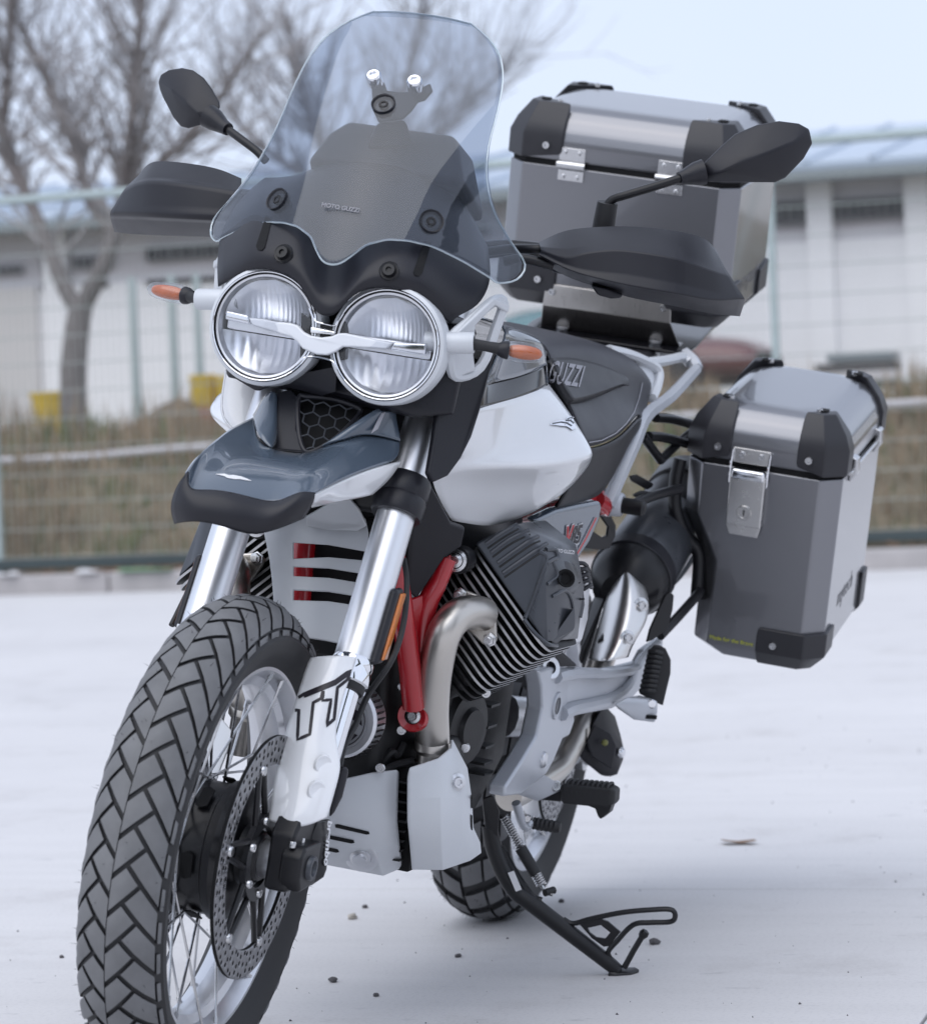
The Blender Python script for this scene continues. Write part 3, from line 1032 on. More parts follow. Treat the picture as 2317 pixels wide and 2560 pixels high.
def make_wheel(name, axle, R0, W, Rb, hw, N, blocks, depth, s_tread, seed, nsp, hub_prof, hubr, rot):
    v, f = lathe_vf(rim_profile(Rb, hw), (0, 0, 0), (0, 1, 0), n=90)
    wheel = put(name, weld(new_mesh(v, f)), 'alloy', bike)
    wheel.location = axle
    wheel.rotation_euler = (0, rot, 0)
    ty = put('tyre', tyre_mesh(R0, W, Rb, N, blocks, depth, s_tread, seed), None, wheel, smooth=True)
    lathe('hub', hub_prof, (0, 0, 0), (0, 1, 0), 'black_metal', wheel, n=40)
    # cross-laced spokes, alike ones share one mesh
    sp = []
    for sg in (1, -1):
        for dr in (1, -1):
            a = V(((Rb - .004), sg * (hw + .001), 0))
            w = dr * 1.05
            b = V((hubr * math.cos(w), sg * .006 + (-.02 if sg > 0 else -.03), hubr * math.sin(w)))
            m = MB().add(*tube_vf([a, b], .0019, n=6, k=1))
            d = (b - a).normalized()
            m.add(*tube_vf([a - d * .004, a + d * .014], .0033, n=6, k=1))
            m.add(*tube_vf([b - d * .008, b + d * .003], .0038, n=6, k=1))
            me = new_mesh(m.v, m.f)
            me.materials.append(MATS['bolt_steel'])
            sp.append(me)
    for i in range(nsp):
        o = bpy.data.objects.new('spoke', sp[i % 4])
        COL.objects.link(o)
        o.parent = wheel
        o.rotation_euler = (0, 2 * math.pi * i / nsp, 0)
    return wheel

fr_blocks = [[(0.008, 0.112), (0.43, 0.862), (0.209, 1.281), (0.008, 0.925)], [(0.262, 0.374), (0.481, 0.766), (0.852, 0.066), (0.852, -0.741)], [(0.9, 0.12), (1, 0.06), (1, 0.72), (0.9, 0.78)]]
front_wheel = make_wheel('front_wheel', (1.53, 0, .333), .333, .0565, .2455, .033, 44, fr_blocks, .0055, .078, 1, 36,
    [(0, -.062), (.03, -.062), (.034, -.055), (.088, -.046), (.092, -.04), (.092, -.02), (.086, -.016), (.086, .02), (.092, .024), (.092, .034), (.070, .046), (.04, .05), (.034, .07), (.03, .075), (0, .075)], .087, .12)
rr_blocks = [[(.03, .05), (.40, .28), (.40, .92), (.03, .68)], [(.45, .28), (.74, .40), (.74, 1.02), (.45, .92)], [(.79, .32), (1.0, .36), (1.0, .88), (.79, .94)]]
rear_wheel = make_wheel('rear_wheel', (0, 0, .322), .322, .076, .218, .052, 24, rr_blocks, .008, .095, 2, 36,
    [(0, -.08), (.03, -.08), (.09, -.06), (.092, -.02), (.07, -.016), (.07, .02), (.085, .03), (.085, .05), (.03, .08), (0, .08)], .08, .05)

def brake(side, par, r0, r1, y, hole, cells, arms, cr, name='brake_disc'):
    me = holed_disc(r0, r1, 3, cells, y * side, .005, hole)
    d = put(name, me, 'disc_steel', par, solid=.005)
    d.data.materials.append(MATS['void_black'])
    d.modifiers['solid'].material_offset_rim = 1  # black walls put the shade inside the drilled holes into the colour
    # carrier spider
    mb = MB()
    for i in range(arms):
        w = 2 * math.pi * (i + .3) / arms
        for s in (-1, 1):
            a = V((cr * math.cos(w + s * .34), y * side, cr * math.sin(w + s * .34)))
            b = V(((r0 + .004) * math.cos(w + s * .06), y * side, (r0 + .004) * math.sin(w + s * .06)))
            mb.add(*tube_vf([a, b], .0042, n=6, k=1))
    v, f = lathe_vf([(cr - .012, -.004), (cr + .006, -.004), (cr + .006, .004), (cr - .012, .004), (cr - .012, -.004)], (0, y * side, 0), (0, 1, 0), n=40)
    mb.add(v, f)
    mb.build('disc_carrier', 'black_metal', par)
    for i in range(arms):
        w = 2 * math.pi * (i + .3) / arms
        lathe('disc_rivet', [(0, .005), (.006, .005), (.0075, .003), (.0075, -.004)], ((r0 + .003) * math.cos(w), (y + .001) * side, (r0 + .003) * math.sin(w)), (0, side, 0), 'bolt_steel', par, n=12)
        bolt('disc_bolt', ((cr - .003) * math.cos(w + .2), (y + .004) * side, (cr - .003) * math.sin(w + .2)), (0, side, 0), .006, 'bolt_steel', par)
for sd in (1, -1):
    brake(sd, front_wheel, .122, .160, .069, .0033, 66, 6, .052)
brake(1, rear_wheel, .092, .130, .085, .0035, 50, 5, .05)
lathe('axle_spacer', [(.0, .0), (.024, 0), (.026, .004), (.026, .02), (.022, .024), (0, .024)], (0, .074, 0), (0, 1, 0), 'alloy', front_wheel, n=24)
for i in range(6):
    w = 2 * math.pi * i / 6
    prism('hub_window', [V((.0925 * math.cos(w + a), y, .0925 * math.sin(w + a))) for a, y in ((-.16, -.004), (.16, -.004), (.2, .004), (.16, .012), (-.16, .012), (-.2, .004))], V((math.cos(w), 0, math.sin(w))) * .002, 'void_black', front_wheel, bevel=0)

# ---------------------------------------------------------- fork
def fx(z): return 1.51 - .495 * (z - .333)
FD = V((-.495, 0, 1)).normalized()        # along the fork, upward
FN = V((1, 0, .495)).normalized()         # across it, forward
for sd in (1, -1):
    y = .111 * sd
    P = lambda z: V((fx(z), y, z))
    leg = lathe('fork_leg', [(.0, 0), (.0268, 0), (.0268, .565), (0, .565)], P(.565), FD, 'fork_alloy', bike, n=32)
    # dust seal and inner tube
    lathe('fork_collar', [(.0262, -.012), (.0292, -.010), (.0292, .004), (.0278, .008), (.0288, .012), (.0288, .020), (.0270, .024)], P(.568), FD, 'chrome', leg, n=32)
    lathe('inner_tube', [(.0, 0), (.0205, 0), (.0205, .16), (0, .16)], P(.42), FD, 'chrome', leg, n=28)
    lathe('wiper_seal', [(.0, 0), (.0245, 0), (.026, .003), (.026, .012), (.0, .014)], P(.548), FD, 'rubber_black', leg, n=28)
    # fork foot with axle clamp
    hull('fork_foot', [P(.44) + V((dx, dy * 1, dz)) for dx in (-.016, .026) for dy in (-.02, .016) for dz in (0, .02)] + [V((1.51 + dx, y + dy, .30 + dz)) for dx in (-.012, .055) for dy in (-.02, .014) for dz in (0, .075)], 'black_metal', leg, bevel=.006)
    hull('axle_clamp', [V((1.53 + dx, y + dy * sd, .333 + dz)) for dx, dz in ((-.03, -.026), (.03, -.03), (.042, -.012), (.042, .018), (.03, .03), (-.034, .03)) for dy in (.0, .030)], 'black_metal', leg, bevel=.005)
    lathe('axle_end', [(0, .002), (.009, .002), (.0105, .006), (.015, .006), (.0165, .004), (.0165, -.01)], (1.535, y + .030 * sd, .333), (0, sd, 0), 'engine_grey', leg, n=24)
    for k in range(2):
        bolt('clamp_bolt', (1.565 - .035 * k, y + (.012 + .0 * k) * sd, .3645), (0, 0, 1), .0045, 'bolt_steel', leg)
    # lower bridge clamp
    for zz, nm in ((.805, 'lower_clamp'), (1.02, 'upper_clamp')):
        lathe(nm, [(.0272, -.028), (.034, -.028), (.036, -.024), (.036, -.004), (.0345, 0), (.036, .004), (.036, .026), (.033, .03), (.0272, .03)], P(zz), FD, 'black_plastic', leg, n=28)
    # side reflector
    rb = P(.645) + V((-.005, .0, 0))
    off = V((-.012, .030 * sd, 0))
    hull('reflector_base', [P(z) + off + V((dx, dy * sd, 0)) for z in (.588, .688) for dx in (-.012, .022) for dy in (-.008, .006)], 'black_plastic', leg, bevel=.006)
    hull('reflector', [P(z) + off + V((dx, dy * sd, 0)) for z in (.594, .682) for dx in (-.010, .008) for dy in (.004, .0095)], 'reflector_orange', leg, bevel=.002)
br = hull('lower_yoke', [V((fx(.805) + dx, yy, .805 + dz)) for dx in (-.075, -.03) for yy in (-.105, .105) for dz in (-.03, .03)], 'black_metal', bike, bevel=.01)


from mathutils.bvhtree import BVHTree
VIEW = V((-.9431, -.2687, -.1946)).normalized()      # rough line of sight in the bike's own frame
EYE = V((5.26704, 1.31997, 1.08856))      # where the prints were measured from, in the bike's frame
def project(o, target, d=None, off=.0007, dist=.35):
    """lay a thin print onto the curved face of another part"""
    bpy.context.view_layer.update()
    dg = bpy.context.evaluated_depsgraph_get()
    ev = target.evaluated_get(dg)
    me = ev.to_mesh()
    bv = BVHTree.FromPolygons([v.co.copy() for v in me.vertices], [tuple(p.vertices) for p in me.polygons])
    d0 = V(d).normalized() if d is not None else None
    c = sum((v.co for v in o.data.vertices), V()) / len(o.data.vertices)
    for v in o.data.vertices:
        d = d0 or (v.co - EYE).normalized()
        h = bv.ray_cast(v.co - d * .12, d, dist)
        if h[0] is not None:
            n = h[1] if h[1].dot(d) < 0 else -h[1]
            v.co = h[0] + n * off
    ev.to_mesh_clear()
    o.data.update()
    return o
def on(target, p):
    """the point of a part's surface that lies behind p as measured"""
    t = bpy.data.objects.new('t', bpy.data.meshes.new('t'))
    t.data.from_pydata([tuple(p)], [], [])
    project(t, target, off=0)
    q = t.data.vertices[0].co.copy()
    bpy.data.objects.remove(t)
    return q
def ribbon(name, lines, w, m, parent, target, seg=6, **kw):
    """flat print of constant width along polylines (given in space), laid on target"""
    mb = MB()
    for L in lines:
        P = []
        for a, b in zip(L, L[1:]):
            a, b = V(a), V(b)
            n = max(2, int((b - a).length / .006))
            P += [a.lerp(b, i / n) for i in range(n)]
        P.append(V(L[-1]))
        v, f = [], []
        for i, p in enumerate(P):
            t = (P[min(i + 1, len(P) - 1)] - P[max(i - 1, 0)]).normalized()
            s_ = t.cross(VIEW).normalized() * w / 2
            v += [p - s_, p, p + s_]
        for i in range(len(P) - 1):
            for q in (0, 1):
                f.append((i * 3 + q, i * 3 + q + 1, i * 3 + q + 4, i * 3 + q + 3))
        mb.add(v, f)
    me = bpy.data.meshes.new('m')
    me.from_pydata(mb.v, [], mb.f)
    o = put(name, me, m, parent, smooth=False)
    return project(o, target, **kw)
def shape(name, loop, m, parent, target, **kw):
    """flat filled print with an outline, laid on target"""
    bm = bmesh.new()
    P = [V(q) for q in loop]
    f = bm.faces.new([bm.verts.new(q) for q in P])
    bmesh.ops.triangulate(bm, faces=[f])
    bmesh.ops.subdivide_edges(bm, edges=bm.edges, cuts=3, use_grid_fill=True)
    me = bpy.data.meshes.new('m')
    bm.to_mesh(me)
    bm.free()
    o = put(name, me, m, parent, smooth=False)
    return project(o, target, **kw)

# fork guards with TT lettering
g_rows = [
 [(1.43,0.0664,0.5878),(1.44,0.0866,0.5941),(1.443,0.1038,0.598),(1.433,0.1168,0.5996),(1.419,0.126,0.5976)],
 [(1.437,0.0649,0.5791),(1.448,0.0871,0.5819),(1.45,0.104,0.585),(1.44,0.1167,0.5885),(1.423,0.1259,0.5869)],
 [(1.456,0.0657,0.5489),(1.467,0.0858,0.5514),(1.467,0.1037,0.5566),(1.456,0.1175,0.5641),(1.439,0.1276,0.5765)],
 [(1.47,0.0656,0.5202),(1.482,0.0854,0.5209),(1.481,0.1032,0.5241),(1.47,0.1149,0.5312),(1.454,0.1259,0.5456)],
 [(1.488,0.0652,0.4901),(1.5,0.0882,0.4896),(1.499,0.106,0.4928),(1.489,0.1182,0.498),(1.476,0.1275,0.4965)],
 [(1.505,0.0671,0.4566),(1.517,0.089,0.4561),(1.516,0.1087,0.4597),(1.506,0.1289,0.4663),(1.489,0.1496,0.4683)],
 [(1.522,0.0717,0.4259),(1.534,0.0936,0.4255),(1.533,0.1152,0.4295),(1.523,0.1353,0.436),(1.506,0.1513,0.441)],
 [(1.537,0.0767,0.3952),(1.549,0.1012,0.3975),(1.548,0.1227,0.4015),(1.538,0.1394,0.4034),(1.521,0.1513,0.4075)],
 [(1.54,0.0784,0.3842),(1.552,0.1002,0.384),(1.551,0.1194,0.3837),(1.541,0.1364,0.3896),(1.524,0.1504,0.3999)]]
guard_l = grid('fork_guard', g_rows, 'white_paint', bike, solid=.004, soff=-1, sub=2)
grid('fork_guard', [[mir(q) for q in r] for r in g_rows], 'white_paint', bike, solid=.004, soff=1, sub=2)
ribbon('guard_lettering', [
 [(1.466,0.0699,0.5375),(1.46,0.0748,0.5425),(1.445,0.1096,0.5648),(1.42,0.1202,0.5796),(1.42,0.118,0.5663),(1.43,0.1091,0.5549),(1.46,0.1203,0.5174),(1.47,0.1147,0.5082),(1.44,0.106,0.5392),(1.45,0.098,0.5371),(1.45,0.0969,0.55)],
 [(1.466,0.0772,0.5402),(1.45,0.0964,0.5527),(1.44,0.1085,0.5608),(1.42,0.1176,0.5732)],
 [(1.47,0.0692,0.5205),(1.47,0.0743,0.5222),(1.48,0.0815,0.4848),(1.48,0.097,0.4948),(1.46,0.0891,0.5335),(1.45,0.0954,0.5394),(1.45,0.0969,0.55)]],
 .0042, 'black_print', guard_l, guard_l)
for k, q in enumerate(((1.482,0.1218,0.4594), (1.5,0.1236,0.4273))):
    q = on(guard_l, q)
    n = V((.62, .78, .05)).normalized()
    lathe('guard_dimple', [(0, .0002), (.006, .0003), (.0095, .0010), (.0112, .0018), (.0126, .0014), (.0138, -.002)], q, n, 'white_paint', guard_l, n=20)
# brake caliper behind the left fork foot, right one alike
for sdm in (1, -1):
    fl = (lambda q: q) if sdm == 1 else mir
    cal = hull('brake_caliper', [fl(q) for q in [(1.49,0.1273,0.3873),(1.45,0.1327,0.3853),(1.45,0.1335,0.3755),(1.475,0.1451,0.3234),(1.48,0.1448,0.3137),(1.5,0.1336,0.3019),(1.51,0.128,0.3072),(1.5,0.1248,0.3723)] + [(1.42,0.1213,0.3794),(1.44,0.1326,0.316),(1.46,0.1209,0.2945)]], 'black_metal', bike, bevel=.004)
    hull('caliper_back', [fl(q) for q in [(1.43,0.1319,0.4548),(1.42,0.1389,0.4514),(1.42,0.1366,0.4365),(1.43,0.1385,0.412),(1.44,0.1341,0.3944),(1.445,0.1289,0.385),(1.44,0.1245,0.4165)] + [(1.4,0.1226,0.4498),(1.39,0.1274,0.4314),(1.41,0.118,0.3785)]], 'black_plastic', cal, bevel=.005)
    if sdm == 1:
        o_ = V((1.49,0.1431,0.3603))
        text('caliper_lettering', 'brembo', V((1.47,0.1385,0.3567)) + V((0, .0015, 0)), V((1.478,0.1428,0.3273)) - V((1.462,0.1341,0.3861)), V((-1, .1, 0)), .0185, 'white_print', cal, ext=.0003, bold=.0006)
# brake hose
tube('brake_hose', [(1.27,0.126,0.7223),(1.29,0.1399,0.698),(1.31,0.1505,0.6587),(1.34,0.1572,0.6198),(1.37,0.1563,0.5884)] + [(1.36,0.131,0.5425),(1.38,0.1264,0.505),(1.41,0.1241,0.4753),(1.42,0.125,0.4504)], .0042, 'rubber_black', bike, n=8)
tube('brake_hose', [mir(q) for q in [(1.27,0.126,0.7223),(1.31,0.1505,0.6587),(1.37,0.1563,0.5884)]], .0042, 'rubber_black', bike, n=8)

# ---------------------------------------------------------- front mudguard
gr = [
 [(1.575,-0.0857,0.8128),(1.585,-0.0791,0.7878),(1.578,-0.0532,0.7952),(1.57,-0.0182,0.7953),(1.548,0.0213,0.7878),(1.545,0.0401,0.7962),(1.538,0.0566,0.8097),(1.525,0.0695,0.8099)],
 [(1.5,-0.1033,0.8344),(1.545,-0.0851,0.8091),(1.545,-0.0607,0.817),(1.535,-0.0266,0.8203),(1.515,0.0136,0.8164),(1.505,0.0378,0.8291),(1.49,0.0613,0.8357),(1.45,0.0807,0.8291)],
 [(1.43,-0.1077,0.8517),(1.49,-0.082,0.8332),(1.49,-0.0607,0.8355),(1.485,-0.0304,0.8362),(1.465,0.0096,0.8373),(1.455,0.0349,0.8452),(1.42,0.0578,0.8567),(1.37,0.0947,0.847)],
 [(1.37,-0.1129,0.867),(1.43,-0.0853,0.8486),(1.435,-0.0636,0.8479),(1.43,-0.0349,0.8479),(1.42,0.0104,0.8482),(1.41,0.0303,0.8584),(1.365,0.0583,0.875),(1.312,0.1127,0.8575)],
 [(1.31,-0.102,0.884),(1.36,-0.0789,0.8681),(1.385,-0.0657,0.8557),(1.385,-0.0469,0.8482),(1.39,0.0011,0.8477),(1.38,0.0239,0.8614),(1.33,0.0576,0.8894),(1.303,0.105,0.882)]]
mudg = grid('front_mudguard', gr, 'blue_grey_paint', bike, solid=.004, soff=1, sub=3)
grid('mudguard_horn', [
 [(1.31,-0.1016,0.8845),(1.36,-0.0785,0.8682),(1.38,-0.0631,0.856),(1.385,-0.0464,0.8483)],
 [(1.31,-0.0969,0.895),(1.34,-0.0759,0.8875),(1.355,-0.0589,0.8775),(1.36,-0.0509,0.8516)],
 [(1.315,-0.0889,0.9131),(1.33,-0.0774,0.9105),(1.335,-0.0675,0.9015),(1.335,-0.0605,0.8773)],
 [(1.32,-0.0775,0.9211),(1.325,-0.0748,0.9211),(1.325,-0.0735,0.9196),(1.32,-0.0719,0.9093)]], 'blue_grey_paint', mudg, solid=.004, soff=1, sub=2)
grid('mudguard_horn', [
 [(1.38,0.0243,0.8618),(1.365,0.0429,0.8757),(1.335,0.0592,0.8896),(1.303,0.105,0.882)],
 [(1.365,0.0365,0.8747),(1.355,0.0525,0.8907),(1.33,0.0695,0.8975),(1.3,0.0986,0.8957)],
 [(1.34,0.0551,0.8984),(1.34,0.0646,0.9082),(1.325,0.0746,0.9108),(1.3,0.0932,0.9096)],
 [(1.325,0.0757,0.9183),(1.325,0.0776,0.92),(1.32,0.0802,0.9209),(1.3,0.0897,0.9206)]], 'blue_grey_paint', mudg, solid=.004, soff=1, sub=2)
plate('horn_facet', [(1.324,0.0799,0.9168),(1.322,0.0854,0.9198),(1.33,0.0809,0.8951),(1.34,0.0753,0.888)], .003, 'grey_print', mudg, bevel=.001)
grid('mudguard_lip', [
 [(1.577,-0.0847,0.814),(1.59,-0.0767,0.7882),(1.583,-0.0514,0.796),(1.575,-0.0164,0.7961),(1.552,0.0227,0.7885),(1.549,0.0414,0.7969),(1.542,0.0579,0.8104),(1.527,0.0707,0.8105)],
 [(1.585,-0.0939,0.7943),(1.6,-0.0753,0.7807),(1.597,-0.0436,0.7872),(1.59,-0.0124,0.7857),(1.57,0.0223,0.779),(1.565,0.0423,0.7871),(1.556,0.0611,0.8008),(1.53,0.0717,0.803)],
 [(1.58,-0.101,0.7651),(1.605,-0.0657,0.7656),(1.6,-0.0386,0.7689),(1.595,-0.0097,0.7665),(1.577,0.019,0.7618),(1.57,0.0385,0.7687),(1.558,0.0553,0.7821),(1.53,0.0673,0.7903)],
 [(1.575,-0.0925,0.7456),(1.6,-0.064,0.7554),(1.597,-0.038,0.757),(1.592,-0.0119,0.7532),(1.575,0.0078,0.7483),(1.567,0.0271,0.7543),(1.555,0.0443,0.7643),(1.53,0.0613,0.7773)]], 'black_plastic', mudg, solid=.005, soff=0, sub=2)
grid('mudguard_side', [
 [(1.52,0.0674,0.8083),(1.447,0.08,0.8275),(1.368,0.0943,0.8455),(1.31,0.1117,0.8559)],
 [(1.515,0.0665,0.8028),(1.445,0.0729,0.8135),(1.372,0.0935,0.8309),(1.312,0.1081,0.8449)],
 [(1.505,0.0631,0.796),(1.445,0.0662,0.8012),(1.385,0.0856,0.8113),(1.322,0.1018,0.8283)],
 [(1.49,0.0567,0.7896),(1.44,0.0613,0.7942),(1.39,0.0759,0.8005),(1.345,0.0903,0.8087)]], 'white_paint', mudg, solid=.004, sub=2)
grid('mudguard_side', [[mir(q) for q in r] for r in [
 [(1.52,0.0674,0.8083),(1.447,0.08,0.8275),(1.368,0.0943,0.8455),(1.31,0.1117,0.8559)],
 [(1.515,0.0665,0.8028),(1.445,0.0729,0.8135),(1.372,0.0935,0.8309),(1.312,0.1081,0.8449)],
 [(1.49,0.0567,0.7896),(1.44,0.0613,0.7942),(1.39,0.0759,0.8005),(1.345,0.0903,0.8087)]]], 'white_paint', mudg, solid=.004, sub=2)
# eagle print on the mudguard
shape('mudguard_emblem', [(1.56,-0.0543,0.8152),(1.555,-0.0442,0.8174),(1.555,-0.0376,0.8164),(1.55,-0.0333,0.8174),(1.545,-0.0244,0.8168),(1.54,-0.0175,0.8148),(1.535,-0.0126,0.8125),(1.54,-0.0193,0.8125),(1.545,-0.026,0.8129),(1.55,-0.0304,0.8123),(1.55,-0.0346,0.8122),(1.55,-0.041,0.8122),(1.555,-0.0437,0.8142)], 'white_print', mudg, mudg)
# slotted white panel behind the front wheel
ys_ = [(700, 0), (950, 0), (1060, 0), (1165, 0), (1218, 0), (1278, 0), (1370, 0), (1435, 0), (1580, 0), (1690, 0)]
panel_rows = [
 [(1.215,-0.0954,0.7417),(1.22,-0.0563,0.7526),(1.22,-0.0062,0.7607),(1.207,0.0433,0.7642)],
 [(1.22,-0.0954,0.719),(1.225,-0.0531,0.7359),(1.225,-0.002,0.7443),(1.21,0.052,0.7441)],
 [(1.225,-0.0892,0.7082),(1.23,-0.0477,0.7153),(1.23,0.0033,0.7206),(1.215,0.0552,0.7189)],
 [(1.23,-0.0793,0.6873),(1.235,-0.0426,0.6936),(1.235,0.0076,0.7042),(1.22,0.0587,0.7072)],
 [(1.235,-0.0743,0.6768),(1.24,-0.0392,0.683),(1.24,0.0116,0.6894),(1.225,0.0631,0.6888)],
 [(1.235,-0.0706,0.6645),(1.24,-0.0373,0.6703),(1.24,0.0136,0.6763),(1.225,0.0651,0.6757)],
 [(1.245,-0.0624,0.6464),(1.25,-0.0309,0.652),(1.25,0.0197,0.6585),(1.235,0.0712,0.6579)],
 [(1.25,-0.0577,0.6334),(1.255,-0.0272,0.6389),(1.255,0.0233,0.6461),(1.24,0.0746,0.6459)],
 [(1.26,-0.0478,0.6044),(1.265,-0.0167,0.6058),(1.265,0.0279,0.6093),(1.25,0.0789,0.6107)],
 [(1.265,-0.0416,0.5907),(1.27,-0.0083,0.5921),(1.27,0.0321,0.5932),(1.255,0.0769,0.5903)]]
v, f = grid_vf(panel_rows)
f = [q for i, q in enumerate(f) if not (i // 3 in (2, 4, 6) and i % 3 >= 1)]
put('slotted_panel', new_mesh(v, f), 'matt_silver_paint', bike, solid=.004, bevel=.0015, bseg=2)
plate('panel_lip', [(1.235,-0.0342,0.7544),(1.25,0.001,0.7799),(1.26,0.034,0.7919),(1.245,0.0446,0.7783),(1.225,0.0527,0.7565),(1.22,0.039,0.7466),(1.235,0.0015,0.7435),(1.24,-0.0284,0.7426)], .006, 'matt_silver_paint', bike, bevel=.003)
# red frame tubes and dark engine front seen through the slots
for q in ([(1.16,-0.0562,0.7202),(1.17,-0.0515,0.6818),(1.18,-0.0434,0.6222)], [(1.1,-0.0363,0.7214),(1.1,0.0006,0.6786),(1.1,0.0101,0.6624)]):
    tube('frame_tube', q, .017, 'frame_red', bike, n=14)
hull('front_cover', [V((1.13 + dx, yy, zz)) for dx in (0, .03) for yy, zz in ((-.09, .76), (.09, .76), (-.09, .56), (.09, .56))], 'void_black', bike, bevel=.004)

# ---------------------------------------------------------- vent between mudguard horns
plate('vent_panel', [(1.318,-0.0753,0.9194),(1.318,-0.0521,0.9284),(1.325,-0.0395,0.9205),(1.345,-0.0282,0.8781),(1.366,-0.0066,0.8502),(1.356,-0.0548,0.8463),(1.335,-0.0616,0.8771)], .006, 'black_plastic', bike, bevel=.002)
vp = [(1.333,-0.0354,0.919),(1.33,-0.0248,0.9231),(1.322,0.0098,0.9249),(1.318,0.0447,0.9188),(1.32,0.0486,0.912),(1.335,0.0448,0.8978),(1.36,0.0307,0.8727),(1.378,0.0112,0.8542),(1.375,-0.0029,0.854),(1.36,-0.0195,0.8774)]
vent = tube('vent_frame', vp, .0035, 'black_plastic', bike, n=8, closed=True)
hull('vent_filler', [(1.3,-0.0826,0.9174),(1.295,-0.058,0.9282),(1.285,-0.0204,0.9383),(1.285,0.0107,0.9388),(1.285,0.0604,0.9193),(1.305,0.0465,0.8939),(1.325,0.0238,0.8694),(1.35,-0.0062,0.8471),(1.345,-0.0575,0.8452),(1.315,-0.0686,0.8761)] + [(1.22,-0.1109,0.9139),(1.22,0.0398,0.9165),(1.26,-0.0366,0.8415),(1.26,-0.0874,0.8399)], 'void_black', bike, bevel=.003)  # black filler added to darken the gap behind the grille
# honeycomb grille
import itertools
def hexgrille():
    # plane through the vent opening
    o = V((1.343,0.0127,0.8949))
    ex = (V((1.319,0.0457,0.9147)) - V((1.336,-0.0337,0.915))).normalized()
    n = loop_normal(vp)
    ey = n.cross(ex).normalized()
    if ey.z < 0: ey = -ey
    poly = [((V(q) - o).dot(ex), (V(q) - o).dot(ey)) for q in vp]
    def inside(x, y):
        c = False
        for (x1, y1), (x2, y2) in zip(poly, poly[1:] + poly[:1]):
            if (y1 > y) != (y2 > y) and x < (x2 - x1) * (y - y1) / (y2 - y1) + x1:
                c = not c
        return c
    r = .0125
    mb = MB()
    for i in range(-6, 7):
        for j in range(-8, 9):
            cx, cy = i * r * 1.732 + (j % 2) * r * .866, j * r * 1.5
            pts = [(cx + r * math.cos(R(60 * k + 30)), cy + r * math.sin(R(60 * k + 30))) for k in range(6)]
            for k in (0, 1, 2):
                a, b = pts[k], pts[k + 1]
                m = ((a[0] + b[0]) / 2, (a[1] + b[1]) / 2)
                if inside(*m):
                    mb.add(*tube_vf([o + ex * a[0] + ey * a[1] + n * .001, o + ex * b[0] + ey * b[1] + n * .001], .0011, n=5, k=1))
    mb.build('honeycomb_grille', 'engine_grey', vent)
    return o, n
hexgrille()

# ---------------------------------------------------------- headlights
HX, HY, HZ = 1.3613, .0863, 1.0092
AX = V((1, 0, .03)).normalized()
for sd in (-1, 1):
    c = V((HX, HY * sd, HZ))
    h = lathe('headlight', [(.05, -.085), (.072, -.06), (.0795, -.03), (.0808, -.002), (.0798, .003), (.0752, .006), (.0742, .004), (.0742, -.004)], c, AX, 'matt_silver_paint', bike, n=64)
    lathe('chrome_ring', [(.0742, .002), (.0742, .0072), (.0734, .0082), (.0722, .0078), (.0718, .004)], c, AX, 'chrome', h, n=64)
    lathe('black_ring', [(.0718, .002), (.0715, .0062), (.0704, .0056), (.0700, .001)], c, AX, 'black_gloss', h, n=64)
    lathe('inner_ring', [(.0702, .0015), (.0697, .0052), (.0668, .0046), (.0645, -.004), (.0635, -.012)], c, AX, 'alloy', h, n=64)
    lathe('lens', [(.0001, .0125), (.02, .0117), (.04, .0093), (.055, .0068), (.0655, .0045)], c, AX, 'lens_clear', h, n=48)
    for half in (0, 1):
        rows = []
        for i in range(17):
            row = []
            t = i / 16
            for j in range(61):
                s = -1 + 2 * j / 60
                if half:    # upper bowl: smooth with shallow flutes
                    z = .008 + t * .056
                    yy = s * math.sqrt(max(0, .064 ** 2 - z * z))
                    rho = math.hypot(yy, z) / .064
                    x = -.008 - .040 * (1 - rho ** 2.2) + .00045 * math.sin(yy / .0068 * 2 * math.pi) * (1 - rho ** 6)
                else:       # lower bowl: strong vertical ribs, step in the middle
                    z = -.012 - t * .052
                    yy = s * math.sqrt(max(0, .064 ** 2 - z * z))
                    rho = math.hypot(yy, z) / .064
                    x = -.006 - .036 * (1 - rho ** 2) + .0011 * abs(math.sin((yy + .15 * z) / .0125 * math.pi)) * (1 - rho ** 8) + .008 * (1 - rho ** 2) / (1 + math.exp((yy + .5 * z + .028) / .004))
                row.append(c + AX * x + V((0, yy, z)))
            rows.append(row)
        v, f = grid_vf(rows)
        put('reflector', weld(new_mesh(v, f), 1e-6), 'reflector_mirror', h)
    # shelf between the two bowls
    hull('reflector_shelf', [c + V((x, y, z)) for x, w in ((-.038, .03), (-.010, .060)) for y in (-w, w) for z in (-.011, .007)], 'reflector_mirror', h, bevel=.002)
bar = [(1.366,-0.1101,1.0172),(1.367,-0.09,1.0187),(1.368,-0.0696,1.0179),(1.369,-0.0496,1.0189),(1.37,-0.0381,1.0174),(1.371,-0.0277,1.0099),(1.372,-0.0169,1.0063),(1.373,-0.0008,1.0064),(1.373,0.0124,1.0098),(1.373,0.0214,1.0152),(1.372,0.0306,1.0169),(1.37,0.0595,1.0153),(1.366,0.0975,1.0136),(1.366,0.0893,1.0035),(1.368,0.0707,1.0022),(1.371,0.0427,0.9994),(1.372,0.0306,0.998),(1.373,0.0213,0.9901),(1.373,0.0105,0.9838),(1.373,-0.005,0.9825),(1.372,-0.0176,0.9853),(1.371,-0.0263,0.9877),(1.37,-0.0357,0.9957),(1.369,-0.0467,1.0007),(1.368,-0.0714,1.0036),(1.366,-0.1026,1.0075)]
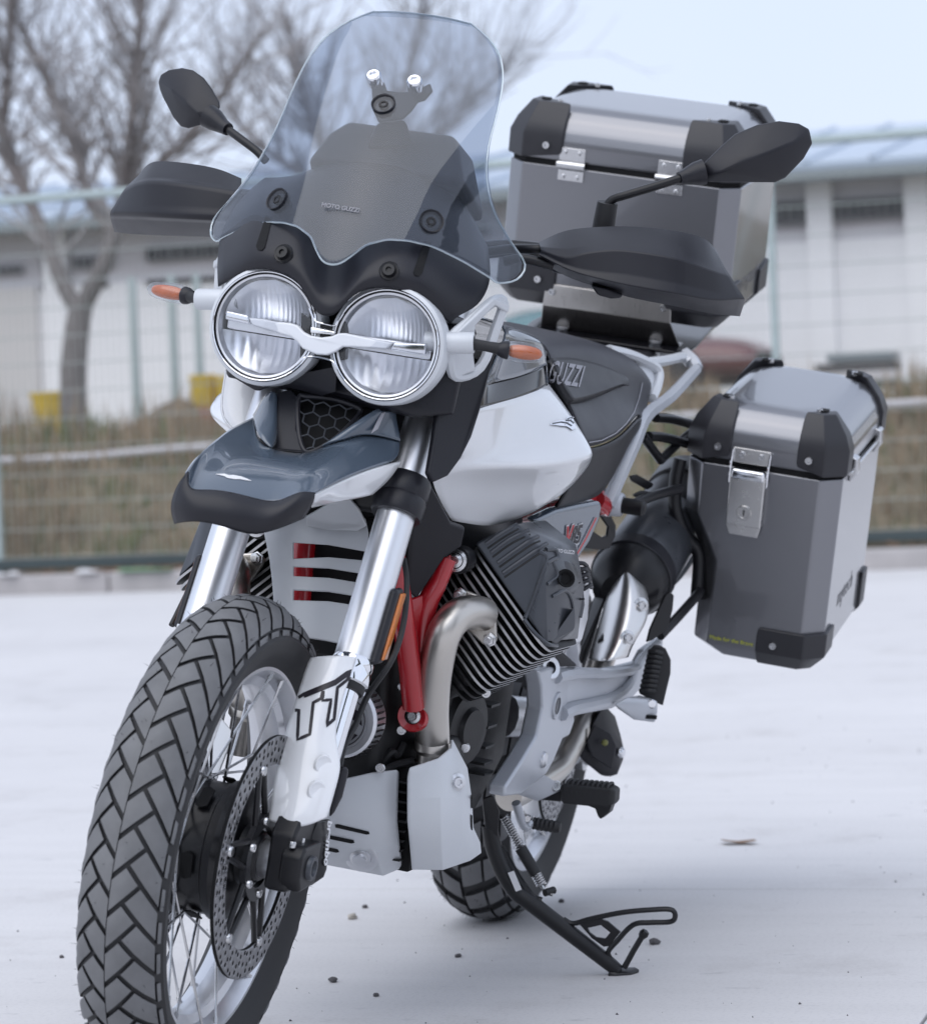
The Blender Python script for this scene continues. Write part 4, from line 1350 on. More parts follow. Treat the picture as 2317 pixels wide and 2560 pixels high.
prism('running_light', bar, V((.010, 0, 0)), 'drl_plastic', bike, bevel=.003)
for q in ([(1.362,-0.1444,1.0223),(1.364,-0.1112,1.0201),(1.364,-0.1064,1.008),(1.362,-0.1445,1.01)], [(1.364,0.0971,1.0142),(1.36,0.1404,1.019),(1.36,0.1418,1.0036),(1.364,0.0925,1.0037)], [(1.366,-0.0213,1.0188),(1.366,0.0157,1.0179),(1.367,0.015,1.0116),(1.367,-0.0201,1.0093)]):
    prism('light_trim', q, V((.009, 0, 0)), 'chrome', bike, bevel=.0025)
prism('lamp_bridge', [(1.355,-0.0391,1.035),(1.355,-0.0209,1.0264),(1.355,-0.0037,1.0233),(1.355,0.0098,1.0252),(1.355,0.0238,1.0366),(1.355,0.0323,0.9819),(1.355,0.0125,0.9761),(1.355,-0.0203,0.9769),(1.355,-0.0309,0.9687)], V((.02, 0, 0)), 'black_gloss', bike, bevel=.002)
tube('bridge_trim', [(1.368,-0.0267,1.0419),(1.368,-0.0202,1.0316),(1.368,-0.0144,1.0259),(1.368,-0.0014,1.0247),(1.368,0.0114,1.0247),(1.368,0.0162,1.0313),(1.368,0.0214,1.0423)], .0014, 'chrome', bike, n=8)
tube('bridge_trim', [(1.368,-0.0336,0.9643),(1.368,-0.0252,0.974),(1.368,-0.0188,0.9777),(1.368,-0.0043,0.9795),(1.368,0.0117,0.9782),(1.368,0.0184,0.9754),(1.368,0.0251,0.9675)], .0014, 'chrome', bike, n=8)
# headlight rear shell (black) under and behind the lamps
hull('lamp_shell', [V((x, y, z)) for x, w, za, zb in ((1.30, .155, .95, 1.05), (1.28, .165, .93, 1.05), (1.24, .15, .93, 1.06)) for y in (-w, w) for z in (za, zb)] + [(1.29,0.1763,0.9794),(1.3,0.1744,0.9294),(1.315,0.1277,0.9167),(1.33,0.0886,0.928)], 'black_plastic', bike, bevel=.006)
hull('lamp_chin', [(1.34,-0.1323,0.9429),(1.335,-0.1311,0.9323),(1.34,-0.0941,0.9189),(1.345,-0.0779,0.9281),(1.35,-0.0514,0.9441),(1.34,-0.0386,0.9489),(1.3,-0.1032,0.9398)], 'black_plastic', bike, bevel=.004)
hull('lamp_chin', [(1.32,-0.0878,0.9337),(1.345,-0.0536,0.9465),(1.35,0.0182,0.9706),(1.345,0.019,0.936),(1.335,-0.0029,0.9274),(1.325,-0.0525,0.9308),(1.3,0.004,0.9532)], 'black_plastic', bike, bevel=.004)

# ---------------------------------------------------------- nose cowl
cw = [
 [(1.33,-0.1742,1.052),(1.362,-0.1311,1.0793),(1.372,-0.0985,1.0862),(1.378,-0.0643,1.0841),(1.382,-0.0372,1.0714),(1.384,-0.0147,1.0384),(1.384,0.0026,1.034),(1.384,0.0177,1.038),(1.382,0.0354,1.0707),(1.378,0.0614,1.0829),(1.366,0.0959,1.0865),(1.345,0.1309,1.0692),(1.315,0.1553,1.0487)],
 [(1.333,-0.1768,1.0671),(1.37,-0.124,1.0982),(1.38,-0.0959,1.1055),(1.386,-0.0623,1.1033),(1.388,-0.0368,1.0882),(1.39,-0.0091,1.0589),(1.39,0.0059,1.0518),(1.39,0.0245,1.0585),(1.388,0.0414,1.0887),(1.384,0.0659,1.1015),(1.372,0.1056,1.1064),(1.35,0.1404,1.0886),(1.315,0.1619,1.0613)],
 [(1.306,-0.1912,1.0977),(1.348,-0.1386,1.1215),(1.358,-0.1073,1.1279),(1.364,-0.0712,1.1285),(1.368,-0.0426,1.1176),(1.362,-0.0208,1.0811),(1.362,-0.0048,1.078),(1.362,0.0172,1.0811),(1.368,0.034,1.1124),(1.362,0.0659,1.1278),(1.348,0.1058,1.1288),(1.321,0.1456,1.1066),(1.281,0.1805,1.0759)],
 [(1.271,-0.2048,1.128),(1.319,-0.1496,1.1515),(1.326,-0.1192,1.1579),(1.332,-0.084,1.1569),(1.336,-0.0531,1.1501),(1.332,-0.0262,1.1139),(1.332,-0.0119,1.1132),(1.332,0.0029,1.1179),(1.336,0.0221,1.1391),(1.33,0.0598,1.1553),(1.316,0.0946,1.1556),(1.289,0.1394,1.1393),(1.254,0.1857,1.11)],
 [(1.218,-0.2045,1.1785),(1.258,-0.1623,1.1922),(1.273,-0.1283,1.1957),(1.28,-0.1031,1.1985),(1.283,-0.0786,1.1961),(1.286,-0.043,1.1953),(1.286,-0.0257,1.1949),(1.286,-0.0085,1.1945),(1.283,0.0179,1.2009),(1.273,0.0461,1.2001),(1.253,0.086,1.196),(1.228,0.1262,1.1815),(1.213,0.1682,1.1393)],
 [(1.166,-0.1901,1.2123),(1.196,-0.1529,1.2148),(1.211,-0.1195,1.2236),(1.216,-0.1018,1.2338),(1.216,-0.0854,1.2414),(1.216,-0.0573,1.2479),(1.216,-0.0345,1.2509),(1.216,-0.0114,1.2511),(1.216,0.0116,1.2514),(1.211,0.0386,1.2527),(1.196,0.0755,1.2451),(1.176,0.1078,1.2207),(1.166,0.1486,1.161)]]
cowl = grid('nose_cowl', cw, 'black_plastic', bike, solid=.004, soff=-1, sub=2)
for q in ([(1.342,-0.114,1.1521),(1.343,-0.1044,1.1512),(1.36,-0.1024,1.1098),(1.362,-0.1052,1.1047),(1.36,-0.1121,1.1046),(1.358,-0.1159,1.1093)], [(1.332,0.1076,1.1485),(1.332,0.1175,1.1472),(1.348,0.1162,1.1064),(1.349,0.1126,1.1014),(1.35,0.1073,1.1019),(1.35,0.1044,1.106)]):
    shape('cowl_slot', [V(a) - VIEW * .02 for a in q], 'void_black', cowl, cowl, off=.0012)  # black print in place of the shaded depth of an opening
for q in (on(cowl, (1.367,-0.0741,1.1088)), on(cowl, (1.371,0.0776,1.1065))):
    n = V((.93, .1 if q[1] > 0 else -.1, .3)).normalized()
    lathe('cowl_screw', [(0, .004), (.0035, .004), (.004, .007), (.008, .007), (.0085, .004), (.0088, .002), (.0125, .003), (.014, .0)], V(q) + n * .001, n, 'black_metal', cowl, n=20)

# instrument hood behind the screen
hull('instrument_hood', [V((x, y, z)) for x, y, z in ((1.22, -.115, 1.24), (1.22, .115, 1.24), (1.12, -.13, 1.19), (1.12, .13, 1.19), (1.20, -.095, 1.285), (1.20, .095, 1.285), (1.17, -.075, 1.31), (1.17, .075, 1.31), (1.13, -.1, 1.28), (1.13, .1, 1.28))], 'black_plastic', bike, bevel=.012, bseg=3)
hull('screen_post', [(1.215,-0.0204,1.3075),(1.215,0.0185,1.3166),(1.2,0.0251,1.2956),(1.2,0.0308,1.2813),(1.2,-0.0335,1.2853),(1.21,-0.0305,1.2683)] + [(1.2,-0.0254,1.3083),(1.2,0.0137,1.3174),(1.18,0.0245,1.2822),(1.18,-0.0405,1.2697)], 'black_plastic', bike, bevel=.006)

# ---------------------------------------------------------- windscreen
def xc(z):
    T = [(1.09, 1.392), (1.105, 1.386), (1.18, 1.352), (1.27, 1.303), (1.33, 1.262), (1.40, 1.208), (1.47, 1.148)]
    for (z0, x0), (z1, x1) in zip(T, T[1:]):
        if z <= z1:
            return x0 + (x1 - x0) * (z - z0) / (z1 - z0)
    return T[-1][1]
def kz(z): return 2.4 if z < 1.2 else max(1.0, 2.4 - (z - 1.2) * 5.2)
def scr(y, z): return V((xc(z) - kz(z) * y * y, y, z))
edge = [(0, .204, 1.113), (.08, .222, 1.150), (.16, .2265, 1.186), (.24, .205, 1.214), (.33, .178, 1.245), (.42, .160, 1.280), (.52, .1505, 1.315), (.63, .1475, 1.355), (.74, .141, 1.393), (.84, .126, 1.423), (.92, .104, 1.444), (1, .074, 1.462)]
def botz(y):
    T = [(0, 1.104), (.018, 1.109), (.034, 1.133), (.06, 1.147), (.0864, 1.1505), (.12, 1.148), (.16, 1.134), (.204, 1.113)]
    y = abs(y)
    for (y0, z0), (y1, z1) in zip(T, T[1:]):
        if y <= y1:
            return z0 + (z1 - z0) * (y - y0) / (y1 - y0)
    return 1.113
rows = []
NT = 32
for v_, w, ze in edge:
    row = []
    for j in range(NT + 1):
        t = -1 + 2 * j / NT
        y = t * w
        zc = 1.125 + (1.4675 - 1.125) * v_
        z = zc + (ze - zc) * (abs(t) ** 2.2)
        b = (1 - v_) ** 3
        z = z * (1 - b) + botz(t * .204) * b
        row.append(scr(y, z))
    rows.append(row)
screen = grid('windscreen', rows, 'screen_clear', bike, solid=.0035, sub=1)
rim = [rows[0][j] for j in range(NT + 1)] + [r[-1] for r in rows[1:]] + rows[-1][::-1][1:] + [r[0] for r in rows[::-1]][1:-1]
rim.append(rim[0])
tube('screen_edge', rim[:-1], .0015, 'screen_rim', screen, n=6, k=3, closed=True)
def sn(y, z):
    a = scr(y + .004, z) - scr(y - .004, z)
    b = scr(y, z + .004) - scr(y, z - .004)
    n = a.cross(b).normalized()
    return n if n.x > 0 else -n
for y, z, r in ((-.1102, 1.1803, .0165), (.1102, 1.1803, .0165), (0.0, 1.33, .0165)):
    c, n = scr(y, z), sn(y, z)
    g_ = lathe('screen_mount', [(r * .98, .0035), (r, .001), (r * .98, -.004), (r * .7, -.012), (r * .6, -.02)], c, n, 'black_plastic', screen, n=28)
    lathe('mount_dish', [(0, -.004), (r * .55, -.004), (r * .75, -.002), (r * .92, .003), (r * 1.02, .0035)], c, n, 'black_plastic', g_, n=28)
    bolt('mount_bolt', c + n * -.002, n, r * .42, 'black_metal', g_, h=.004)
for y, z in ((-.0295, 1.3673), (.0295, 1.3673)):
    c, n = scr(y, z), sn(y, z)
    g_ = lathe('screen_mount', [(0, .003), (.005, .003), (.0055, .006), (.0085, .006), (.011, .002), (.011, -.012), (0, -.012)], c, n, 'chrome', screen, n=24)
plate('screen_bracket', [(1.203,-0.0413,1.3609),(1.223,-0.0265,1.3224),(1.232,-0.0134,1.3068),(1.229,0.0201,1.3162),(1.223,0.029,1.3294),(1.217,0.0338,1.3423),(1.216,0.0429,1.346),(1.209,0.0501,1.3601),(1.204,0.0436,1.3699),(1.207,0.0347,1.363),(1.21,0.0225,1.3549),(1.21,0.0028,1.3519),(1.209,-0.0148,1.352),(1.203,-0.0228,1.3632),(1.2,-0.0346,1.3675)], .006, 'black_plastic', bike, bevel=.002)
text('screen_lettering', 'MOTO GUZZI', scr(-.008, 1.18) + V((.004, 0, .001)), V((-.05, 1, -.02)), V((-.4, 0, 1)), .0085, 'dim_print', screen, ext=.0002, bold=.0001)

# ---------------------------------------------------------- fuel tank
def both(name, rows, m, parent, **kw):
    """same panel on both sides of the machine"""
    a = grid(name, rows, m, parent, **kw)
    k = dict(kw)
    if k.get('soff'): k['soff'] = -k['soff']
    b = grid(name, [[mir(q) for q in r] for r in rows], m, parent, **k)
    return a, b
def ext(rows, steps):
    """carry the panel on rearwards behind the part that the view shows"""
    return [r + [(r[-1][0] + a, r[-1][1] + b, r[-1][2] + c) for a, b, c in steps] for r in rows]
r_top = [(1.225,0.1824,0.9372)] + [(1.15,0.1866,0.9468),(1.07,0.1943,0.9567),(0.99,0.1987,0.9675),(0.93,0.1968,0.9748),(0.88,0.1911,0.9792)]
tk = [
 r_top,
 [(1.235,0.1794,0.9018)] + [(1.165,0.1878,0.9129),(1.09,0.2014,0.9191),(1.02,0.2172,0.9277),(0.95,0.2248,0.9395),(0.89,0.2232,0.9523)],
 [(1.245,0.173,0.8709)] + [(1.175,0.1893,0.8812),(1.105,0.2086,0.8858),(1.04,0.2345,0.8915),(0.97,0.2551,0.9026),(0.91,0.2594,0.9188)],
 [(1.25,0.142,0.8548),(1.205,0.1718,0.8634),(1.155,0.2108,0.869),(1.1,0.2468,0.8742),(1.02,0.2716,0.8815),(0.95,0.2901,0.8952)],
 [(1.25,0.1419,0.847),(1.205,0.173,0.8553),(1.155,0.2121,0.8609),(1.1,0.2481,0.8659),(1.02,0.2728,0.8737),(0.95,0.292,0.8868)],
 [(1.23,0.1378,0.8306),(1.16,0.1662,0.8326),(1.095,0.1991,0.8368),(1.03,0.2302,0.8434),(0.965,0.2562,0.8546),(0.915,0.2808,0.8743)],
 [(1.18,0.1386,0.8024),(1.12,0.1624,0.7995),(1.055,0.1931,0.8043),(0.99,0.2186,0.8136),(0.93,0.2398,0.8295),(0.895,0.2634,0.8486)],
 [(1.13,0.1449,0.7752),(1.08,0.1608,0.771),(1.025,0.1763,0.7681),(0.955,0.1999,0.7824),(0.9,0.2214,0.8065),(0.87,0.2397,0.8269)]]
tk = ext(tk, [(-.06, -.018, 0), (-.18, -.075, .002), (-.32, -.13, .004)])
tank_l, tank_r = both('tank_side', tk, 'white_paint', bike, solid=.004, soff=-1, sub=2)
grid('tank_front', [[mir(r[0]), (r[0][0] + .004, -r[0][1] * .82, r[0][2]), (r[0][0] - .02, -.085, r[0][2])] for r in tk], 'white_paint', bike, solid=.004, sub=1)
band = [
 [(1.205,0.1815,0.97)] + [(1.13,0.1683,0.9743),(1.06,0.177,0.9823),(0.99,0.1861,0.9931),(0.94,0.1888,1.0015),(0.89,0.1839,1.0093)],
 [(1.22,0.1828,0.9528)] + [(1.142,0.178,0.9605),(1.067,0.1862,0.9694),(0.99,0.1925,0.98),(0.935,0.193,0.9882),(0.885,0.1876,0.9943)],
 [V(q) + V((0, -.0006, 0)) for q in r_top]]
both('tank_band', ext(band, [(-.18, -.07, .01), (-.3, -.11, .02)]), 'black_gloss', bike, solid=.003, soff=-1, sub=2)
grey = [
 [(1.14, .0, 1.055), (1.08, .0, 1.065), (1.03, 0, 1.062), (.99, 0, 1.055), (.95, 0, 1.048), (.91, 0, 1.04)],
 [(1.14, .08, 1.058), (1.08, .08, 1.066), (1.03, .08, 1.062), (.99, .08, 1.055), (.95, .08, 1.047), (.91, .08, 1.037)],
 [(1.13,0.1862,1.0626)] + [(1.08,0.1706,1.059),(1.04,0.1749,1.0561),(1,0.1795,1.0527),(0.96,0.1802,1.0488),(0.92,0.1787,1.043)],
 [(1.16,0.1862,1.0326)] + [(1.09,0.1688,1.0338),(1.045,0.1741,1.0358),(1,0.1808,1.038),(0.95,0.1804,1.0372),(0.91,0.1807,1.0346)],
 [(1.185,0.1838,1.0014)] + [(1.11,0.1677,1.0028),(1.055,0.1757,1.0092),(0.995,0.1829,1.0157),(0.945,0.1847,1.0196),(0.9,0.1826,1.022)],
 [(1.204,0.1814,0.9706)] + [(1.129,0.168,0.9747),(1.059,0.1767,0.9827),(0.989,0.1858,0.9935),(0.939,0.1884,1.0019),(0.889,0.1836,1.0097)]]
both('tank_top', ext(grey, [(-.12, -.03, -.02), (-.28, -.05, -.10)]), 'blue_grey_paint', bike, solid=.003, soff=-1, sub=2)
# eagle badge on the tank side
shape('tank_badge', [(0.99,0.2266,0.9235),(0.975,0.2289,0.9272),(0.965,0.2364,0.9313),(0.955,0.2407,0.9315),(0.945,0.2402,0.9361),(0.935,0.2448,0.9389),(0.93,0.2483,0.9386),(0.935,0.2453,0.9354),(0.94,0.2487,0.9328),(0.94,0.2512,0.9269),(0.94,0.2534,0.922),(0.95,0.2517,0.9191),(0.955,0.2488,0.9213),(0.96,0.245,0.9234),(0.97,0.239,0.9233),(0.98,0.2329,0.9236)], 'chrome', tank_l, tank_l, off=.0022)
ribbon('badge_relief', [[(0.98,0.2284,0.925),(0.965,0.2369,0.9284),(0.955,0.243,0.9281),(0.945,0.2485,0.9244)], [(0.955,0.2407,0.9315),(0.945,0.2452,0.9322),(0.94,0.2498,0.9288)], [(0.945,0.2406,0.9336),(0.935,0.2451,0.9373)]], .0016, 'engine_grey', tank_l, tank_l, off=.0028)
# black shroud between tank and fork
for sdm in (1,):
    fl = (lambda q: q) if sdm == 1 else mir
    plate('side_shroud', [fl(q) for q in [(1.285,0.1432,0.9394),(1.245,0.163,0.9808),(1.21,0.1742,1.0077),(1.185,0.1836,1.0206),(1.207,0.1848,0.9765),(1.23,0.1871,0.9379),(1.247,0.1854,0.9001),(1.265,0.1799,0.8695),(1.28,0.1704,0.8451),(1.295,0.1556,0.8336),(1.3,0.1481,0.8459),(1.292,0.1467,0.8941)]], .012, 'black_plastic', bike, bevel=.003)
    plate('lower_shroud', [fl(q) for q in [(1.2,0.1058,0.7975),(1.22,0.1334,0.8258),(1.16,0.1519,0.7751),(1.14,0.1674,0.7697),(1.13,0.1629,0.7442),(1.13,0.1411,0.7247),(1.14,0.1125,0.6613),(1.15,0.1003,0.6709),(1.17,0.0966,0.7347)]], .012, 'black_plastic', bike, bevel=.003)
# airbox and dark inner mass under the tank
hull('airbox', [V((x, y, z)) for x, w, za, zb in ((1.12, .10, .70, .95), (.9, .15, .72, 1.0), (.62, .12, .68, .9)) for y in (-w, w) for z in (za, zb)], 'black_plastic', bike, bevel=.01)

# ---------------------------------------------------------- seat
st = [
 [(0.7,0.126,1.0333),(0.58,0.1298,1.0391),(0.46,0.1371,1.0406),(0.36,0.1516,1.0383),(0.27,0.1659,1.0295),(0.2,0.1743,1.0154),(0.15,0.1768,0.9983)],
 [(0.72,0.1404,1.0112),(0.6,0.1387,1.0147),(0.49,0.1489,1.0128),(0.4,0.1636,1.0075),(0.31,0.1747,1.0014),(0.22,0.1756,0.9886),(0.165,0.1776,0.975)],
 [(0.73,0.1703,0.9672),(0.62,0.1635,0.963),(0.52,0.1712,0.963),(0.42,0.1805,0.9608),(0.33,0.1839,0.9574),(0.24,0.1805,0.9552),(0.18,0.1798,0.9508)],
 [(0.71,0.1948,0.9228),(0.63,0.1934,0.9205),(0.54,0.196,0.9256),(0.45,0.1992,0.9332),(0.36,0.196,0.9401),(0.27,0.1855,0.9438),(0.2,0.1789,0.9383)],
 [(0.68,0.2062,0.8892),(0.61,0.207,0.8907),(0.54,0.2118,0.8996),(0.47,0.2121,0.9109),(0.38,0.2051,0.9274),(0.28,0.1906,0.9373),(0.21,0.1814,0.9289)],
 [(0.678,0.2068,0.8848),(0.608,0.2077,0.8859),(0.538,0.2132,0.895),(0.468,0.2135,0.9065),(0.378,0.2067,0.9234),(0.279,0.1921,0.934),(0.209,0.182,0.9254)],
 [(0.68,0.1961,0.8366),(0.61,0.2009,0.8408),(0.55,0.206,0.8475),(0.48,0.2075,0.8653),(0.39,0.2027,0.8965),(0.29,0.1929,0.9185),(0.21,0.184,0.9172)],
 [(0.69,0.1784,0.7906),(0.62,0.1894,0.7974),(0.54,0.1987,0.804),(0.47,0.1983,0.8174),(0.38,0.1957,0.8648),(0.28,0.1893,0.9108),(0.21,0.1828,0.9122)]]
ctr = [(q[0], 0, q[2] + .012) for q in st[0]]
c1 = [(q[0], q[1] * .6, q[2] + .008) for q in st[0]]
for sdm in (1, -1):
    fl = (lambda q: q) if sdm == 1 else mir
    so = 1 if sdm == 1 else -1
    s_ = grid('seat', [[fl(q) for q in r] for r in ([ctr, c1] + st[:5])], 'seat_vinyl', bike, solid=.006, soff=so, sub=2)
    grid('seat_skirt', [[fl(q) for q in r] for r in st[5:]], 'seat_side_vinyl', bike, solid=.006, soff=so, sub=2)
    if sdm == 1: seat_l = s_
tube('seat_piping', st[4], .0022, 'black_plastic', seat_l, n=6)
pad = [
 [(0.73,0.1416,1.0085),(0.615,0.1427,1.0138),(0.5,0.1567,1.0087),(0.41,0.1697,0.9989),(0.36,0.1764,0.9885)],
 [(0.745,0.1546,0.9909),(0.635,0.1557,0.993),(0.525,0.1659,0.9895),(0.43,0.1763,0.9879),(0.36,0.1792,0.9859)],
 [(0.75,0.171,0.9671),(0.645,0.1687,0.9702),(0.545,0.1755,0.9747),(0.44,0.18,0.9791),(0.365,0.1785,0.9822)],
 [(0.735,0.1858,0.9487),(0.655,0.1855,0.9522),(0.56,0.1881,0.9624),(0.45,0.1856,0.974),(0.37,0.1787,0.981)]]
pad_l = grid('seat_pad', pad, 'seat_side_vinyl', seat_l, solid=.012, soff=1, sub=2)
t_ = text('seat_lettering', 'GUZZI', V((0.655,0.1566,0.9872)) - VIEW * .02, V((0.57,0.1637,0.9851)) - V((0.73,0.1487,0.9892)), V((0, .12, 1)), .047, 'dim_print', pad_l, ext=0, bold=.0010, space=1.12)
project(t_, pad_l, off=.0012)

# stitching along the seat edge
ribbon('stitching', [[(0.645,0.206,0.8934),(0.58,0.2102,0.8972),(0.51,0.2148,0.9091),(0.43,0.2103,0.9234),(0.33,0.1975,0.9405),(0.24,0.1818,0.9627),(0.2,0.1747,0.9887)]], .0012, 'grey_print', seat_l, seat_l, off=.001)

# ---------------------------------------------------------- rear subframe and rack
for sdm in (1, -1):
    fl = (lambda q: q) if sdm == 1 else mir
    rail = tube('subframe_rail', [fl(q) for q in [(0.33,0.1771,0.7828),(0.31,0.1826,0.819),(0.26,0.1897,0.8868),(0.2,0.1895,0.9339),(0.07,0.1977,0.9692),(-0.1,0.2005,1.022)]], [.0135, .0115, .0125, .0125, .0118, .0105], 'silver_paint', bike, n=6, k=5)
    tube('subframe_rail', [fl(q) for q in [(-0.1,0.2017,1.0227),(-0.12,0.1874,1.0364),(-0.14,0.1685,1.0464)]], .011, 'silver_paint', rail, n=6, k=3)
    tube('grab_rail', [fl(q) for q in [(0.32,0.1375,1.036),(0.22,0.1514,1.0321),(0.12,0.1624,1.0225),(0.09,0.1723,1.0135),(0.09,0.1774,1.0006),(0.11,0.1806,0.981),(0.15,0.1847,0.964)]], .009, 'matt_silver_paint', bike, n=8)
    tube('grab_rail', [fl(q) for q in [(0.12,0.1624,1.0225),(0,0.1651,1.0292),(-0.11,0.1709,1.0383),(-0.11,0.1852,1.0307)]], .0095, 'matt_silver_paint', bike, n=8)
    lathe('frame_boss', [(0, .004), (.018, .004), (.020, .001), (.021, -.012), (.023, -.016), (.0235, -.030), (.018, -.045), (0, -.045)], fl((0.3,0.1928,0.7853)), (0, sdm, 0), 'silver_paint', bike, n=20)
    lathe('boss_sleeve', [(0, .042), (.0095, .042), (.0135, .038), (.0135, 0), (0, 0)], V(fl((0.3,0.1928,0.7853))), (0, sdm, 0), 'black_metal', bike, n=20)
    bolt('boss_bolt', V(fl((0.3,0.2208,0.7867))), (0, sdm, 0), .008, 'bolt_steel', bike)
tube('frame_tube', [(0.4,0.1707,0.7928),(0.36,0.1746,0.7831),(0.36,0.1713,0.7731)], .018, 'frame_red', bike, n=12)
hull('tail_under', [V((x, y, z)) for x, w, za, zb in ((.3, .12, .92, 1.0), (-.1, .11, .98, 1.035), (-.42, .08, 1.02, 1.05)) for y in (-w, w) for z in (za, zb)], 'black_plastic', bike, bevel=.012)
rack = plate('luggage_rack', [V((x, y, 1.0546 - (x + .254) * .222)) for x, y in ((-.2, .135), (-.235, .156), (-.28, .158), (-.56, .14), (-.56, -.14), (-.28, -.158), (-.235, -.156), (-.2, -.135))], .006, 'black_gloss', bike, bevel=.002)
for sdm in (1, -1):
    lathe('rack_post', [(0, -.01), (.0095, -.01), (.0095, .045), (.006, .047), (.006, .055), (.011, .056), (.012, .060), (0, .062)], (-.2506, .0888 * sdm, 1.0), (.2, 0, .98), 'alloy', rack, n=18)
    lathe('rack_post', [(0, -.01), (.0095, -.01), (.0095, .05), (0, .05)], (-.45, .0888 * sdm, 1.04), (.2, 0, .98), 'alloy', rack, n=18)
hull('tail_panel', [(-0.1,-0.1069,1.0466),(-0.1,-0.0786,1.0378),(-0.05,-0.0407,1.0317),(-0.02,-0.0614,1.0278),(-0.08,-0.0978,1.0396)] + [(-0.25,-0.1468,1.0454),(-0.25,-0.0923,1.0321)], 'matt_silver_paint', bike, bevel=.006)
hull('tail_panel', [(0.2,0.1137,1.0355),(0.15,0.1376,1.0317),(0.1,0.1629,1.023),(0.06,0.1679,1.0146),(0.1,0.1776,0.9857),(0.13,0.1788,0.9731),(0.12,0.1662,0.9985),(0.15,0.1544,1.0207)], 'matt_silver_paint', bike, bevel=.008)
# pannier carrier
for q, r in (([(0.12,0.1893,0.9317),(0.05,0.2018,0.9314),(-0.05,0.2172,0.9251)], .0085), ([(0.16,0.1908,0.8999),(0.1,0.2051,0.8995),(-0.02,0.2238,0.8907)], .0085),
             ([(0.27,0.2074,0.7886),(0.18,0.2229,0.8037),(0.08,0.2418,0.8158)], .0085), ([(0.16,0.2635,0.5673),(0.1,0.2791,0.6025),(0,0.2892,0.6402)], .0085),
             ([(0.02,0.2222,0.8649),(0.02,0.2198,0.8263),(0.02,0.2268,0.7775),(0,0.2471,0.7335),(-0.02,0.272,0.7041),(-0.02,0.2811,0.6244)], .012)):
    tube('carrier_tube', q, r, 'black_metal', bike, n=12)
tube('carrier_tube', [(.10, .205, .86), (-.02, .215, .90), (-.30, .22, .955), (-.36, .22, .93), (-.34, .22, .80), (-.25, .222, .70), (-.05, .222, .64), (.06, .215, .68)], .008, 'black_metal', bike, n=10)
tube('carrier_tube', [(.10, .205, .86), (.2, .19, .90)], .008, 'black_metal', bike, n=10, k=1)
tube('carrier_tube', [(.06, .215, .68), (.2, .2, .60), (.27, .19, .55)], .008, 'black_metal', bike, n=10)
tube('frame_tube', [(.37, .165, .80), (.52, .13, .77), (.72, .10, .76)], .017, 'frame_red', bike, n=12)
tube('frame_tube', [(.37, -.165, .80), (.52, -.13, .77), (.72, -.10, .76)], .017, 'frame_red', bike, n=12)
plate('carrier_plate', [(0.2,0.2498,0.5568),(0.2,0.2522,0.5799),(0.17,0.262,0.6372),(0.17,0.2692,0.6456),(0.16,0.2752,0.6401),(0.16,0.2767,0.6152),(0.17,0.2756,0.5821),(0.19,0.2566,0.5609)], .006, 'black_metal', bike, bevel=.002)
plate('carrier_plate', [(0.2,0.1772,0.8297),(0.19,0.188,0.8337),(0.14,0.2062,0.8211),(0.14,0.2047,0.8147),(0.15,0.199,0.809),(0.2,0.1822,0.8219)], .006, 'black_metal', bike, bevel=.002)
hull('carrier_clamp', [(0.2,0.1855,0.8005),(0.18,0.1946,0.8089),(0.14,0.2209,0.8074),(0.13,0.2227,0.7977),(0.17,0.2024,0.7928),(0.2,0.1889,0.795)], 'black_metal', bike, bevel=.004)
plate('heel_plate', [(0.3,0.158,0.7645),(0.28,0.1698,0.7683),(0.25,0.1771,0.7469),(0.25,0.1789,0.7278),(0.27,0.1767,0.7089),(0.3,0.1648,0.7051),(0.34,0.1484,0.708),(0.33,0.1477,0.7278),(0.32,0.1575,0.7358),(0.3,0.1688,0.7267),(0.28,0.1721,0.7302),(0.27,0.1695,0.7439),(0.29,0.1615,0.7576)], .006, 'black_metal', bike, bevel=.002)
# side cover with V85
sc = plate('side_cover', [(0.78,0.1655,0.7711),(0.7,0.1771,0.7869),(0.62,0.1898,0.7946),(0.54,0.2052,0.8011),(0.53,0.2078,0.7926),(0.53,0.2063,0.7695),(0.55,0.1979,0.7344),(0.58,0.1933,0.7047),(0.6,0.1873,0.7039),(0.64,0.181,0.7281),(0.69,0.1763,0.7458),(0.74,0.1714,0.7588)], .02, 'blue_grey_paint', bike, bevel=.006, bseg=3)
hull('side_cover_ridge', [(0.74,0.1729,0.7789),(0.67,0.1826,0.7897),(0.55,0.2063,0.8011),(0.55,0.2095,0.7957),(0.6,0.1988,0.7793),(0.67,0.1853,0.7723),(0.74,0.1749,0.766)] + [(0.62,0.1702,0.7865),(0.5,0.1945,0.798),(0.55,0.1867,0.776)], 'blue_grey_paint', sc, bevel=.006)
_r = V((0.56,0.1944,0.7433)) - V((0.62,0.1849,0.737))
_u = V((0, .10, 1))
_o = -VIEW * .015
for s_, q, sz, m_ in (('V', (0.615,0.1869,0.7399), .046, 'red_print'), ('85', (0.585,0.1921,0.7415), .043, 'black_print'), ('TT', (0.59,0.1945,0.7235), .017, 'white_print')):
    for k, (mm, dd, bo) in enumerate(((m_, .0016, .0010), ('white_print', .0, .0026))[:1 if s_ == 'TT' else 2]):
        project(text('cover_lettering', s_, V(q) + _o, _r, _u, sz, mm, sc, ext=0, bold=bo, squash=.9), sc, off=.0012 + dd)
ribbon('cover_stripe', [[(0.53,0.2072,0.7731),(0.55,0.2007,0.7395),(0.575,0.1933,0.7068)]], .0020, 'red_print', sc, sc, off=.002)

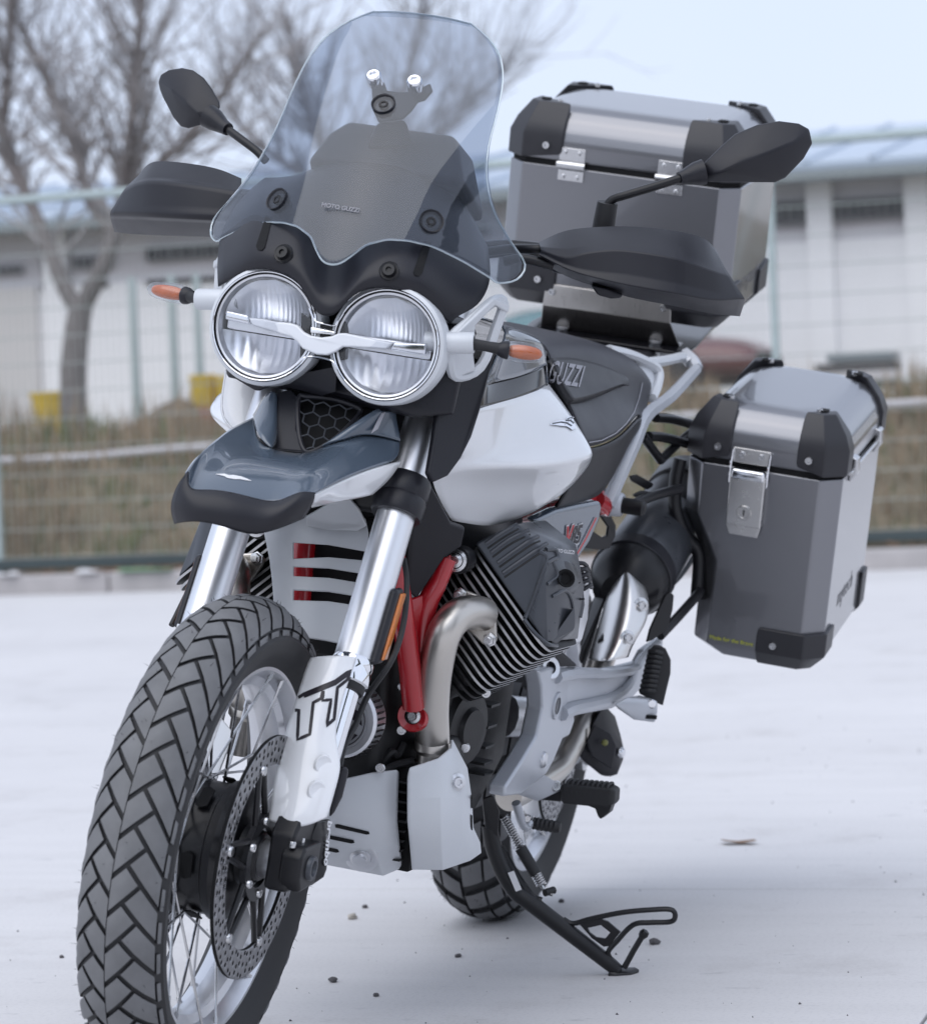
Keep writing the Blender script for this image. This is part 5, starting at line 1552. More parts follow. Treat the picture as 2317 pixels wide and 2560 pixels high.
# ---------------------------------------------------------- engine
def cy(sd, x, t, a): return V((x, sd * .70711 * (a + t), .70711 * (a - t)))
def rrect(x0, x1, t0, t1, r, n=5):
    pts = []
    for cx, ct, a0 in ((x1 - r, t1 - r, 0), (x0 + r, t1 - r, 90), (x0 + r, t0 + r, 180), (x1 - r, t0 + r, 270)):
        for k in range(n + 1):
            w = R(a0 + 90 * k / n)
            pts.append((cx + r * math.cos(w), ct + r * math.sin(w)))
    return pts
for sd in (1, -1):
    cyl = hull('cylinder', [cy(sd, x, t, a) for x in (.885, 1.025) for t in (-.385, -.255) for a in (.46, .632)], 'engine_black', bike, bevel=.01)
    for i in range(14):
        a = .487 + i * .0112
        g_ = 1 - .010 * (13 - i)
        lp = rrect(.955 - .098 * g_, .955 + .093 * g_, -.318 - .092 * g_, -.318 + .094 * g_, .028)
        v, f = prism_vf([cy(sd, x, t, a) for x, t in lp], cy(sd, 0, 0, .0036))
        me = new_mesh(v, f)
        me.materials.append(MATS['engine_black'])
        me.materials.append(MATS['fin_edge'])
        nrm = cy(sd, 0, 0, 1)
        for p in me.polygons:
            p.material_index = 0 if abs(p.normal.dot(nrm)) > .7 or i < 3 else 1
        put('cooling_fin', me, None, cyl, smooth=False)
    cov = hull('valve_cover', [cy(sd, x, t, a) for x, t, a in ((1.052, -.412, .638), (1.050, -.405, .644), (1.047, -.286, .638), (1.034, -.236, .637), (.87, -.228, .637), (.862, -.412, .638), (1.032, -.402, .700), (1.022, -.346, .707), (1.020, -.334, .702), (.875, -.402, .703), (.88, -.345, .722), (.97, -.345, .722), (.975, -.303, .700), (.935, -.320, .717), (.90, -.283, .698), (.925, -.243, .660))], 'engine_grey', bike, bevel=.005, bseg=3)
    if sd == 1:
        def rib_on(nm, pts, r, m_='engine_grey', par=cov, sq=1.0):
            tmp = bpy.data.objects.new('tmp', bpy.data.meshes.new('tmp'))
            P_ = catmull(pts, 3)
            tmp.data.from_pydata([tuple(q) for q in P_], [], [])
            project(tmp, cov, off=-.0004)
            L_ = [v_.co.copy() for v_ in tmp.data.vertices]
            bpy.data.objects.remove(tmp)
            return tube(nm, L_, r, m_, par, n=8, k=1)
        for q in ([(1.06,0.1799,0.7451),(1.06,0.2005,0.7642),(1.05,0.2181,0.7795)], [(1.06,0.1892,0.7341),(1.06,0.2132,0.7577),(1.05,0.2358,0.7744)], [(1.06,0.2012,0.7216),(1.06,0.2242,0.7439),(1.05,0.2396,0.7596),(1.03,0.2465,0.766)], [(1.06,0.2109,0.7086),(1.06,0.2324,0.729),(1.05,0.2529,0.7491),(1.03,0.2609,0.7582)]):
            rib_on('cover_rib', q, .0032)
            rib_on('cover_rib', [V(a_) + V((0, .0035, -.006)) for a_ in q], .0016, 'engine_black')
        rib_on('cover_edge', [(1.05,0.2562,0.7468),(1.05,0.2659,0.7427),(1.05,0.2689,0.7333),(1.05,0.2629,0.7038),(1.05,0.2563,0.6714),(1.05,0.2502,0.649)], .0032)
        rib_on('cover_edge', [(1.06,0.2523,0.6485),(1.06,0.2677,0.6341),(1.05,0.2879,0.6192),(1,0.2905,0.6134)], .0030)
        rib_on('cover_edge', [(1.04,0.2633,0.7504),(1.02,0.2712,0.7509),(1.02,0.2765,0.7404),(1.02,0.2705,0.7365),(1.04,0.2663,0.731)], .0036)
        rib_on('cover_edge', [(1.03,0.2718,0.7357),(1.02,0.2804,0.7153),(1.03,0.2698,0.7012)], .0030)
        rib_on('cover_edge', [(1.03,0.2797,0.685),(1.02,0.2945,0.6956),(1,0.3002,0.6833),(1,0.305,0.6712)], .0030)
        for k in range(4):
            rib_on('cover_rib', [V((1.05,0.2637,0.6897)).lerp(V((1.05,0.2541,0.6568)), k / 3.), V((1,0.2879,0.6582)).lerp(V((1.03,0.2793,0.6214)), k / 3.)], .0016)
        pc_ = hull('plug_cap', [(0.99,0.2639,0.7335),(0.98,0.2669,0.7357),(0.96,0.2777,0.7338),(0.94,0.2822,0.7294),(0.93,0.2875,0.7182),(0.93,0.292,0.6985),(0.94,0.2893,0.684),(0.97,0.2825,0.691),(0.985,0.2749,0.707)] + [(0.93,0.2546,0.7316),(0.89,0.2703,0.7252),(0.88,0.2802,0.6941)], 'engine_grey', cov, bevel=.004)
        hn = V((.80, .50, .33)).normalized()
        lathe('plug_hole', [(0, -.006), (.0085, -.006), (.0105, .0005), (.0125, .002), (.0138, .0)], V((0.982,0.2826,0.7082)) + hn * .006, hn, 'void_black', pc_, n=24)
        hull('cover_strap', [(0.93,0.2755,0.7278),(0.92,0.2832,0.7199),(0.9,0.2927,0.6942),(0.89,0.2961,0.6679),(0.89,0.2953,0.6471),(0.9,0.2913,0.65),(0.905,0.2892,0.6763),(0.92,0.2839,0.7054)] + [(0.88,0.2651,0.7225),(0.84,0.2844,0.6631),(0.85,0.2859,0.6431)], 'engine_grey', cov, bevel=.003)
        for q in ([(0.931,0.2793,0.7147),(0.931,0.284,0.7176),(0.931,0.2847,0.7166),(0.931,0.2801,0.7133)], [(0.925,0.2855,0.6987),(0.918,0.29,0.702),(0.918,0.2904,0.7009),(0.925,0.2862,0.6973)], [(0.91,0.2903,0.6775),(0.902,0.2956,0.6787),(0.902,0.2961,0.6759),(0.91,0.2914,0.6752)]):
            plate('strap_notch', [V(a_) + V((.004, .001, 0)) for a_ in q], .004, 'void_black', cov, bevel=0)
        hull('cover_block', [(0.965,0.2634,0.7475),(0.95,0.2719,0.7498),(0.945,0.2747,0.7428),(0.95,0.2729,0.734),(0.96,0.2656,0.7347)] + [(0.92,0.2524,0.744),(0.9,0.2638,0.7392),(0.92,0.2558,0.7314)], 'engine_grey', cov, bevel=.002)
        text('cover_name', 'MOTO GUZZI', V((0.968,0.2698,0.7463)) + V((.003, .002, 0)), V((0.955,0.2746,0.7454)) - V((0.975,0.2632,0.7462)), V((-.1, .1, 1)), .0075, 'white_print', cov, ext=.0003)
        hull('ignition_cover', [(1.01,0.2813,0.6175),(0.965,0.2988,0.6689),(0.955,0.3014,0.655),(0.955,0.3014,0.6361),(0.99,0.2851,0.6124)] + [(0.92,0.2886,0.6609),(0.91,0.2907,0.6314),(0.95,0.2754,0.608)], 'engine_grey', cov, bevel=.003)
    # exhaust port flange
    fo = hull('flange', [V((1.0555 + dx, sd * y, z)) for dx in (0, .008) for y, z in ((q[1], q[2]) for q in [(1.058,0.1437,0.6695),(1.058,0.158,0.6766),(1.058,0.1928,0.6685),(1.058,0.2084,0.6577),(1.058,0.218,0.6135),(1.058,0.2127,0.6032),(1.058,0.1974,0.6032),(1.058,0.1662,0.6234),(1.058,0.1469,0.6579)])], 'exhaust_steel', bike, bevel=.003)
    for q in ((1.066,0.1551,0.6684), (1.066,0.2086,0.6119)):
        q = V((q[0], sd * q[1], q[2]))
        lathe('flange_washer', [(0, 0), (.0105, 0), (.0105, .003), (.0085, .0035), (.008, .010), (.005, .0105), (.005, .017), (0, .017)], q, (1, 0, 0), 'bolt_steel', fo, n=6)
    pp = [V((q[0], sd * q[1], q[2])) for q in [(1.058,0.1922,0.6454),(1.085,0.1814,0.6479),(1.115,0.1689,0.6421),(1.132,0.1595,0.6189),(1.125,0.153,0.5853),(1.105,0.1466,0.5425),(1.08,0.143,0.4993),(1.06,0.1427,0.4675),(1.05,0.1431,0.4489)]]
    hd = tube('header_pipe', pp, .0245, 'exhaust_steel', bike, n=28, k=8, caps=True)
    lathe('pipe_clamp', [(.0255, -.003), (.0262, 0), (.0262, .012), (.0245, .014), (.021, .018), (.021, .07), (0, .07)], pp[-1], (-.03, .02 * sd, -1), 'exhaust_steel', hd, n=24)
    lathe('engine_mount', [(0, .016), (.007, .016), (.008, .019), (.012, .019), (.0125, .012), (.019, .012), (.020, .008), (.020, -.02)], V((1.085, sd * (1.085,0.151,0.7183)[1], (1.085,0.151,0.7183)[2])), (1, 0, 0), 'black_metal', bike, n=24)
    lathe('mount_washer', [(0, .0215), (.006, .0215), (.0085, .0195), (.0165, .0175), (.0168, .0135)], V((1.085, sd * (1.085,0.151,0.7183)[1], (1.085,0.151,0.7183)[2])), (1, 0, 0), 'bolt_steel', bike, n=20)
    # red frame
    fl = (lambda q: q) if sd == 1 else (lambda q: (q[0] - .16, -q[1] * 1.05, q[2]))
    tube('frame_tube', [fl(q) for q in [(1.2,0.0842,0.7337),(1.195,0.0957,0.6934),(1.17,0.1068,0.6334),(1.14,0.1174,0.5668),(1.11,0.1243,0.5039)]], .0165, 'frame_red', bike, n=14)
    tube('frame_tube', [fl(q) for q in [(1.115,0.1429,0.7204),(1.12,0.1358,0.6861),(1.125,0.1259,0.6526),(1.12,0.1245,0.6067),(1.11,0.1251,0.5525),(1.105,0.1247,0.5036)]], [.013, .0135, .016, .0155, .0145, .0145], 'frame_red', bike, n=14)
    plate('frame_gusset', [fl(q) for q in [(1.165,0.0969,0.6605),(1.15,0.109,0.6591),(1.135,0.1187,0.6653),(1.12,0.1304,0.6852),(1.125,0.1294,0.6479),(1.115,0.1326,0.581),(1.105,0.1306,0.5073),(1.11,0.1203,0.5059),(1.14,0.1127,0.5793)]], .010, 'frame_red', bike, bevel=.003)
    plate('frame_tab', [fl(q) for q in [(1.11,0.1335,0.7173),(1.105,0.1432,0.7261),(1.105,0.1477,0.7061),(1.11,0.1358,0.7029)]], .008, 'frame_red', bike, bevel=.002)
    lathe('frame_eye', [(.012, .006), (.0205, .010), (.023, .006), (.023, -.02), (.012, -.02)], fl((1.1,0.1234,0.4894)), (1, 0, 0), 'frame_red', bike, n=24)
    lathe('frame_eye_bolt', [(0, .010), (.006, .010), (.007, .006), (.012, .004), (.012, -.01)], fl((1.1,0.1234,0.4894)), (1, 0, 0), 'bolt_steel', bike, n=16)
# crankcase
hull('crankcase', [V((x, y, z)) for x, w, za, zb in ((1.10, .075, .36, .58), (1.02, .13, .30, .60), (.7, .13, .30, .62), (.5, .11, .36, .58)) for y in (-w, w) for z in (za, zb)], 'engine_black', bike, bevel=.012)
hull('sump', [V((x, y, z)) for x, w, za, zb in ((1.06, .09, .25, .36), (.72, .10, .24, .34)) for y in (-w, w) for z in (za, zb)], 'engine_black', bike, bevel=.012)
for sd in (1, -1):
    lathe('timing_cover', [(0, .045), (.03, .045), (.034, .038), (.055, .036), (.06, .028), (.072, .02), (.075, .0), (.075, -.03)], V((.88, sd * .115, .455)), (0.25, sd, 0), 'engine_black', bike, n=32)
    mb = MB()
    for k in range(7):
        w = R(-70 + 22 * k)
        c = V((.80, sd * .15, .46))
        mb.add(*box_vf(c + V((.075 * math.cos(w) * .4 - .02, .0, .085 * math.sin(w))), (.05, .03, .004)))
    mb.build('case_ribs', 'engine_black', bike, smooth=False)
for q in [(1.09,0.0973,0.5265),(1.09,0.1058,0.4643),(1.13,0.0952,0.4118),(1,0.1786,0.4433)] + [(0.99,0.1943,0.5258),(1.1,0.1017,0.5281)]:
    bolt('case_bolt', q, (1, .2, 0), .007, 'bolt_steel', bike)
# round alternator cover
ac = V((1.165,0.0399,0.4754))
alt = lathe('alternator_cover', [(0, .014), (.036, .014), (.0365, .013), (.0375, .013), (.038, .0145), (.040, .0145), (.0405, .013), (.042, .013), (.0425, .0145), (.050, .014), (.054, .010), (.0545, -.03)], ac, (1, 0, 0), 'alloy', bike, n=64)
lathe('cover_ring', [(.0365, .0134), (.0378, .0148), (.0392, .0134)], ac, (1, 0, 0), 'black_print', alt, n=48)
for k in range(40):
    w = 2 * math.pi * k / 40
    hull('cover_tooth', [ac + V((dx, r * math.cos(w + dw), r * math.sin(w + dw))) for dx in (-.02, .006) for r, dw in ((.052, -.05), (.052, .05), (.0585, .045))], 'engine_black', alt, bevel=0)
shape('cover_emblem', [ac + V((.03, y, z)) for y, z in ((-.03, .012), (.0, .026), (.03, .016), (.034, -.002), (.02, .004), (.004, .002), (-.012, .006))], 'black_print', alt, alt, d=(-1, 0, 0), off=.0008)
shape('cover_emblem', [ac + V((.03, y, z)) for y, z in ((-.022, -.026), (.018, -.03), (.030, -.016), (.01, -.012), (-.02, -.012))], 'black_print', alt, alt, d=(-1, 0, 0), off=.0008)
# starter, wiring and dark fillers between engine and frame
hull('starter_motor', [V((x, y, z)) for x, z0 in ((1.02, .40), (.86, .40)) for y in (.10, .15) for z in (z0, z0 + .05)], 'engine_black', bike, bevel=.015)
for q in ([(1.08,0.0825,0.4123),(1.08,0.0934,0.4296),(1.07,0.0999,0.4254),(1.06,0.1032,0.4424)], [(1.1,0.0782,0.3941),(1.1,0.0925,0.4033),(1.08,0.1007,0.4114),(1.06,0.1203,0.4194)]):
    tube('wiring', q, .006, 'rubber_black', bike, n=8)
# ---------------------------------------------------------- exhaust rear
tube('link_pipe', [(0.4864,0.125,0.2998),(0.3758,0.138,0.3138),(0.2816,0.147,0.3298),(0.2332,0.152,0.3591),(0.1931,0.154,0.3916),(0.1489,0.154,0.4238),(0.1066,0.152,0.4735),(0.0798,0.15,0.4956),(0.0323,0.15,0.5317)], .0235, 'exhaust_steel', bike, n=24)
hs = [
 [(0.17,0.1801,0.6761),(0.18,0.1873,0.6844),(0.18,0.1899,0.6834),(0.165,0.192,0.679)],
 [(0.18,0.1711,0.639),(0.215,0.1933,0.6517),(0.215,0.2147,0.6553),(0.185,0.2277,0.6537)],
 [(0.2,0.1687,0.6037),(0.245,0.1987,0.6162),(0.245,0.2297,0.6191),(0.205,0.2478,0.62)],
 [(0.23,0.1708,0.5653),(0.275,0.2025,0.5761),(0.275,0.233,0.5814),(0.235,0.2509,0.5879)],
 [(0.255,0.1717,0.5362),(0.3,0.204,0.5439),(0.3,0.2293,0.5507),(0.265,0.2413,0.5598)],
 [(0.27,0.1729,0.5185),(0.315,0.2023,0.5242),(0.315,0.2236,0.5289),(0.28,0.2397,0.5353)]]
shield = grid('heat_shield', hs, 'shield_steel', bike, solid=.003, sub=2)
for q in (on(shield, (0.236,0.2389,0.6197)), on(shield, (0.285,0.2352,0.5671))):
    n = V((.75, .65, .1)).normalized()
    lathe('shield_bolt', [(0, .005), (.0045, .005), (.005, .008), (.0075, .008), (.0085, .004), (.0085, .001), (.014, -.001)], V(q) + n * .001, n, 'bolt_steel', shield, n=18)
hull('shield_back', [(0.15,0.1327,0.6092),(0.14,0.1387,0.6267),(0.16,0.1642,0.6368),(0.21,0.1687,0.5756),(0.26,0.1706,0.5174),(0.28,0.1674,0.5077),(0.3,0.1568,0.5066),(0.25,0.1514,0.5466),(0.2,0.1451,0.5853)], 'black_metal', bike, bevel=.01)
ma, mb_ = V((0.16,0.1918,0.6415)), V((-0.16,0.1961,0.7765))
md = (mb_ - ma).normalized()
ln = (mb_ - ma).length
muf = lathe('muffler', [(0, -.03), (.035, -.03), (.058, -.01), (.066, .012), (.070, .03), (.070, .065), (.066, .068), (.066, ln), (.07, ln + .002), (.07, ln + .06), (.05, ln + .09), (0, ln + .09)], ma, md, 'black_metal', bike, n=40)
lathe('muffler_band', [(.0705, .028), (.0725, .030), (.0725, .06), (.0705, .062)], ma, md, 'black_plastic', muf, n=40)
lathe('muffler_sleeve', [(.0664, .07), (.0675, .072), (.0675, ln * .72), (.0664, ln * .72 + .002)], ma, md, 'engine_grey', muf, n=40)

# ---------------------------------------------------------- skid plate
sk = [
 [(1.16,-0.0058,0.3678),(1.145,0.0487,0.3893),(1.125,0.0848,0.4035),(1.1,0.1097,0.4087),(1.09,0.1093,0.4054)],
 [(1.165,0.0003,0.3395),(1.15,0.043,0.3501),(1.13,0.092,0.3678),(1.105,0.1159,0.3715),(1.095,0.1154,0.3703)],
 [(1.165,0.0042,0.3144),(1.155,0.044,0.3251),(1.135,0.0983,0.3373),(1.11,0.1215,0.3386),(1.1,0.1208,0.3373)],
 [(1.15,0.0032,0.2864),(1.14,0.0439,0.293),(1.12,0.1003,0.2927),(1.095,0.1256,0.3029),(1.085,0.1252,0.3015)],
 [(1.12,-0.0034,0.2616),(1.11,0.0302,0.257),(1.085,0.1088,0.2526),(1.06,0.1264,0.2634),(1.05,0.1249,0.2617)]]
skid = grid('skid_plate', sk, 'matt_silver_paint', bike, solid=.004, sub=0, bevel=.004)
for q in ([(1.155,0.0487,0.3243),(1.155,0.0529,0.3258),(1.14,0.0952,0.3212),(1.14,0.0967,0.3179),(1.14,0.092,0.3163),(1.155,0.0504,0.3203)], [(1.155,0.0401,0.3072),(1.155,0.0422,0.308),(1.14,0.0747,0.305),(1.14,0.0768,0.3015),(1.14,0.0721,0.2996),(1.155,0.0408,0.3026)], [(1.15,0.041,0.2899),(1.14,0.0537,0.288),(1.14,0.0565,0.2846),(1.14,0.0523,0.2827),(1.15,0.0418,0.2849)]):
    shape('skid_slot', [V(a) - VIEW * .02 for a in q], 'void_black', skid, skid, off=.0012)
q = on(skid, (1.122,0.0833,0.2792))
n = V((.85, .1, -.45)).normalized()
lathe('skid_bolt', [(0, .010), (.010, .010), (.011, .006), (.015, .005), (.016, .001), (.022, .002), (.026, .000)], q, n, 'alloy', skid, n=24)
sr = [
 [(1.12,0.1334,0.4089),(1.117,0.1337,0.4183),(1.095,0.1667,0.4356),(1.065,0.1746,0.4496),(1.055,0.1716,0.4599)],
 [(1.123,0.1344,0.4029),(1.121,0.1388,0.4078),(1.1,0.1728,0.4205),(1.065,0.1911,0.4223),(1.015,0.1891,0.4165)],
 [(1.128,0.1404,0.3725),(1.127,0.1457,0.3755),(1.105,0.1814,0.3818),(1.065,0.1999,0.3806),(1.005,0.2006,0.3693)],
 [(1.13,0.1454,0.3457),(1.129,0.1507,0.3466),(1.107,0.1868,0.3508),(1.065,0.2051,0.3469),(0.995,0.206,0.3295)],
 [(1.115,0.1498,0.3102),(1.113,0.1547,0.3109),(1.09,0.1891,0.3102),(1.035,0.2068,0.3085),(0.965,0.2115,0.3056)],
 [(1.085,0.1501,0.2698),(1.085,0.1556,0.2709),(1.065,0.1895,0.2739),(1.005,0.2111,0.2829),(0.945,0.2105,0.2861)]]
sside = grid('skid_side', sr, 'matt_silver_paint', bike, solid=.004, sub=0, bevel=.004)
grid('skid_side', [[mir(q) for q in r] for r in sr], 'matt_silver_paint', bike, solid=.004, sub=0, bevel=.004)
q = on(sside, (1.07,0.1929,0.4033))
n = V((.75, .65, .05)).normalized()
lathe('side_bolt', [(0, .004), (.004, .004), (.0045, .007), (.0075, .007), (.0085, .003), (.013, .001)], q + n * .001, n, 'alloy', sside, n=20)
for q in ([(1.02,0.201,0.3799),(1.015,0.2022,0.3774),(1.01,0.2047,0.3597),(1.015,0.2034,0.36)], [(1.02,0.2053,0.3522),(1.015,0.2068,0.3497),(1.005,0.2089,0.3203),(1.01,0.2081,0.3186)]):
    shape('side_slot', [V(a) - VIEW * .02 for a in q], 'void_black', sside, sside, off=.0012)
mb = MB()
for k in range(9):
    z = .39 - k * .014
    mb.add(*box_vf((1.06, .105, z), (.05, .05, .003)))
mb.build('oil_cooler', 'engine_black', bike, smooth=False)
hull('oil_cooler_core', [V((x, y, z)) for x in (1.0, 1.065) for y in (.05, .14) for z in (.26, .42)], 'void_black', bike, bevel=.003)

# ---------------------------------------------------------- footrest hangers
hang = plate('footrest_hanger', [(0.7129,0.185,0.5381),(0.6411,0.185,0.5381),(0.5775,0.185,0.5332),(0.5365,0.185,0.5167),(0.4624,0.185,0.4915),(0.419,0.185,0.4326),(0.4398,0.185,0.4093),(0.4844,0.185,0.4079),(0.5204,0.185,0.3786),(0.557,0.185,0.3589),(0.6175,0.185,0.3522),(0.704,0.185,0.3429),(0.8054,0.185,0.3519),(0.8065,0.185,0.3681),(0.7212,0.185,0.4019),(0.6589,0.185,0.4306),(0.6485,0.185,0.4737),(0.6763,0.185,0.5112)], .028, 'silver_paint', bike, bevel=.005, bseg=3)
lathe('hanger_bush', [(.0, .0145), (.013, .0145), (.0165, .0165), (.021, .0165), (.0225, .0145), (.0225, 0)], (0.566,0.186,0.471), (0, 1, 0), 'silver_paint', hang, n=28)
lathe('bush_bore', [(0, .0155), (.0125, .0155), (.0135, .0168)], (0.566,0.186,0.471), (0, 1, 0), 'engine_grey', hang, n=24)  # grey disc on the surface, painted in for the dark of a bore
lathe('hanger_cap', [(0, .019), (.009, .019), (.0125, .017), (.0135, .014), (.0135, 0)], (0.5989,0.186,0.3871), (0, 1, 0), 'alloy', hang, n=22)
lathe('hanger_eye', [(.010, .014), (.017, .015), (.019, .013), (.019, -.013), (.010, -.013)], (0.6158,0.185,0.5317), (.6, .8, .3), 'alloy', hang, n=22)
arm_o = [(0.5702,0.19,0.5258),(0.4943,0.195,0.5242),(0.3299,0.203,0.5124),(0.2266,0.212,0.5116),(0.141,0.222,0.5149),(0.1234,0.226,0.5341),(0.0872,0.229,0.5414),(0.0156,0.234,0.5502),(0.0061,0.234,0.5335),(0.0492,0.23,0.5198),(0.0489,0.228,0.4924),(0.0747,0.225,0.4693),(0.1264,0.22,0.4508),(0.2317,0.21,0.4389),(0.3432,0.203,0.4417),(0.4396,0.195,0.4428),(0.4665,0.19,0.4288),(0.5056,0.188,0.4389)]
plate('hanger_arm', arm_o, .012, 'silver_paint', hang, bevel=.003)
tube('arm_flange', [(0.5925,0.198,0.5189),(0.5467,0.202,0.5205),(0.4565,0.21,0.5165),(0.3205,0.216,0.5065),(0.2098,0.224,0.5029),(0.1543,0.228,0.5041),(0.1347,0.231,0.5189),(0.1023,0.236,0.5344),(0.0618,0.24,0.5457)], [.0115, .0115, .0095, .009, .009, .009, .0085, .008, .007], 'silver_paint', hang, n=8)
tube('arm_flange', [(0.517,0.198,0.4531),(0.4663,0.203,0.4574),(0.3717,0.21,0.4572),(0.2733,0.217,0.4581),(0.2073,0.224,0.468),(0.1732,0.228,0.4851),(0.1684,0.23,0.5043)], [.0125, .012, .0105, .0105, .010, .009, .008], 'silver_paint', hang, n=8)
clev = hull('peg_clevis', [(0.29,0.2318,0.4539),(0.27,0.2439,0.4662),(0.245,0.2615,0.4708),(0.24,0.2811,0.4691),(0.24,0.2924,0.466),(0.24,0.2955,0.4492),(0.24,0.2937,0.4306),(0.245,0.2846,0.4311),(0.26,0.2615,0.4314),(0.28,0.2372,0.447)] + [(0.26,0.2252,0.4501),(0.215,0.2551,0.4671),(0.21,0.2866,0.4604),(0.21,0.2875,0.4267),(0.23,0.2551,0.4274)], 'silver_paint', bike, bevel=.004)
lathe('clevis_pin', [(0, .006), (.006, .006), (.0078, .004), (.0078, -.02)], (0.243,0.2833,0.4608), (.9, .4, .1), 'chrome', clev, n=18)
hull('clevis_slot', [(0.252,0.2749,0.4418),(0.252,0.2985,0.4445),(0.252,0.2984,0.4374),(0.252,0.2771,0.4351)] + [(0.22,0.2682,0.4377),(0.22,0.2919,0.4332)], 'void_black', clev, bevel=.001)
peg2 = hull('passenger_peg', [(0.235,0.2588,0.473),(0.23,0.2613,0.5455),(0.23,0.2708,0.5585),(0.225,0.2793,0.5587),(0.225,0.2896,0.5549),(0.22,0.3005,0.537),(0.22,0.3033,0.5142),(0.225,0.2998,0.4594),(0.23,0.2858,0.4632)] + [(0.2,0.2536,0.4703),(0.195,0.2558,0.542),(0.19,0.2826,0.55),(0.19,0.2973,0.5108),(0.195,0.2937,0.4556)], 'rubber_black', bike, bevel=.006, bseg=3)
for k in range(9):
    s = k / 8
    a, b = V((0.234,0.2645,0.5463)).lerp(V((0.238,0.2606,0.4783)), s), V((0.232,0.2864,0.5465)).lerp(V((0.236,0.2846,0.4825)), s)
    tube('peg_rib', [a, a.lerp(b, .5) + V((.008, .003, .002)), b], .0042, 'rubber_black', peg2, n=8, k=4)
# rider footpeg
pegm = hull('peg_mount', [(0.56,0.1491,0.3198),(0.55,0.1687,0.3404),(0.54,0.1817,0.3586),(0.52,0.1968,0.3468),(0.51,0.2141,0.3387),(0.51,0.2164,0.3312),(0.51,0.2068,0.326),(0.53,0.1886,0.3272),(0.53,0.1882,0.3146),(0.53,0.1844,0.3094),(0.54,0.1783,0.3207)] + [(0.5,0.1726,0.3491),(0.48,0.2074,0.3318),(0.49,0.1794,0.3185)], 'silver_paint', bike, bevel=.004)
bolt('peg_pivot', (0.515,0.2064,0.3367), (.9, .4, .2), .009, 'bolt_steel', pegm)
pa, pb = V((0.5,0.2163,0.3301)), V((0.5,0.3052,0.339))
pdx = (pb - pa).normalized()
pz = V((0, 0, 1)) - pdx * pdx.z
pz.normalize()
pL = (pb - pa).length
peg1 = hull('rider_peg', [pa + pdx * s * pL + V((x, 0, 0)) + pz * z for s, x0, za, zb in ((0, .020, -.014, .011), (.08, .024, -.019, .013), (.9, .024, -.019, .013), (1.0, .019, -.010, .010)) for x in (-x0, x0) for z in (za, zb)], 'rubber_black', bike, bevel=.004, bseg=3)
for k in range(9):
    c = pa + pdx * pL * (.12 + k * .092)
    tube('peg_rib', [c + V((-.021, 0, 0)) + pz * .007, c + V((-.015, 0, 0)) + pz * .0165, c + V((.015, 0, 0)) + pz * .0165, c + V((.0215, 0, 0)) + pz * .007, c + V((.0215, 0, 0)) + pz * -.006], .0027, 'rubber_black', peg1, n=7, k=3)
plate('peg_bracket', [pa + pdx * pL * s + V((.010, 0, 0)) + pz * z for s, z in ((.05, -.016), (.5, -.018), (.66, -.022), (.72, -.034), (.77, -.038), (.92, -.026), (.96, -.014))], .026, 'black_metal', peg1, bevel=.002)
hull('peg_arm', [pa + V((x, 0, 0)) + pz * z - pdx * s for x in (-.010, .010) for z in (-.018, .0) for s in (0, .035)], 'black_metal', peg1, bevel=.003)
# gear lever
gl = tube('gear_lever', [(0.6,0.1669,0.3118),(0.58,0.1751,0.2826),(0.57,0.1814,0.2719),(0.56,0.185,0.2784)], .0075, 'silver_paint', bike, n=10)
ga, gb_ = V((0.555,0.1874,0.2775)), V((0.555,0.2316,0.2789))
gd = (gb_ - ga).normalized()
lathe('lever_rubber', [(0, 0)] + [(.0092 if k % 2 else .0105, .002 + k * .0036) for k in range(12)] + [(.008, .046), (0, .047)], ga, gd, 'rubber_black', gl, n=16)
lathe('lever_clamp', [(0, 0), (.011, 0), (.012, .002), (.012, .018), (0, .018)], ga - gd * .018, gd, 'alloy', gl, n=16)
lathe('lever_bolt', [(0, .012), (.005, .012), (.006, .008), (.006, 0)], (0.57,0.182,0.2869), (1, .2, 0), 'bolt_steel', gl, n=12)

# ---------------------------------------------------------- side stand
stand = tube('side_stand', [(0.63,0.1365,0.2744),(0.625,0.1476,0.2407),(0.62,0.1673,0.2051),(0.615,0.1922,0.1758),(0.612,0.217,0.1626),(0.6,0.2922,0.1219),(0.59,0.3484,0.0905),(0.587,0.3693,0.0784)], [.0125, .0138, .0142, .014, .0138, .0132, .012, .0105], 'black_metal', bike, n=12, k=4)
tube('stand_web', [(0.62,0.158,0.242),(0.615,0.1796,0.2103),(0.61,0.2149,0.1725),(0.607,0.233,0.1668)], .007, 'black_metal', stand, n=8)
hull('stand_foot', [q for q in [(0.6,0.3529,0.0703),(0.57,0.3606,0.0736),(0.56,0.3863,0.0779),(0.565,0.396,0.0758),(0.59,0.3869,0.0727),(0.6,0.365,0.0685)]] + [V(q) + V((0, .002, .008)) for q in [(0.6,0.3529,0.0703),(0.57,0.3606,0.0736),(0.56,0.3863,0.0779),(0.565,0.396,0.0758),(0.59,0.3869,0.0727),(0.6,0.365,0.0685)]], 'black_metal', stand, bevel=.003)
tube('stand_tang', [(0.604,0.2715,0.1459),(0.602,0.2878,0.1418),(0.6,0.3157,0.1548),(0.598,0.3623,0.1737),(0.596,0.406,0.1864),(0.594,0.4364,0.1925),(0.594,0.4447,0.1844),(0.594,0.4393,0.1739),(0.595,0.4089,0.1665),(0.596,0.3869,0.1608),(0.596,0.3745,0.1495),(0.595,0.3614,0.1292),(0.593,0.3484,0.1068),(0.59,0.3571,0.0923)], .0042, 'black_metal', stand, n=8, k=5)
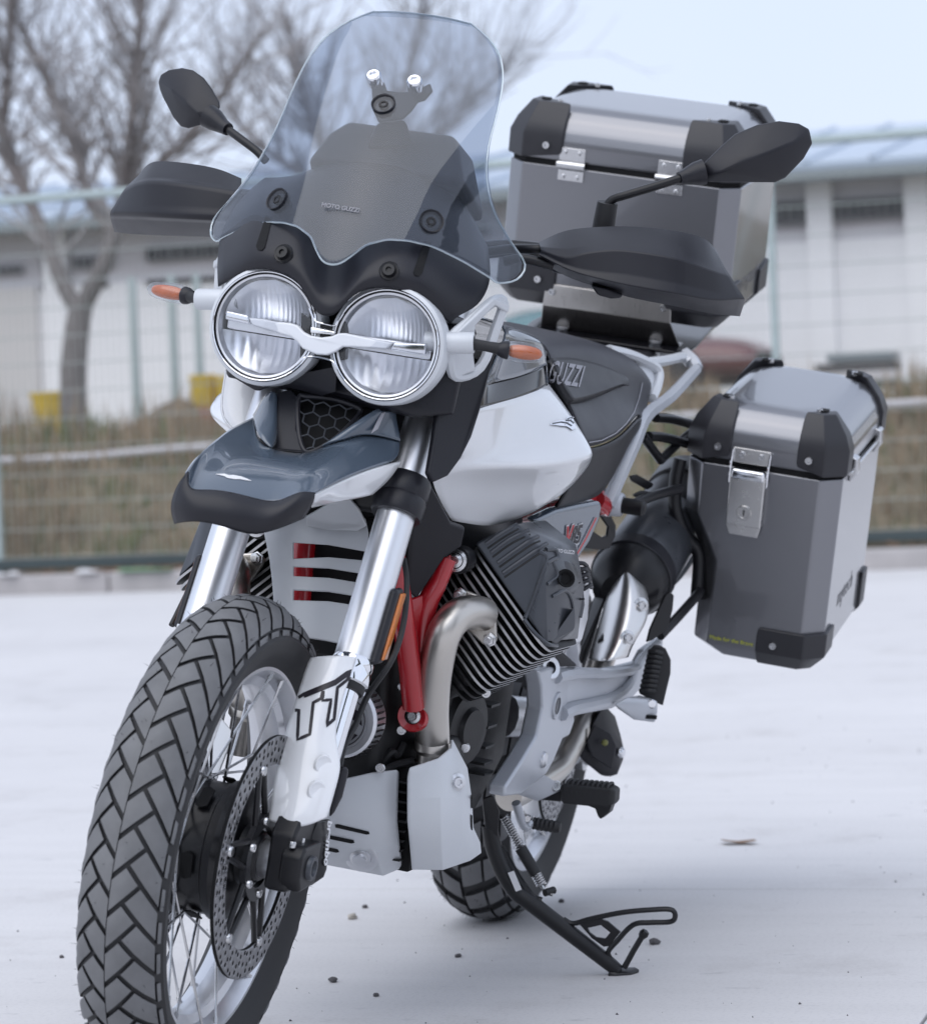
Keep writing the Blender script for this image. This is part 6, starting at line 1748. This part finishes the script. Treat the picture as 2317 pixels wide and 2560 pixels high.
pl = [(0.601,0.2981,0.143),(0.6,0.3296,0.1576),(0.599,0.3421,0.1558),(0.597,0.364,0.143),(0.595,0.349,0.1172),(0.595,0.3405,0.1144),(0.598,0.3199,0.1248)]
hx = [(0.6,0.3117,0.1393),(0.6,0.3318,0.1482),(0.598,0.3481,0.1393),(0.597,0.3414,0.1279),(0.598,0.3274,0.1273),(0.599,0.316,0.1329)]
mb = MB()
nn = loop_normal(pl) * .002
pl2, hx2 = [V(q) for q in pl], [V(q) for q in hx]
v = [q - nn for q in pl2] + [q - nn for q in hx2] + [q + nn for q in pl2] + [q + nn for q in hx2]
pairs_ = [(0, 0), (1, 1), (2, 1), (3, 2), (4, 3), (5, 4), (6, 5)]
f = []
for k in range(7):
    (a, b), (c, d) = pairs_[k], pairs_[(k + 1) % 7]
    q = (a, c, 7 + d, 7 + b) if b != d else (a, c, 7 + b)
    f.append(q)
    f.append(tuple(i + 13 for i in q[::-1]))
    f.append((a, c, c + 13, a + 13))
for k in range(6):
    f.append((7 + k, 7 + (k + 1) % 6, 20 + (k + 1) % 6, 20 + k))
mb.add(v, f).build('stand_plate', 'black_metal', stand, smooth=False)
tube('stand_pin', [(0.585,0.3758,0.0857),(0.585,0.3862,0.115),(0.585,0.3965,0.1406)], .0048, 'black_metal', stand, n=10, k=1)
lathe('stand_pin_knob', [(0, -.008), (.006, -.006), (.008, 0), (.006, .006), (0, .008)], (0.585,0.3983,0.1445), (0, .5, .8), 'black_metal', stand, n=14)
def coil(a, b, r, turns, wr):
    a, b = V(a), V(b)
    bx, by, bz = basis(b - a)
    n = int(turns * 12)
    return [a + (b - a) * (k / n) + (bx * math.cos(2 * math.pi * k / 12) + by * math.sin(2 * math.pi * k / 12)) * r for k in range(n + 1)]
s0, s1, s2, s3, s4 = [V(q) for q in [(0.6,0.1509,0.2868),(0.597,0.1842,0.2423),(0.595,0.2148,0.2056),(0.594,0.226,0.19),(0.593,0.2345,0.1799)]]
spr = tube('stand_spring', coil(s0, s1, .0062, 13, .0016), .0016, 'bolt_steel', stand, n=6, k=1)
tube('stand_spring', coil(s2, s3, .0075, 5, .0016), .0017, 'bolt_steel', stand, n=6, k=1)
tube('spring_sleeve', [s1, s2], .0098, 'rubber_black', stand, n=14, k=1)
tube('spring_hook', [s3, s4, s4 + V((0, .012, -.002))], .0028, 'bolt_steel', stand, n=8)
lathe('spring_pin', [(0, 0), (.006, 0), (.006, .02), (0, .02)], s4 + V((.006, 0, 0)), (-.8, .5, .2), 'black_metal', stand, n=12)
hull('stand_bracket', [(0.66,0.1267,0.3183),(0.65,0.1405,0.3267),(0.64,0.1527,0.2998),(0.63,0.1552,0.2428),(0.63,0.1487,0.2381),(0.645,0.1327,0.2756)] + [(0.62,0.1163,0.3116),(0.6,0.1426,0.293),(0.6,0.1447,0.2332)], 'black_metal', bike, bevel=.004)
_sr = V((0.617,0.1917,0.183)) - V((0.62,0.1804,0.2024))
box('stand_label', V((0.637,0.189,0.196)) + V((.0, .004, .0)), (.032, .010, .0015), 'white_print', stand, B=(_sr.normalized(), basis(_sr, (1, 0, 0))[0].cross(_sr).normalized(), basis(_sr, (1, 0, 0))[0]), bevel=0)
# gearbox, swingarm and rear guard pieces glimpsed behind
hull('gearbox', [V((x, y, z)) for x, w, za, zb in ((.6, .1, .32, .6), (.36, .075, .34, .56)) for y in (-w, w) for z in (za, zb)], 'engine_black', bike, bevel=.012)
for sd in (1, -1):
    tube('swingarm', [(.42, .085 * sd, .42), (.25, .10 * sd, .40), (.08, .115 * sd, .35), (0, .12 * sd, .322)], [.035, .032, .028, .026], 'alloy', bike, n=12, squash=.6)
    lathe('rear_axle', [(0, .02), (.012, .02), (.02, .016), (.02, 0), (.03, -.002), (.03, -.03)], (0, .135 * sd, .322), (0, sd, 0), 'bolt_steel', bike, n=20)
flap = hull('rear_hugger', [(0.2,0.1776,0.4014),(0.18,0.1843,0.4292),(0.15,0.188,0.4301),(0.12,0.1983,0.4134),(0.12,0.213,0.3832),(0.12,0.2212,0.3628),(0.12,0.2247,0.3403),(0.14,0.2232,0.3166),(0.15,0.2138,0.313),(0.16,0.2001,0.3128),(0.17,0.1995,0.3198),(0.18,0.1846,0.3327),(0.2,0.1645,0.3431),(0.21,0.1704,0.377)] + [(0.08,0.1623,0.4143),(0.04,0.183,0.3972),(0.04,0.2013,0.3287),(0.08,0.1848,0.3028)], 'black_plastic', bike, bevel=.005)
plate('hugger_face', [(0.206,0.1825,0.4028),(0.186,0.2089,0.3913),(0.176,0.2196,0.3706),(0.186,0.2208,0.3309),(0.206,0.1885,0.3487),(0.216,0.1772,0.374)], .006, 'black_plastic', flap, bevel=.002)
lathe('hugger_reflector', [(0, .006), (.006, .006), (.009, .003), (.010, 0)], (0.13,0.2207,0.354), (.3, .9, 0), 'chrome', flap, n=16)
lathe('hugger_bolt', [(0, .004), (.003, .004), (.005, .003), (.006, 0)], (0.21,0.2076,0.3771), (.9, .3, 0), 'screw_green', flap, n=12)
hull('shock_absorber', [V((x, y, z)) for x, z in ((.35, .55), (.28, .78)) for dx in (-.025, .025) for y in (-.03, .03) for x in (x + dx,)], 'black_metal', bike, bevel=.01)
hull('drive_cover', [(0.62,0.194,0.5613),(0.6,0.1973,0.5649),(0.55,0.2111,0.5414),(0.52,0.214,0.5329),(0.6,0.1929,0.5348)] + [(0.56,0.1794,0.5544),(0.46,0.1999,0.527)], 'rubber_black', bike, bevel=.006)
hull('intake_body', [(0.72,0.2241,0.7162),(0.68,0.2395,0.7055),(0.66,0.2471,0.6826),(0.66,0.2502,0.6247),(0.68,0.2494,0.5849),(0.75,0.2384,0.5792),(0.76,0.2336,0.645)] + [(0.6,0.1978,0.6891),(0.56,0.2269,0.6146),(0.62,0.2118,0.5742)], 'alloy', bike, bevel=.01)
for k in range(5):
    a, b = V((0.74,0.2355,0.7132)).lerp(V((0.72,0.2513,0.6747)), k / 4), V((0.68,0.2447,0.7006)).lerp(V((0.67,0.2508,0.6749)), k / 4)
    tube('intake_ring', [a, a.lerp(b, .5) + V((.01, .006, .006)), b], .0035, 'black_plastic', bike, n=7)

# ---------------------------------------------------------- handlebar, guards, mirrors, indicators
tube('handlebar', [(.98, -.41, 1.155), (1.02, -.30, 1.165), (1.075, -.16, 1.165), (1.10, -.06, 1.14), (1.10, .06, 1.14), (1.075, .16, 1.165), (1.02, .30, 1.165), (.98, .41, 1.155)], .0125, 'black_metal', bike, n=12)
for sd in (1, -1):
    lathe('grip', [(0, 0), (.017, 0)] + [(.0165 + .001 * (k % 2), .005 + .006 * k) for k in range(20)] + [(.016, .13), (0, .13)], (1.025, .285 * sd, 1.165), V((-.36, sd, -.08)), 'rubber_black', bike, n=16)
    hull('control_pod', [V((1.04 + dx, sd * (.24 + dy), 1.165 + dz)) for dx in (-.03, .03) for dy in (-.03, .03) for dz in (-.025, .03)], 'black_plastic', bike, bevel=.01)
    tube('lever', [(1.06, .235 * sd, 1.165), (1.085, .30 * sd, 1.160), (1.065, .40 * sd, 1.150)], .006, 'black_metal', bike, n=8)
gl_ = [
 [(1.12,0.2072,1.1781),(1.125,0.2411,1.1975),(1.12,0.277,1.2083),(1.11,0.333,1.2179),(1.09,0.3877,1.2209),(1.06,0.4239,1.2174),(1.035,0.4382,1.2054)],
 [(1.155,0.2193,1.1716),(1.165,0.2569,1.1728),(1.165,0.2889,1.1813),(1.16,0.3351,1.1901),(1.14,0.4067,1.191),(1.1,0.4445,1.1839),(1.065,0.4624,1.1797)],
 [(1.164,0.2242,1.1667),(1.176,0.2633,1.1613),(1.179,0.2938,1.1721),(1.174,0.3397,1.1818),(1.154,0.4113,1.1815),(1.114,0.4507,1.1739),(1.069,0.4716,1.1705)],
 [(1.162,0.2225,1.1631),(1.175,0.2646,1.1514),(1.18,0.3013,1.1478),(1.175,0.3518,1.1502),(1.155,0.4167,1.1485),(1.11,0.4596,1.1448),(1.055,0.49,1.147)],
 [(1.165,0.2202,1.1603),(1.179,0.2664,1.1463),(1.184,0.3035,1.1402),(1.18,0.3552,1.1359),(1.16,0.42,1.1346),(1.114,0.4622,1.1338),(1.052,0.4933,1.1425)],
 [(1.145,0.2164,1.1574),(1.158,0.2616,1.1427),(1.163,0.299,1.1355),(1.158,0.3511,1.1296),(1.138,0.4162,1.1283),(1.093,0.459,1.1267),(1.033,0.4901,1.137)],
 [(1.095,0.2084,1.1511),(1.105,0.2489,1.1373),(1.11,0.2869,1.1294),(1.105,0.34,1.1211),(1.085,0.4063,1.1177),(1.045,0.4509,1.1153),(0.99,0.4784,1.1178)]]
hg = fgrid('hand_guard', gl_, 'black_plastic', bike, solid=.004, soff=-1)
hull('guard_socket', [(1.15,0.2967,1.13),(1.15,0.3215,1.1284),(1.145,0.3436,1.1243),(1.145,0.3411,1.1179),(1.15,0.3271,1.1146),(1.15,0.3093,1.1165)] + [(1.11,0.2868,1.1304),(1.11,0.3328,1.1181)], 'black_plastic', hg, bevel=.003)
gr_ = [
 [(1.13,-0.2383,1.2038),(1.13,-0.2778,1.2132),(1.115,-0.3319,1.2154),(1.095,-0.3807,1.2133),(1.08,-0.4026,1.2054),(1.07,-0.4165,1.1893)],
 [(1.165,-0.2228,1.1877),(1.165,-0.2608,1.1892),(1.155,-0.3121,1.1889),(1.135,-0.3677,1.1866),(1.115,-0.3969,1.1816),(1.095,-0.4209,1.1732)],
 [(1.174,-0.2186,1.1823),(1.176,-0.2558,1.1842),(1.169,-0.306,1.1847),(1.149,-0.3615,1.1828),(1.124,-0.3973,1.1764),(1.099,-0.4253,1.1646)],
 [(1.175,-0.217,1.1591),(1.18,-0.25,1.1565),(1.175,-0.2988,1.1529),(1.155,-0.354,1.1495),(1.125,-0.3997,1.1472),(1.09,-0.4389,1.1426)],
 [(1.179,-0.2163,1.1488),(1.184,-0.2469,1.1461),(1.18,-0.2951,1.142),(1.16,-0.3502,1.1381),(1.129,-0.3962,1.1353),(1.087,-0.4465,1.1322)],
 [(1.158,-0.2237,1.1457),(1.163,-0.2545,1.1429),(1.158,-0.3032,1.1384),(1.138,-0.3585,1.1344),(1.108,-0.4043,1.1315),(1.068,-0.4534,1.128)],
 [(1.105,-0.2431,1.1277),(1.11,-0.2718,1.1239),(1.105,-0.321,1.1183),(1.085,-0.3768,1.1132),(1.055,-0.4229,1.1101),(1.025,-0.4621,1.1093)]]
fgrid('hand_guard', gr_, 'black_plastic', bike, solid=.004, soff=1)
for q in ([(1.1,0.1334,1.1559),(1.12,0.1702,1.1633),(1.13,0.2079,1.168),(1.11,0.2374,1.1733)], [(1.16,0.1735,1.1445),(1.16,0.2007,1.1517),(1.15,0.2411,1.1477)], [(1.12,-0.2443,1.1569),(1.13,-0.2027,1.1575),(1.12,-0.1792,1.1658)]):
    tube('guard_stay', q, .007, 'black_metal', bike, n=10)
# mirrors
def mirror(neck, rod, cup, outline, ridge, back):
    m = hull('mirror', outline + ridge + back, 'black_plastic', bike, bevel=.008, bseg=3)
    tube('mirror_neck', neck, [.0095, .011, .0165, .018], 'black_plastic', m, n=16, k=4)
    tube('mirror_rod', rod, .0062, 'black_metal', m, n=12, k=4)
    if cup:
        tube('mirror_base', cup, [.0165, .0155, .0145], 'rubber_black', m, n=18, k=2)
    return m
mirror([(1.05,0.3751,1.2947),(1.045,0.3816,1.2983),(1.035,0.3942,1.3056),(1.03,0.4038,1.31)], [(1.07,0.2838,1.2458),(1.07,0.2914,1.2538),(1.07,0.3097,1.2621),(1.06,0.3471,1.2802),(1.047,0.3803,1.2976)], [(1.06,0.2808,1.1994),(1.065,0.2818,1.2235),(1.07,0.2835,1.2475)],
    [(1.03,0.3994,1.3177),(1.03,0.4086,1.331),(1.02,0.4211,1.3507),(1.01,0.4355,1.3697),(1,0.4625,1.3872),(0.99,0.4908,1.3969),(0.98,0.5169,1.3978),(0.975,0.5328,1.3917),(0.97,0.5395,1.3729),(0.975,0.5315,1.3493),(0.985,0.5111,1.3181),(0.99,0.4993,1.3099),(1,0.4577,1.3061),(1.02,0.4102,1.2965),(1.03,0.4022,1.3043)],
    [(1.045,0.4322,1.3122),(1.04,0.4616,1.3302),(1.025,0.4908,1.349),(1,0.5213,1.3706),(1.04,0.45,1.3373),(1.02,0.4771,1.3631),(1.005,0.5099,1.3377),(1.025,0.4745,1.3194)],
    [(0.99,0.4001,1.3211),(0.965,0.4273,1.3651),(0.945,0.4834,1.3916),(0.935,0.5174,1.3899),(0.935,0.5241,1.3699),(0.945,0.5006,1.3276),(0.96,0.4521,1.3147),(0.985,0.4052,1.3048)])
mirror([(1.055,-0.2978,1.2773),(1.05,-0.308,1.281),(1.042,-0.3254,1.2886),(1.038,-0.3374,1.2934)], [(1.08,-0.2239,1.2387),(1.075,-0.242,1.2512),(1.065,-0.2719,1.2653),(1.052,-0.3031,1.2792)], None,
    [(0.98,-0.447,1.3375),(0.98,-0.4451,1.3479),(0.985,-0.4318,1.3559),(0.99,-0.4083,1.3615),(1,-0.3868,1.3598),(1.005,-0.3661,1.3503),(1.015,-0.345,1.3335),(1.025,-0.3278,1.3164),(1.03,-0.324,1.3073),(1.035,-0.3321,1.2989),(1.035,-0.3431,1.2884),(1.03,-0.3481,1.2792),(1.015,-0.3749,1.2717),(1.01,-0.3895,1.2735),(1,-0.4077,1.2859),(0.99,-0.4274,1.3075),(0.98,-0.4426,1.3251)],
    [(1.01,-0.4123,1.3257),(1.03,-0.3797,1.3094),(1.04,-0.3541,1.2956),(1.015,-0.3898,1.3371),(1.03,-0.357,1.3213),(1.03,-0.3718,1.2898),(1.015,-0.3968,1.3019)],
    [(0.935,-0.4569,1.3398),(0.94,-0.4273,1.3569),(0.955,-0.3845,1.3443),(0.985,-0.3485,1.3133),(0.985,-0.3692,1.2877),(0.97,-0.4041,1.2824),(0.94,-0.4436,1.3152)])

# indicators on silver arms
for sd, tip, root, a0, a1 in ((1, (1.3,0.2892,1.0269), (1.32,0.2296,1.0258), (1.34,0.1626,1.0243), (1.335,0.1956,1.0285)), (-1, (1.295,-0.2886,1.0347), (1.31,-0.2191,1.0328), (1.335,-0.1685,1.0352), (1.335,-0.1983,1.0309))):
    tip, root, a0, a1 = V(tip), V(root), V(a0), V(a1)
    d = (tip - root)
    L = d.length
    d.normalize()
    arm = lathe('indicator_arm', [(0, -.03), (.0145, -.03), (.0145, (a1 - a0).length), (.013, (a1 - a0).length + .002), (.0105, (a1 - a0).length + .002), (.0105, (a1 - a0).length - .01), (0, (a1 - a0).length - .01)], a0, a1 - a0, 'matt_silver_paint', bike, n=24)
    tube('indicator_stem', [a1 - (a1 - a0).normalized() * .012, a1.lerp(root, .5), root + d * .005], [.0085, .007, .0085], 'rubber_black', arm, n=12)
    ind = lathe('indicator', [(0, -.004), (.008, -.003), (.0115, .004), (.0125, .010), (.0118, .012), (0, .013)], root, d, 'black_plastic', bike, n=20)
    lathe('amber_lens', [(0, .008)] + [(.0098 * math.sqrt(max(0, 1 - (2 * s - 1) ** 2)) ** .7 + .0001, .008 + s * (L - .014)) for s in (.12, .22, .35, .5, .65, .8, .9, .96)] + [(0, L - .005)], root, d, 'amber', ind, n=20)
    lathe('clear_lens', [(.0118, .011), (.0132, .018), (.0138, L * .35), (.0134, L * .55), (.0118, L * .78), (.0085, L * .93), (.004, L * .99), (0, L)], root, d, 'lens_clear', ind, n=24)
for sdm in (1, -1):
    fl = (lambda q: q) if sdm == 1 else mir
    br_ = tube('lamp_bracket', [fl(q) for q in [(1.325,0.162,1.0299),(1.3,0.1746,1.0539),(1.26,0.1943,1.0876),(1.25,0.2056,1.087),(1.255,0.2014,1.0512),(1.27,0.1928,0.9983),(1.3,0.1692,0.9808),(1.325,0.1647,1.0037)]], .0075, 'matt_silver_paint', bike, n=8, k=4, closed=True)
    plate('bracket_web', [fl(q) for q in [(1.33,0.1641,1.0354),(1.27,0.1935,1.0925),(1.25,0.2127,1.0867),(1.25,0.2118,1.0744),(1.268,0.1973,1.0824),(1.298,0.1826,1.0524),(1.29,0.1833,1.0153),(1.285,0.1883,0.992),(1.305,0.1683,0.9785),(1.33,0.1625,1.0059)]], .010, 'matt_silver_paint', br_, bevel=.003)

# ============================================================= luggage
mat('case_alu', (.225, .228, .245), .32, metal=.9, coat=.8, var=.04, scale=3, rvar=.03, bump=.03, bscale=900, bdist=.0004)
mat('case_plastic', (.022, .022, .027), .42, var=.15, scale=40, bump=.1, bscale=900, bdist=.0005)
mat('bracket_steel', (.55, .53, .51), .30, metal=1.0, var=.10, scale=50, rvar=.08, aniso=(1, 12, 1))
mat('latch_steel', (.66, .65, .64), .26, metal=1.0, var=.10, scale=50, rvar=.06)
mat('case_print', (.20, .20, .215), .45, metal=.8)
mat('yellow_print', (.55, .58, .05), .5)
TL = R(12.6)
EB, EU = V((-math.cos(TL), 0, math.sin(TL))), V((math.sin(TL), 0, math.cos(TL)))
EY = V((0, 1, 0))

def case(root, O, y0, y1, depth, h_body, h_lid, ch, cut=None, front_out=1):
    """aluminium box: O is the front edge of the lid seam at y = 0 of the frame; b back, y across, u up"""
    P = lambda b, y, u: V(O) + EB * b + EY * y + EU * u
    def ring(u, ins=0, c=ch):
        a, b, q0, q1 = ins, depth - ins, y0 + ins, y1 - ins
        return [P(a, q0 + c, u), P(a, q1 - c, u), P(a + c, q1, u), P(b - c, q1, u), P(b, q1 - c, u), P(b, q0 + c, u), P(b - c, q0, u), P(a + c, q0, u)]
    v, f = [], []
    levels = [(-h_body, .018), (-h_body + .022, 0), (-.006, 0)]
    for u, i in levels:
        v += ring(u, i)
    if cut:
        for k, (u, i) in enumerate(levels):
            pass
    f.append(tuple(range(8))[::-1])
    for k in range(2):
        f += [(k * 8 + i, k * 8 + (i + 1) % 8, k * 8 + 8 + (i + 1) % 8, k * 8 + 8 + i) for i in range(8)]
    f.append(tuple(range(16, 24)))
    body = put('case_body', new_mesh(v, f), 'case_alu', root, bevel=.0035, bseg=2, angle=20)
    # dark seal under the lid
    v = ring(-.006, .004) + ring(.004, .004)
    f = [tuple(range(8))[::-1], tuple(range(8, 16))] + [(i, (i + 1) % 8, 8 + (i + 1) % 8, 8 + i) for i in range(8)]
    put('case_seal', new_mesh(v, f), 'void_black', root, smooth=False)
    # lid: chamfered front and back, rolled sides
    v = ring(.003, -.001) + ring(h_lid * .36, -.001) + ring(h_lid * .58, .006) + ring(h_lid * .76, .017) + ring(h_lid * .90, .033) + ring(h_lid * .975, .050) + ring(h_lid, .070)
    f = [tuple(range(8))[::-1], tuple(range(48, 56))]
    for k in range(6):
        f += [(k * 8 + i, k * 8 + (i + 1) % 8, k * 8 + 8 + (i + 1) % 8, k * 8 + 8 + i) for i in range(8)]
    lid = put('case_lid', new_mesh(v, f), 'case_alu', root, bevel=.006, bseg=3, angle=8)
    return P, body, lid

def corner(root, P, b, y, sb, sy, u0, u1, w, d, name='corner_cap', top=True, slot=True):
    """moulded black corner cap: sb/sy point into the box"""
    pts = []
    o = .006
    lo, hi = (u0, u1)
    if top:
        base = [(-o, .030), (.0, .0), (.030, -o)]
        for (bb, yy) in ((-o, w), (-o, .030), (.030, -o), (d, -o)):
            pts += [P(b + sb * bb, y + sy * yy, lo + (.0 if bb < w and yy < w else .012)), P(b + sb * bb, y + sy * yy, lo + (hi - lo) * .45)]
        for (bb, yy) in ((.004, w), (.004, .036), (.036, .004), (d, .004)):
            pts += [P(b + sb * bb, y + sy * yy, lo + (hi - lo) * .70)]
        for (bb, yy) in ((.032, w), (.028, .046), (.046, .028), (d, .032)):
            pts += [P(b + sb * bb, y + sy * yy, hi + .004)]
    else:
        for (bb, yy) in ((-o, w), (-o, .028), (.028, -o), (d, -o)):
            pts += [P(b + sb * bb, y + sy * yy, hi - (.0 if bb < w else .01)), P(b + sb * bb, y + sy * yy, lo + .024)]
        for (bb, yy) in ((.02, w), (.02, .04), (.04, .02), (d, .02)):
            pts += [P(b + sb * bb, y + sy * yy, lo - .005)]
    c = hull(name, pts, 'case_plastic', root, bevel=.0025, bseg=2)
    if top and slot:
        q = [P(b + sb * bb, y + sy * yy, hi + .0052) for bb, yy in ((.043, .052), (.050, .043), (.066, .043), (.066, .058), (.050, .060))]
        plate('cap_slot', q, .003, 'void_black', c, bevel=.0008)
        lathe('cap_screw', [(0, .002), (.0025, .002), (.0028, .0045), (.005, .0045), (.0058, .002), (.0058, -.002)], P(b + sb * .052, y + sy * (w * .74), hi + .003), EU, 'bolt_steel', c, n=14)
    if sb > 0:
        uu = lo + (hi - lo) * (.28 if top else .6)
        lathe('cap_screw', [(0, .003), (.003, .003), (.0034, .0065), (.0062, .0065), (.0072, .003), (.0072, -.002)], P(b - .006, y + sy * (w * .72), uu), -EB, 'bolt_steel', c, n=16)
    return c

# ---- top case
tc = thing('top_case', 'anodised grey aluminium top case with black corner caps on the rear rack', 'top case')
tc.rotation_euler = bike.rotation_euler
P, body, lid = case(tc, (-.142, 0, 1.352), -.2165, .2165, .36, .262, .100, .032)
for y, s in ((-.2165, 1), (.2165, -1)):
    corner(tc, P, 0, y, 1, s, .004, .100, .105, .095)
    corner(tc, P, .36, y, -1, s, .004, .100, .105, .095)
    corner(tc, P, 0, y, 1, s, -.262, -.185, .115, .10, top=False)
    corner(tc, P, .36, y, -1, s, -.262, -.185, .10, .10, top=False)
for y in (-.092, .092):
    h = plate('hinge', [P(-.0025, y + a, u) for a, u in ((-.024, .006), (.024, .006), (.024, .030), (-.024, .030))], .002, 'bolt_steel', tc, bevel=.001)
    plate('hinge_leaf', [P(-.0025, y + a, u) for a, u in ((-.024, -.030), (.024, -.030), (.024, -.010), (-.024, -.010))], .002, 'bolt_steel', h, bevel=.001)
    tube('hinge_barrel', [P(-.006, y - .026, -.001), P(-.006, y + .026, -.001)], .007, 'bolt_steel', h, n=14, k=1)
    for a, u in ((-.013, .022), (.013, .022), (-.013, -.022), (.013, -.022)):
        lathe('hinge_screw', [(0, .0015), (.0028, .0015), (.0042, .0005)], P(-.0038, y + a, u), -EB, 'bolt_steel', h, n=10)
# stainless mounting bracket under the front
mk = [[P(-.004, a, -.222) for a in (-.118, -.06, .06, .118)], [P(-.005, a, -.262) for a in (-.121, -.06, .06, .121)], [P(.030, a, -.302) for a in (-.130, -.065, .065, .130)], [P(.040, a, -.312) for a in (-.133, -.066, .066, .133)], [P(.095, a, -.314) for a in (-.133, -.066, .066, .133)]]
mkp = grid('mount_bracket', mk, 'bracket_steel', tc, solid=.003, sub=0, bevel=.002)
for a in (-.105, .105):
    lathe('bracket_screw', [(0, .003), (.003, .003), (.0034, .006), (.006, .006), (.007, .002), (.007, -.001)], P(-.005, a, -.236), -EB, 'bolt_steel', mkp, n=14)
plate('mount_plate', [P(b, a, -.322) for b, a in ((.02, -.15), (.02, .15), (.33, .14), (.33, -.14))], .008, 'black_gloss', tc, bevel=.003)
text('case_name', 'mytech', P(.20, .2177, -.195), EB, EU + EB * .3, .045, 'case_print', tc, ext=.0002, bold=-.0006)

# ---- left pannier
pn = thing('pannier', 'anodised grey aluminium pannier with steel latch hanging on the left carrier', 'pannier')
pn.rotation_euler = bike.rotation_euler
Op = V((.045, 0, .873))
P, body, lid = case(pn, Op, .236, .508, .43, .300, .098, .034)
bpy.data.objects.remove(body)
# body with the lower inner corner cut away for the silencer
def pring(u, ya, ins=0.0, c=.034):
    a, b, q0, q1 = ins, .43 - ins, ya + ins, .508 - ins
    return [P(a, q0 + c * .9, u), P(a, q1 - c, u), P(a + c, q1, u), P(b - c, q1, u), P(b, q1 - c, u), P(b, q0 + c, u), P(b - c, q0, u), P(a + c * .9, q0, u)]
v = []
for u, ya, i in ((-.352, .292, .016), (-.330, .278, 0), (-.178, .278, 0), (-.100, .238, 0), (-.006, .236, 0)):
    v += pring(u, ya, i)
f = [tuple(range(8))[::-1], tuple(range(32, 40))]
for k in range(4):
    f += [(k * 8 + i, k * 8 + (i + 1) % 8, k * 8 + 8 + (i + 1) % 8, k * 8 + 8 + i) for i in range(8)]
body = put('case_body', new_mesh(v, f), 'case_alu', pn, bevel=.0035, bseg=2, angle=15)
for y, s in ((.236, 1), (.508, -1)):
    corner(pn, P, 0, y, 1, s, .0, .098, .078, .074)
    corner(pn, P, .43, y, -1, s, .0, .098, .078, .074)
corner(pn, P, 0, .508, 1, -1, -.352, -.285, .112, .095, top=False)
corner(pn, P, .43, .508, -1, -1, -.352, -.262, .10, .075, top=False)
# latch
ly = .352
lt = plate('latch', [P(-.004, ly + a, u) for a, u in ((-.033, .004), (.033, .004), (.033, .030), (-.033, .030))], .003, 'latch_steel', pn, bevel=.001)
hull('latch_lever', [P(-b, ly + a, u) for b, a, u in ((.003, -.031, -.012), (.003, .031, -.012), (.020, -.031, -.012), (.020, .031, -.012), (.017, -.031, -.105), (.017, .031, -.105), (.003, -.031, -.105), (.003, .031, -.105))], 'latch_steel', lt, bevel=.0025)
plate('latch_tip', [P(-.014, ly + a, u) for a, u in ((-.031, -.104), (.031, -.104), (.027, -.122), (-.023, -.122))], .003, 'latch_steel', lt, bevel=.001)
hull('latch_roller', [P(-b, ly + a, u) for b in (.006, .023) for a in (-.029, .029) for u in (-.022, -.004)], 'chrome', lt, bevel=.004)
for a in (-.033, .033):
    tube('latch_wire', [P(-.008, ly + a, .026), P(-.014, ly + a, .0), P(-.016, ly + a, -.03)], .0022, 'chrome', lt, n=8)
for a in (-.017, .017):
    bolt('latch_screw', P(-.006, ly + a, .019), -EB, .006, 'bolt_steel', lt)
lk = lathe('lock', [(0, .001), (.0085, .001), (.009, .003), (.0125, .003), (.0135, .001), (.0135, -.003)], P(-.0188, ly + .0, -.080), -EB, 'latch_steel', lt, n=24)
plate('key_slot', [P(-.0205, ly + a, -.080 + u) for a, u in ((-.0012, -.005), (.0012, -.005), (.0012, .005), (-.0012, .005))], .001, 'void_black', lk, bevel=0)
# side clasps on the outer face
for b in (.10, .33):
    c = hull('side_clasp', [P(b + db, .508 + y, u) for db in (-.014, .014) for y, u in ((.0, .022), (.012, .018), (.014, -.008), (.004, -.024), (0, -.022))], 'bolt_steel', pn, bevel=.002)
tube('clasp_rod', [P(.06, .514, -.002), P(.37, .514, -.002)], .0035, 'bolt_steel', pn, n=10, k=1)
text('case_lettering', 'Made for the Brave', P(-.0012, .352, -.318), EY, EU + EY * .2, .0100, 'yellow_print', pn, ext=.0003)
text('case_name', 'mytech', P(.20, .5084, -.25), EB, EU + EB * .3, .05, 'case_print', pn, ext=.0002, bold=-.0008)
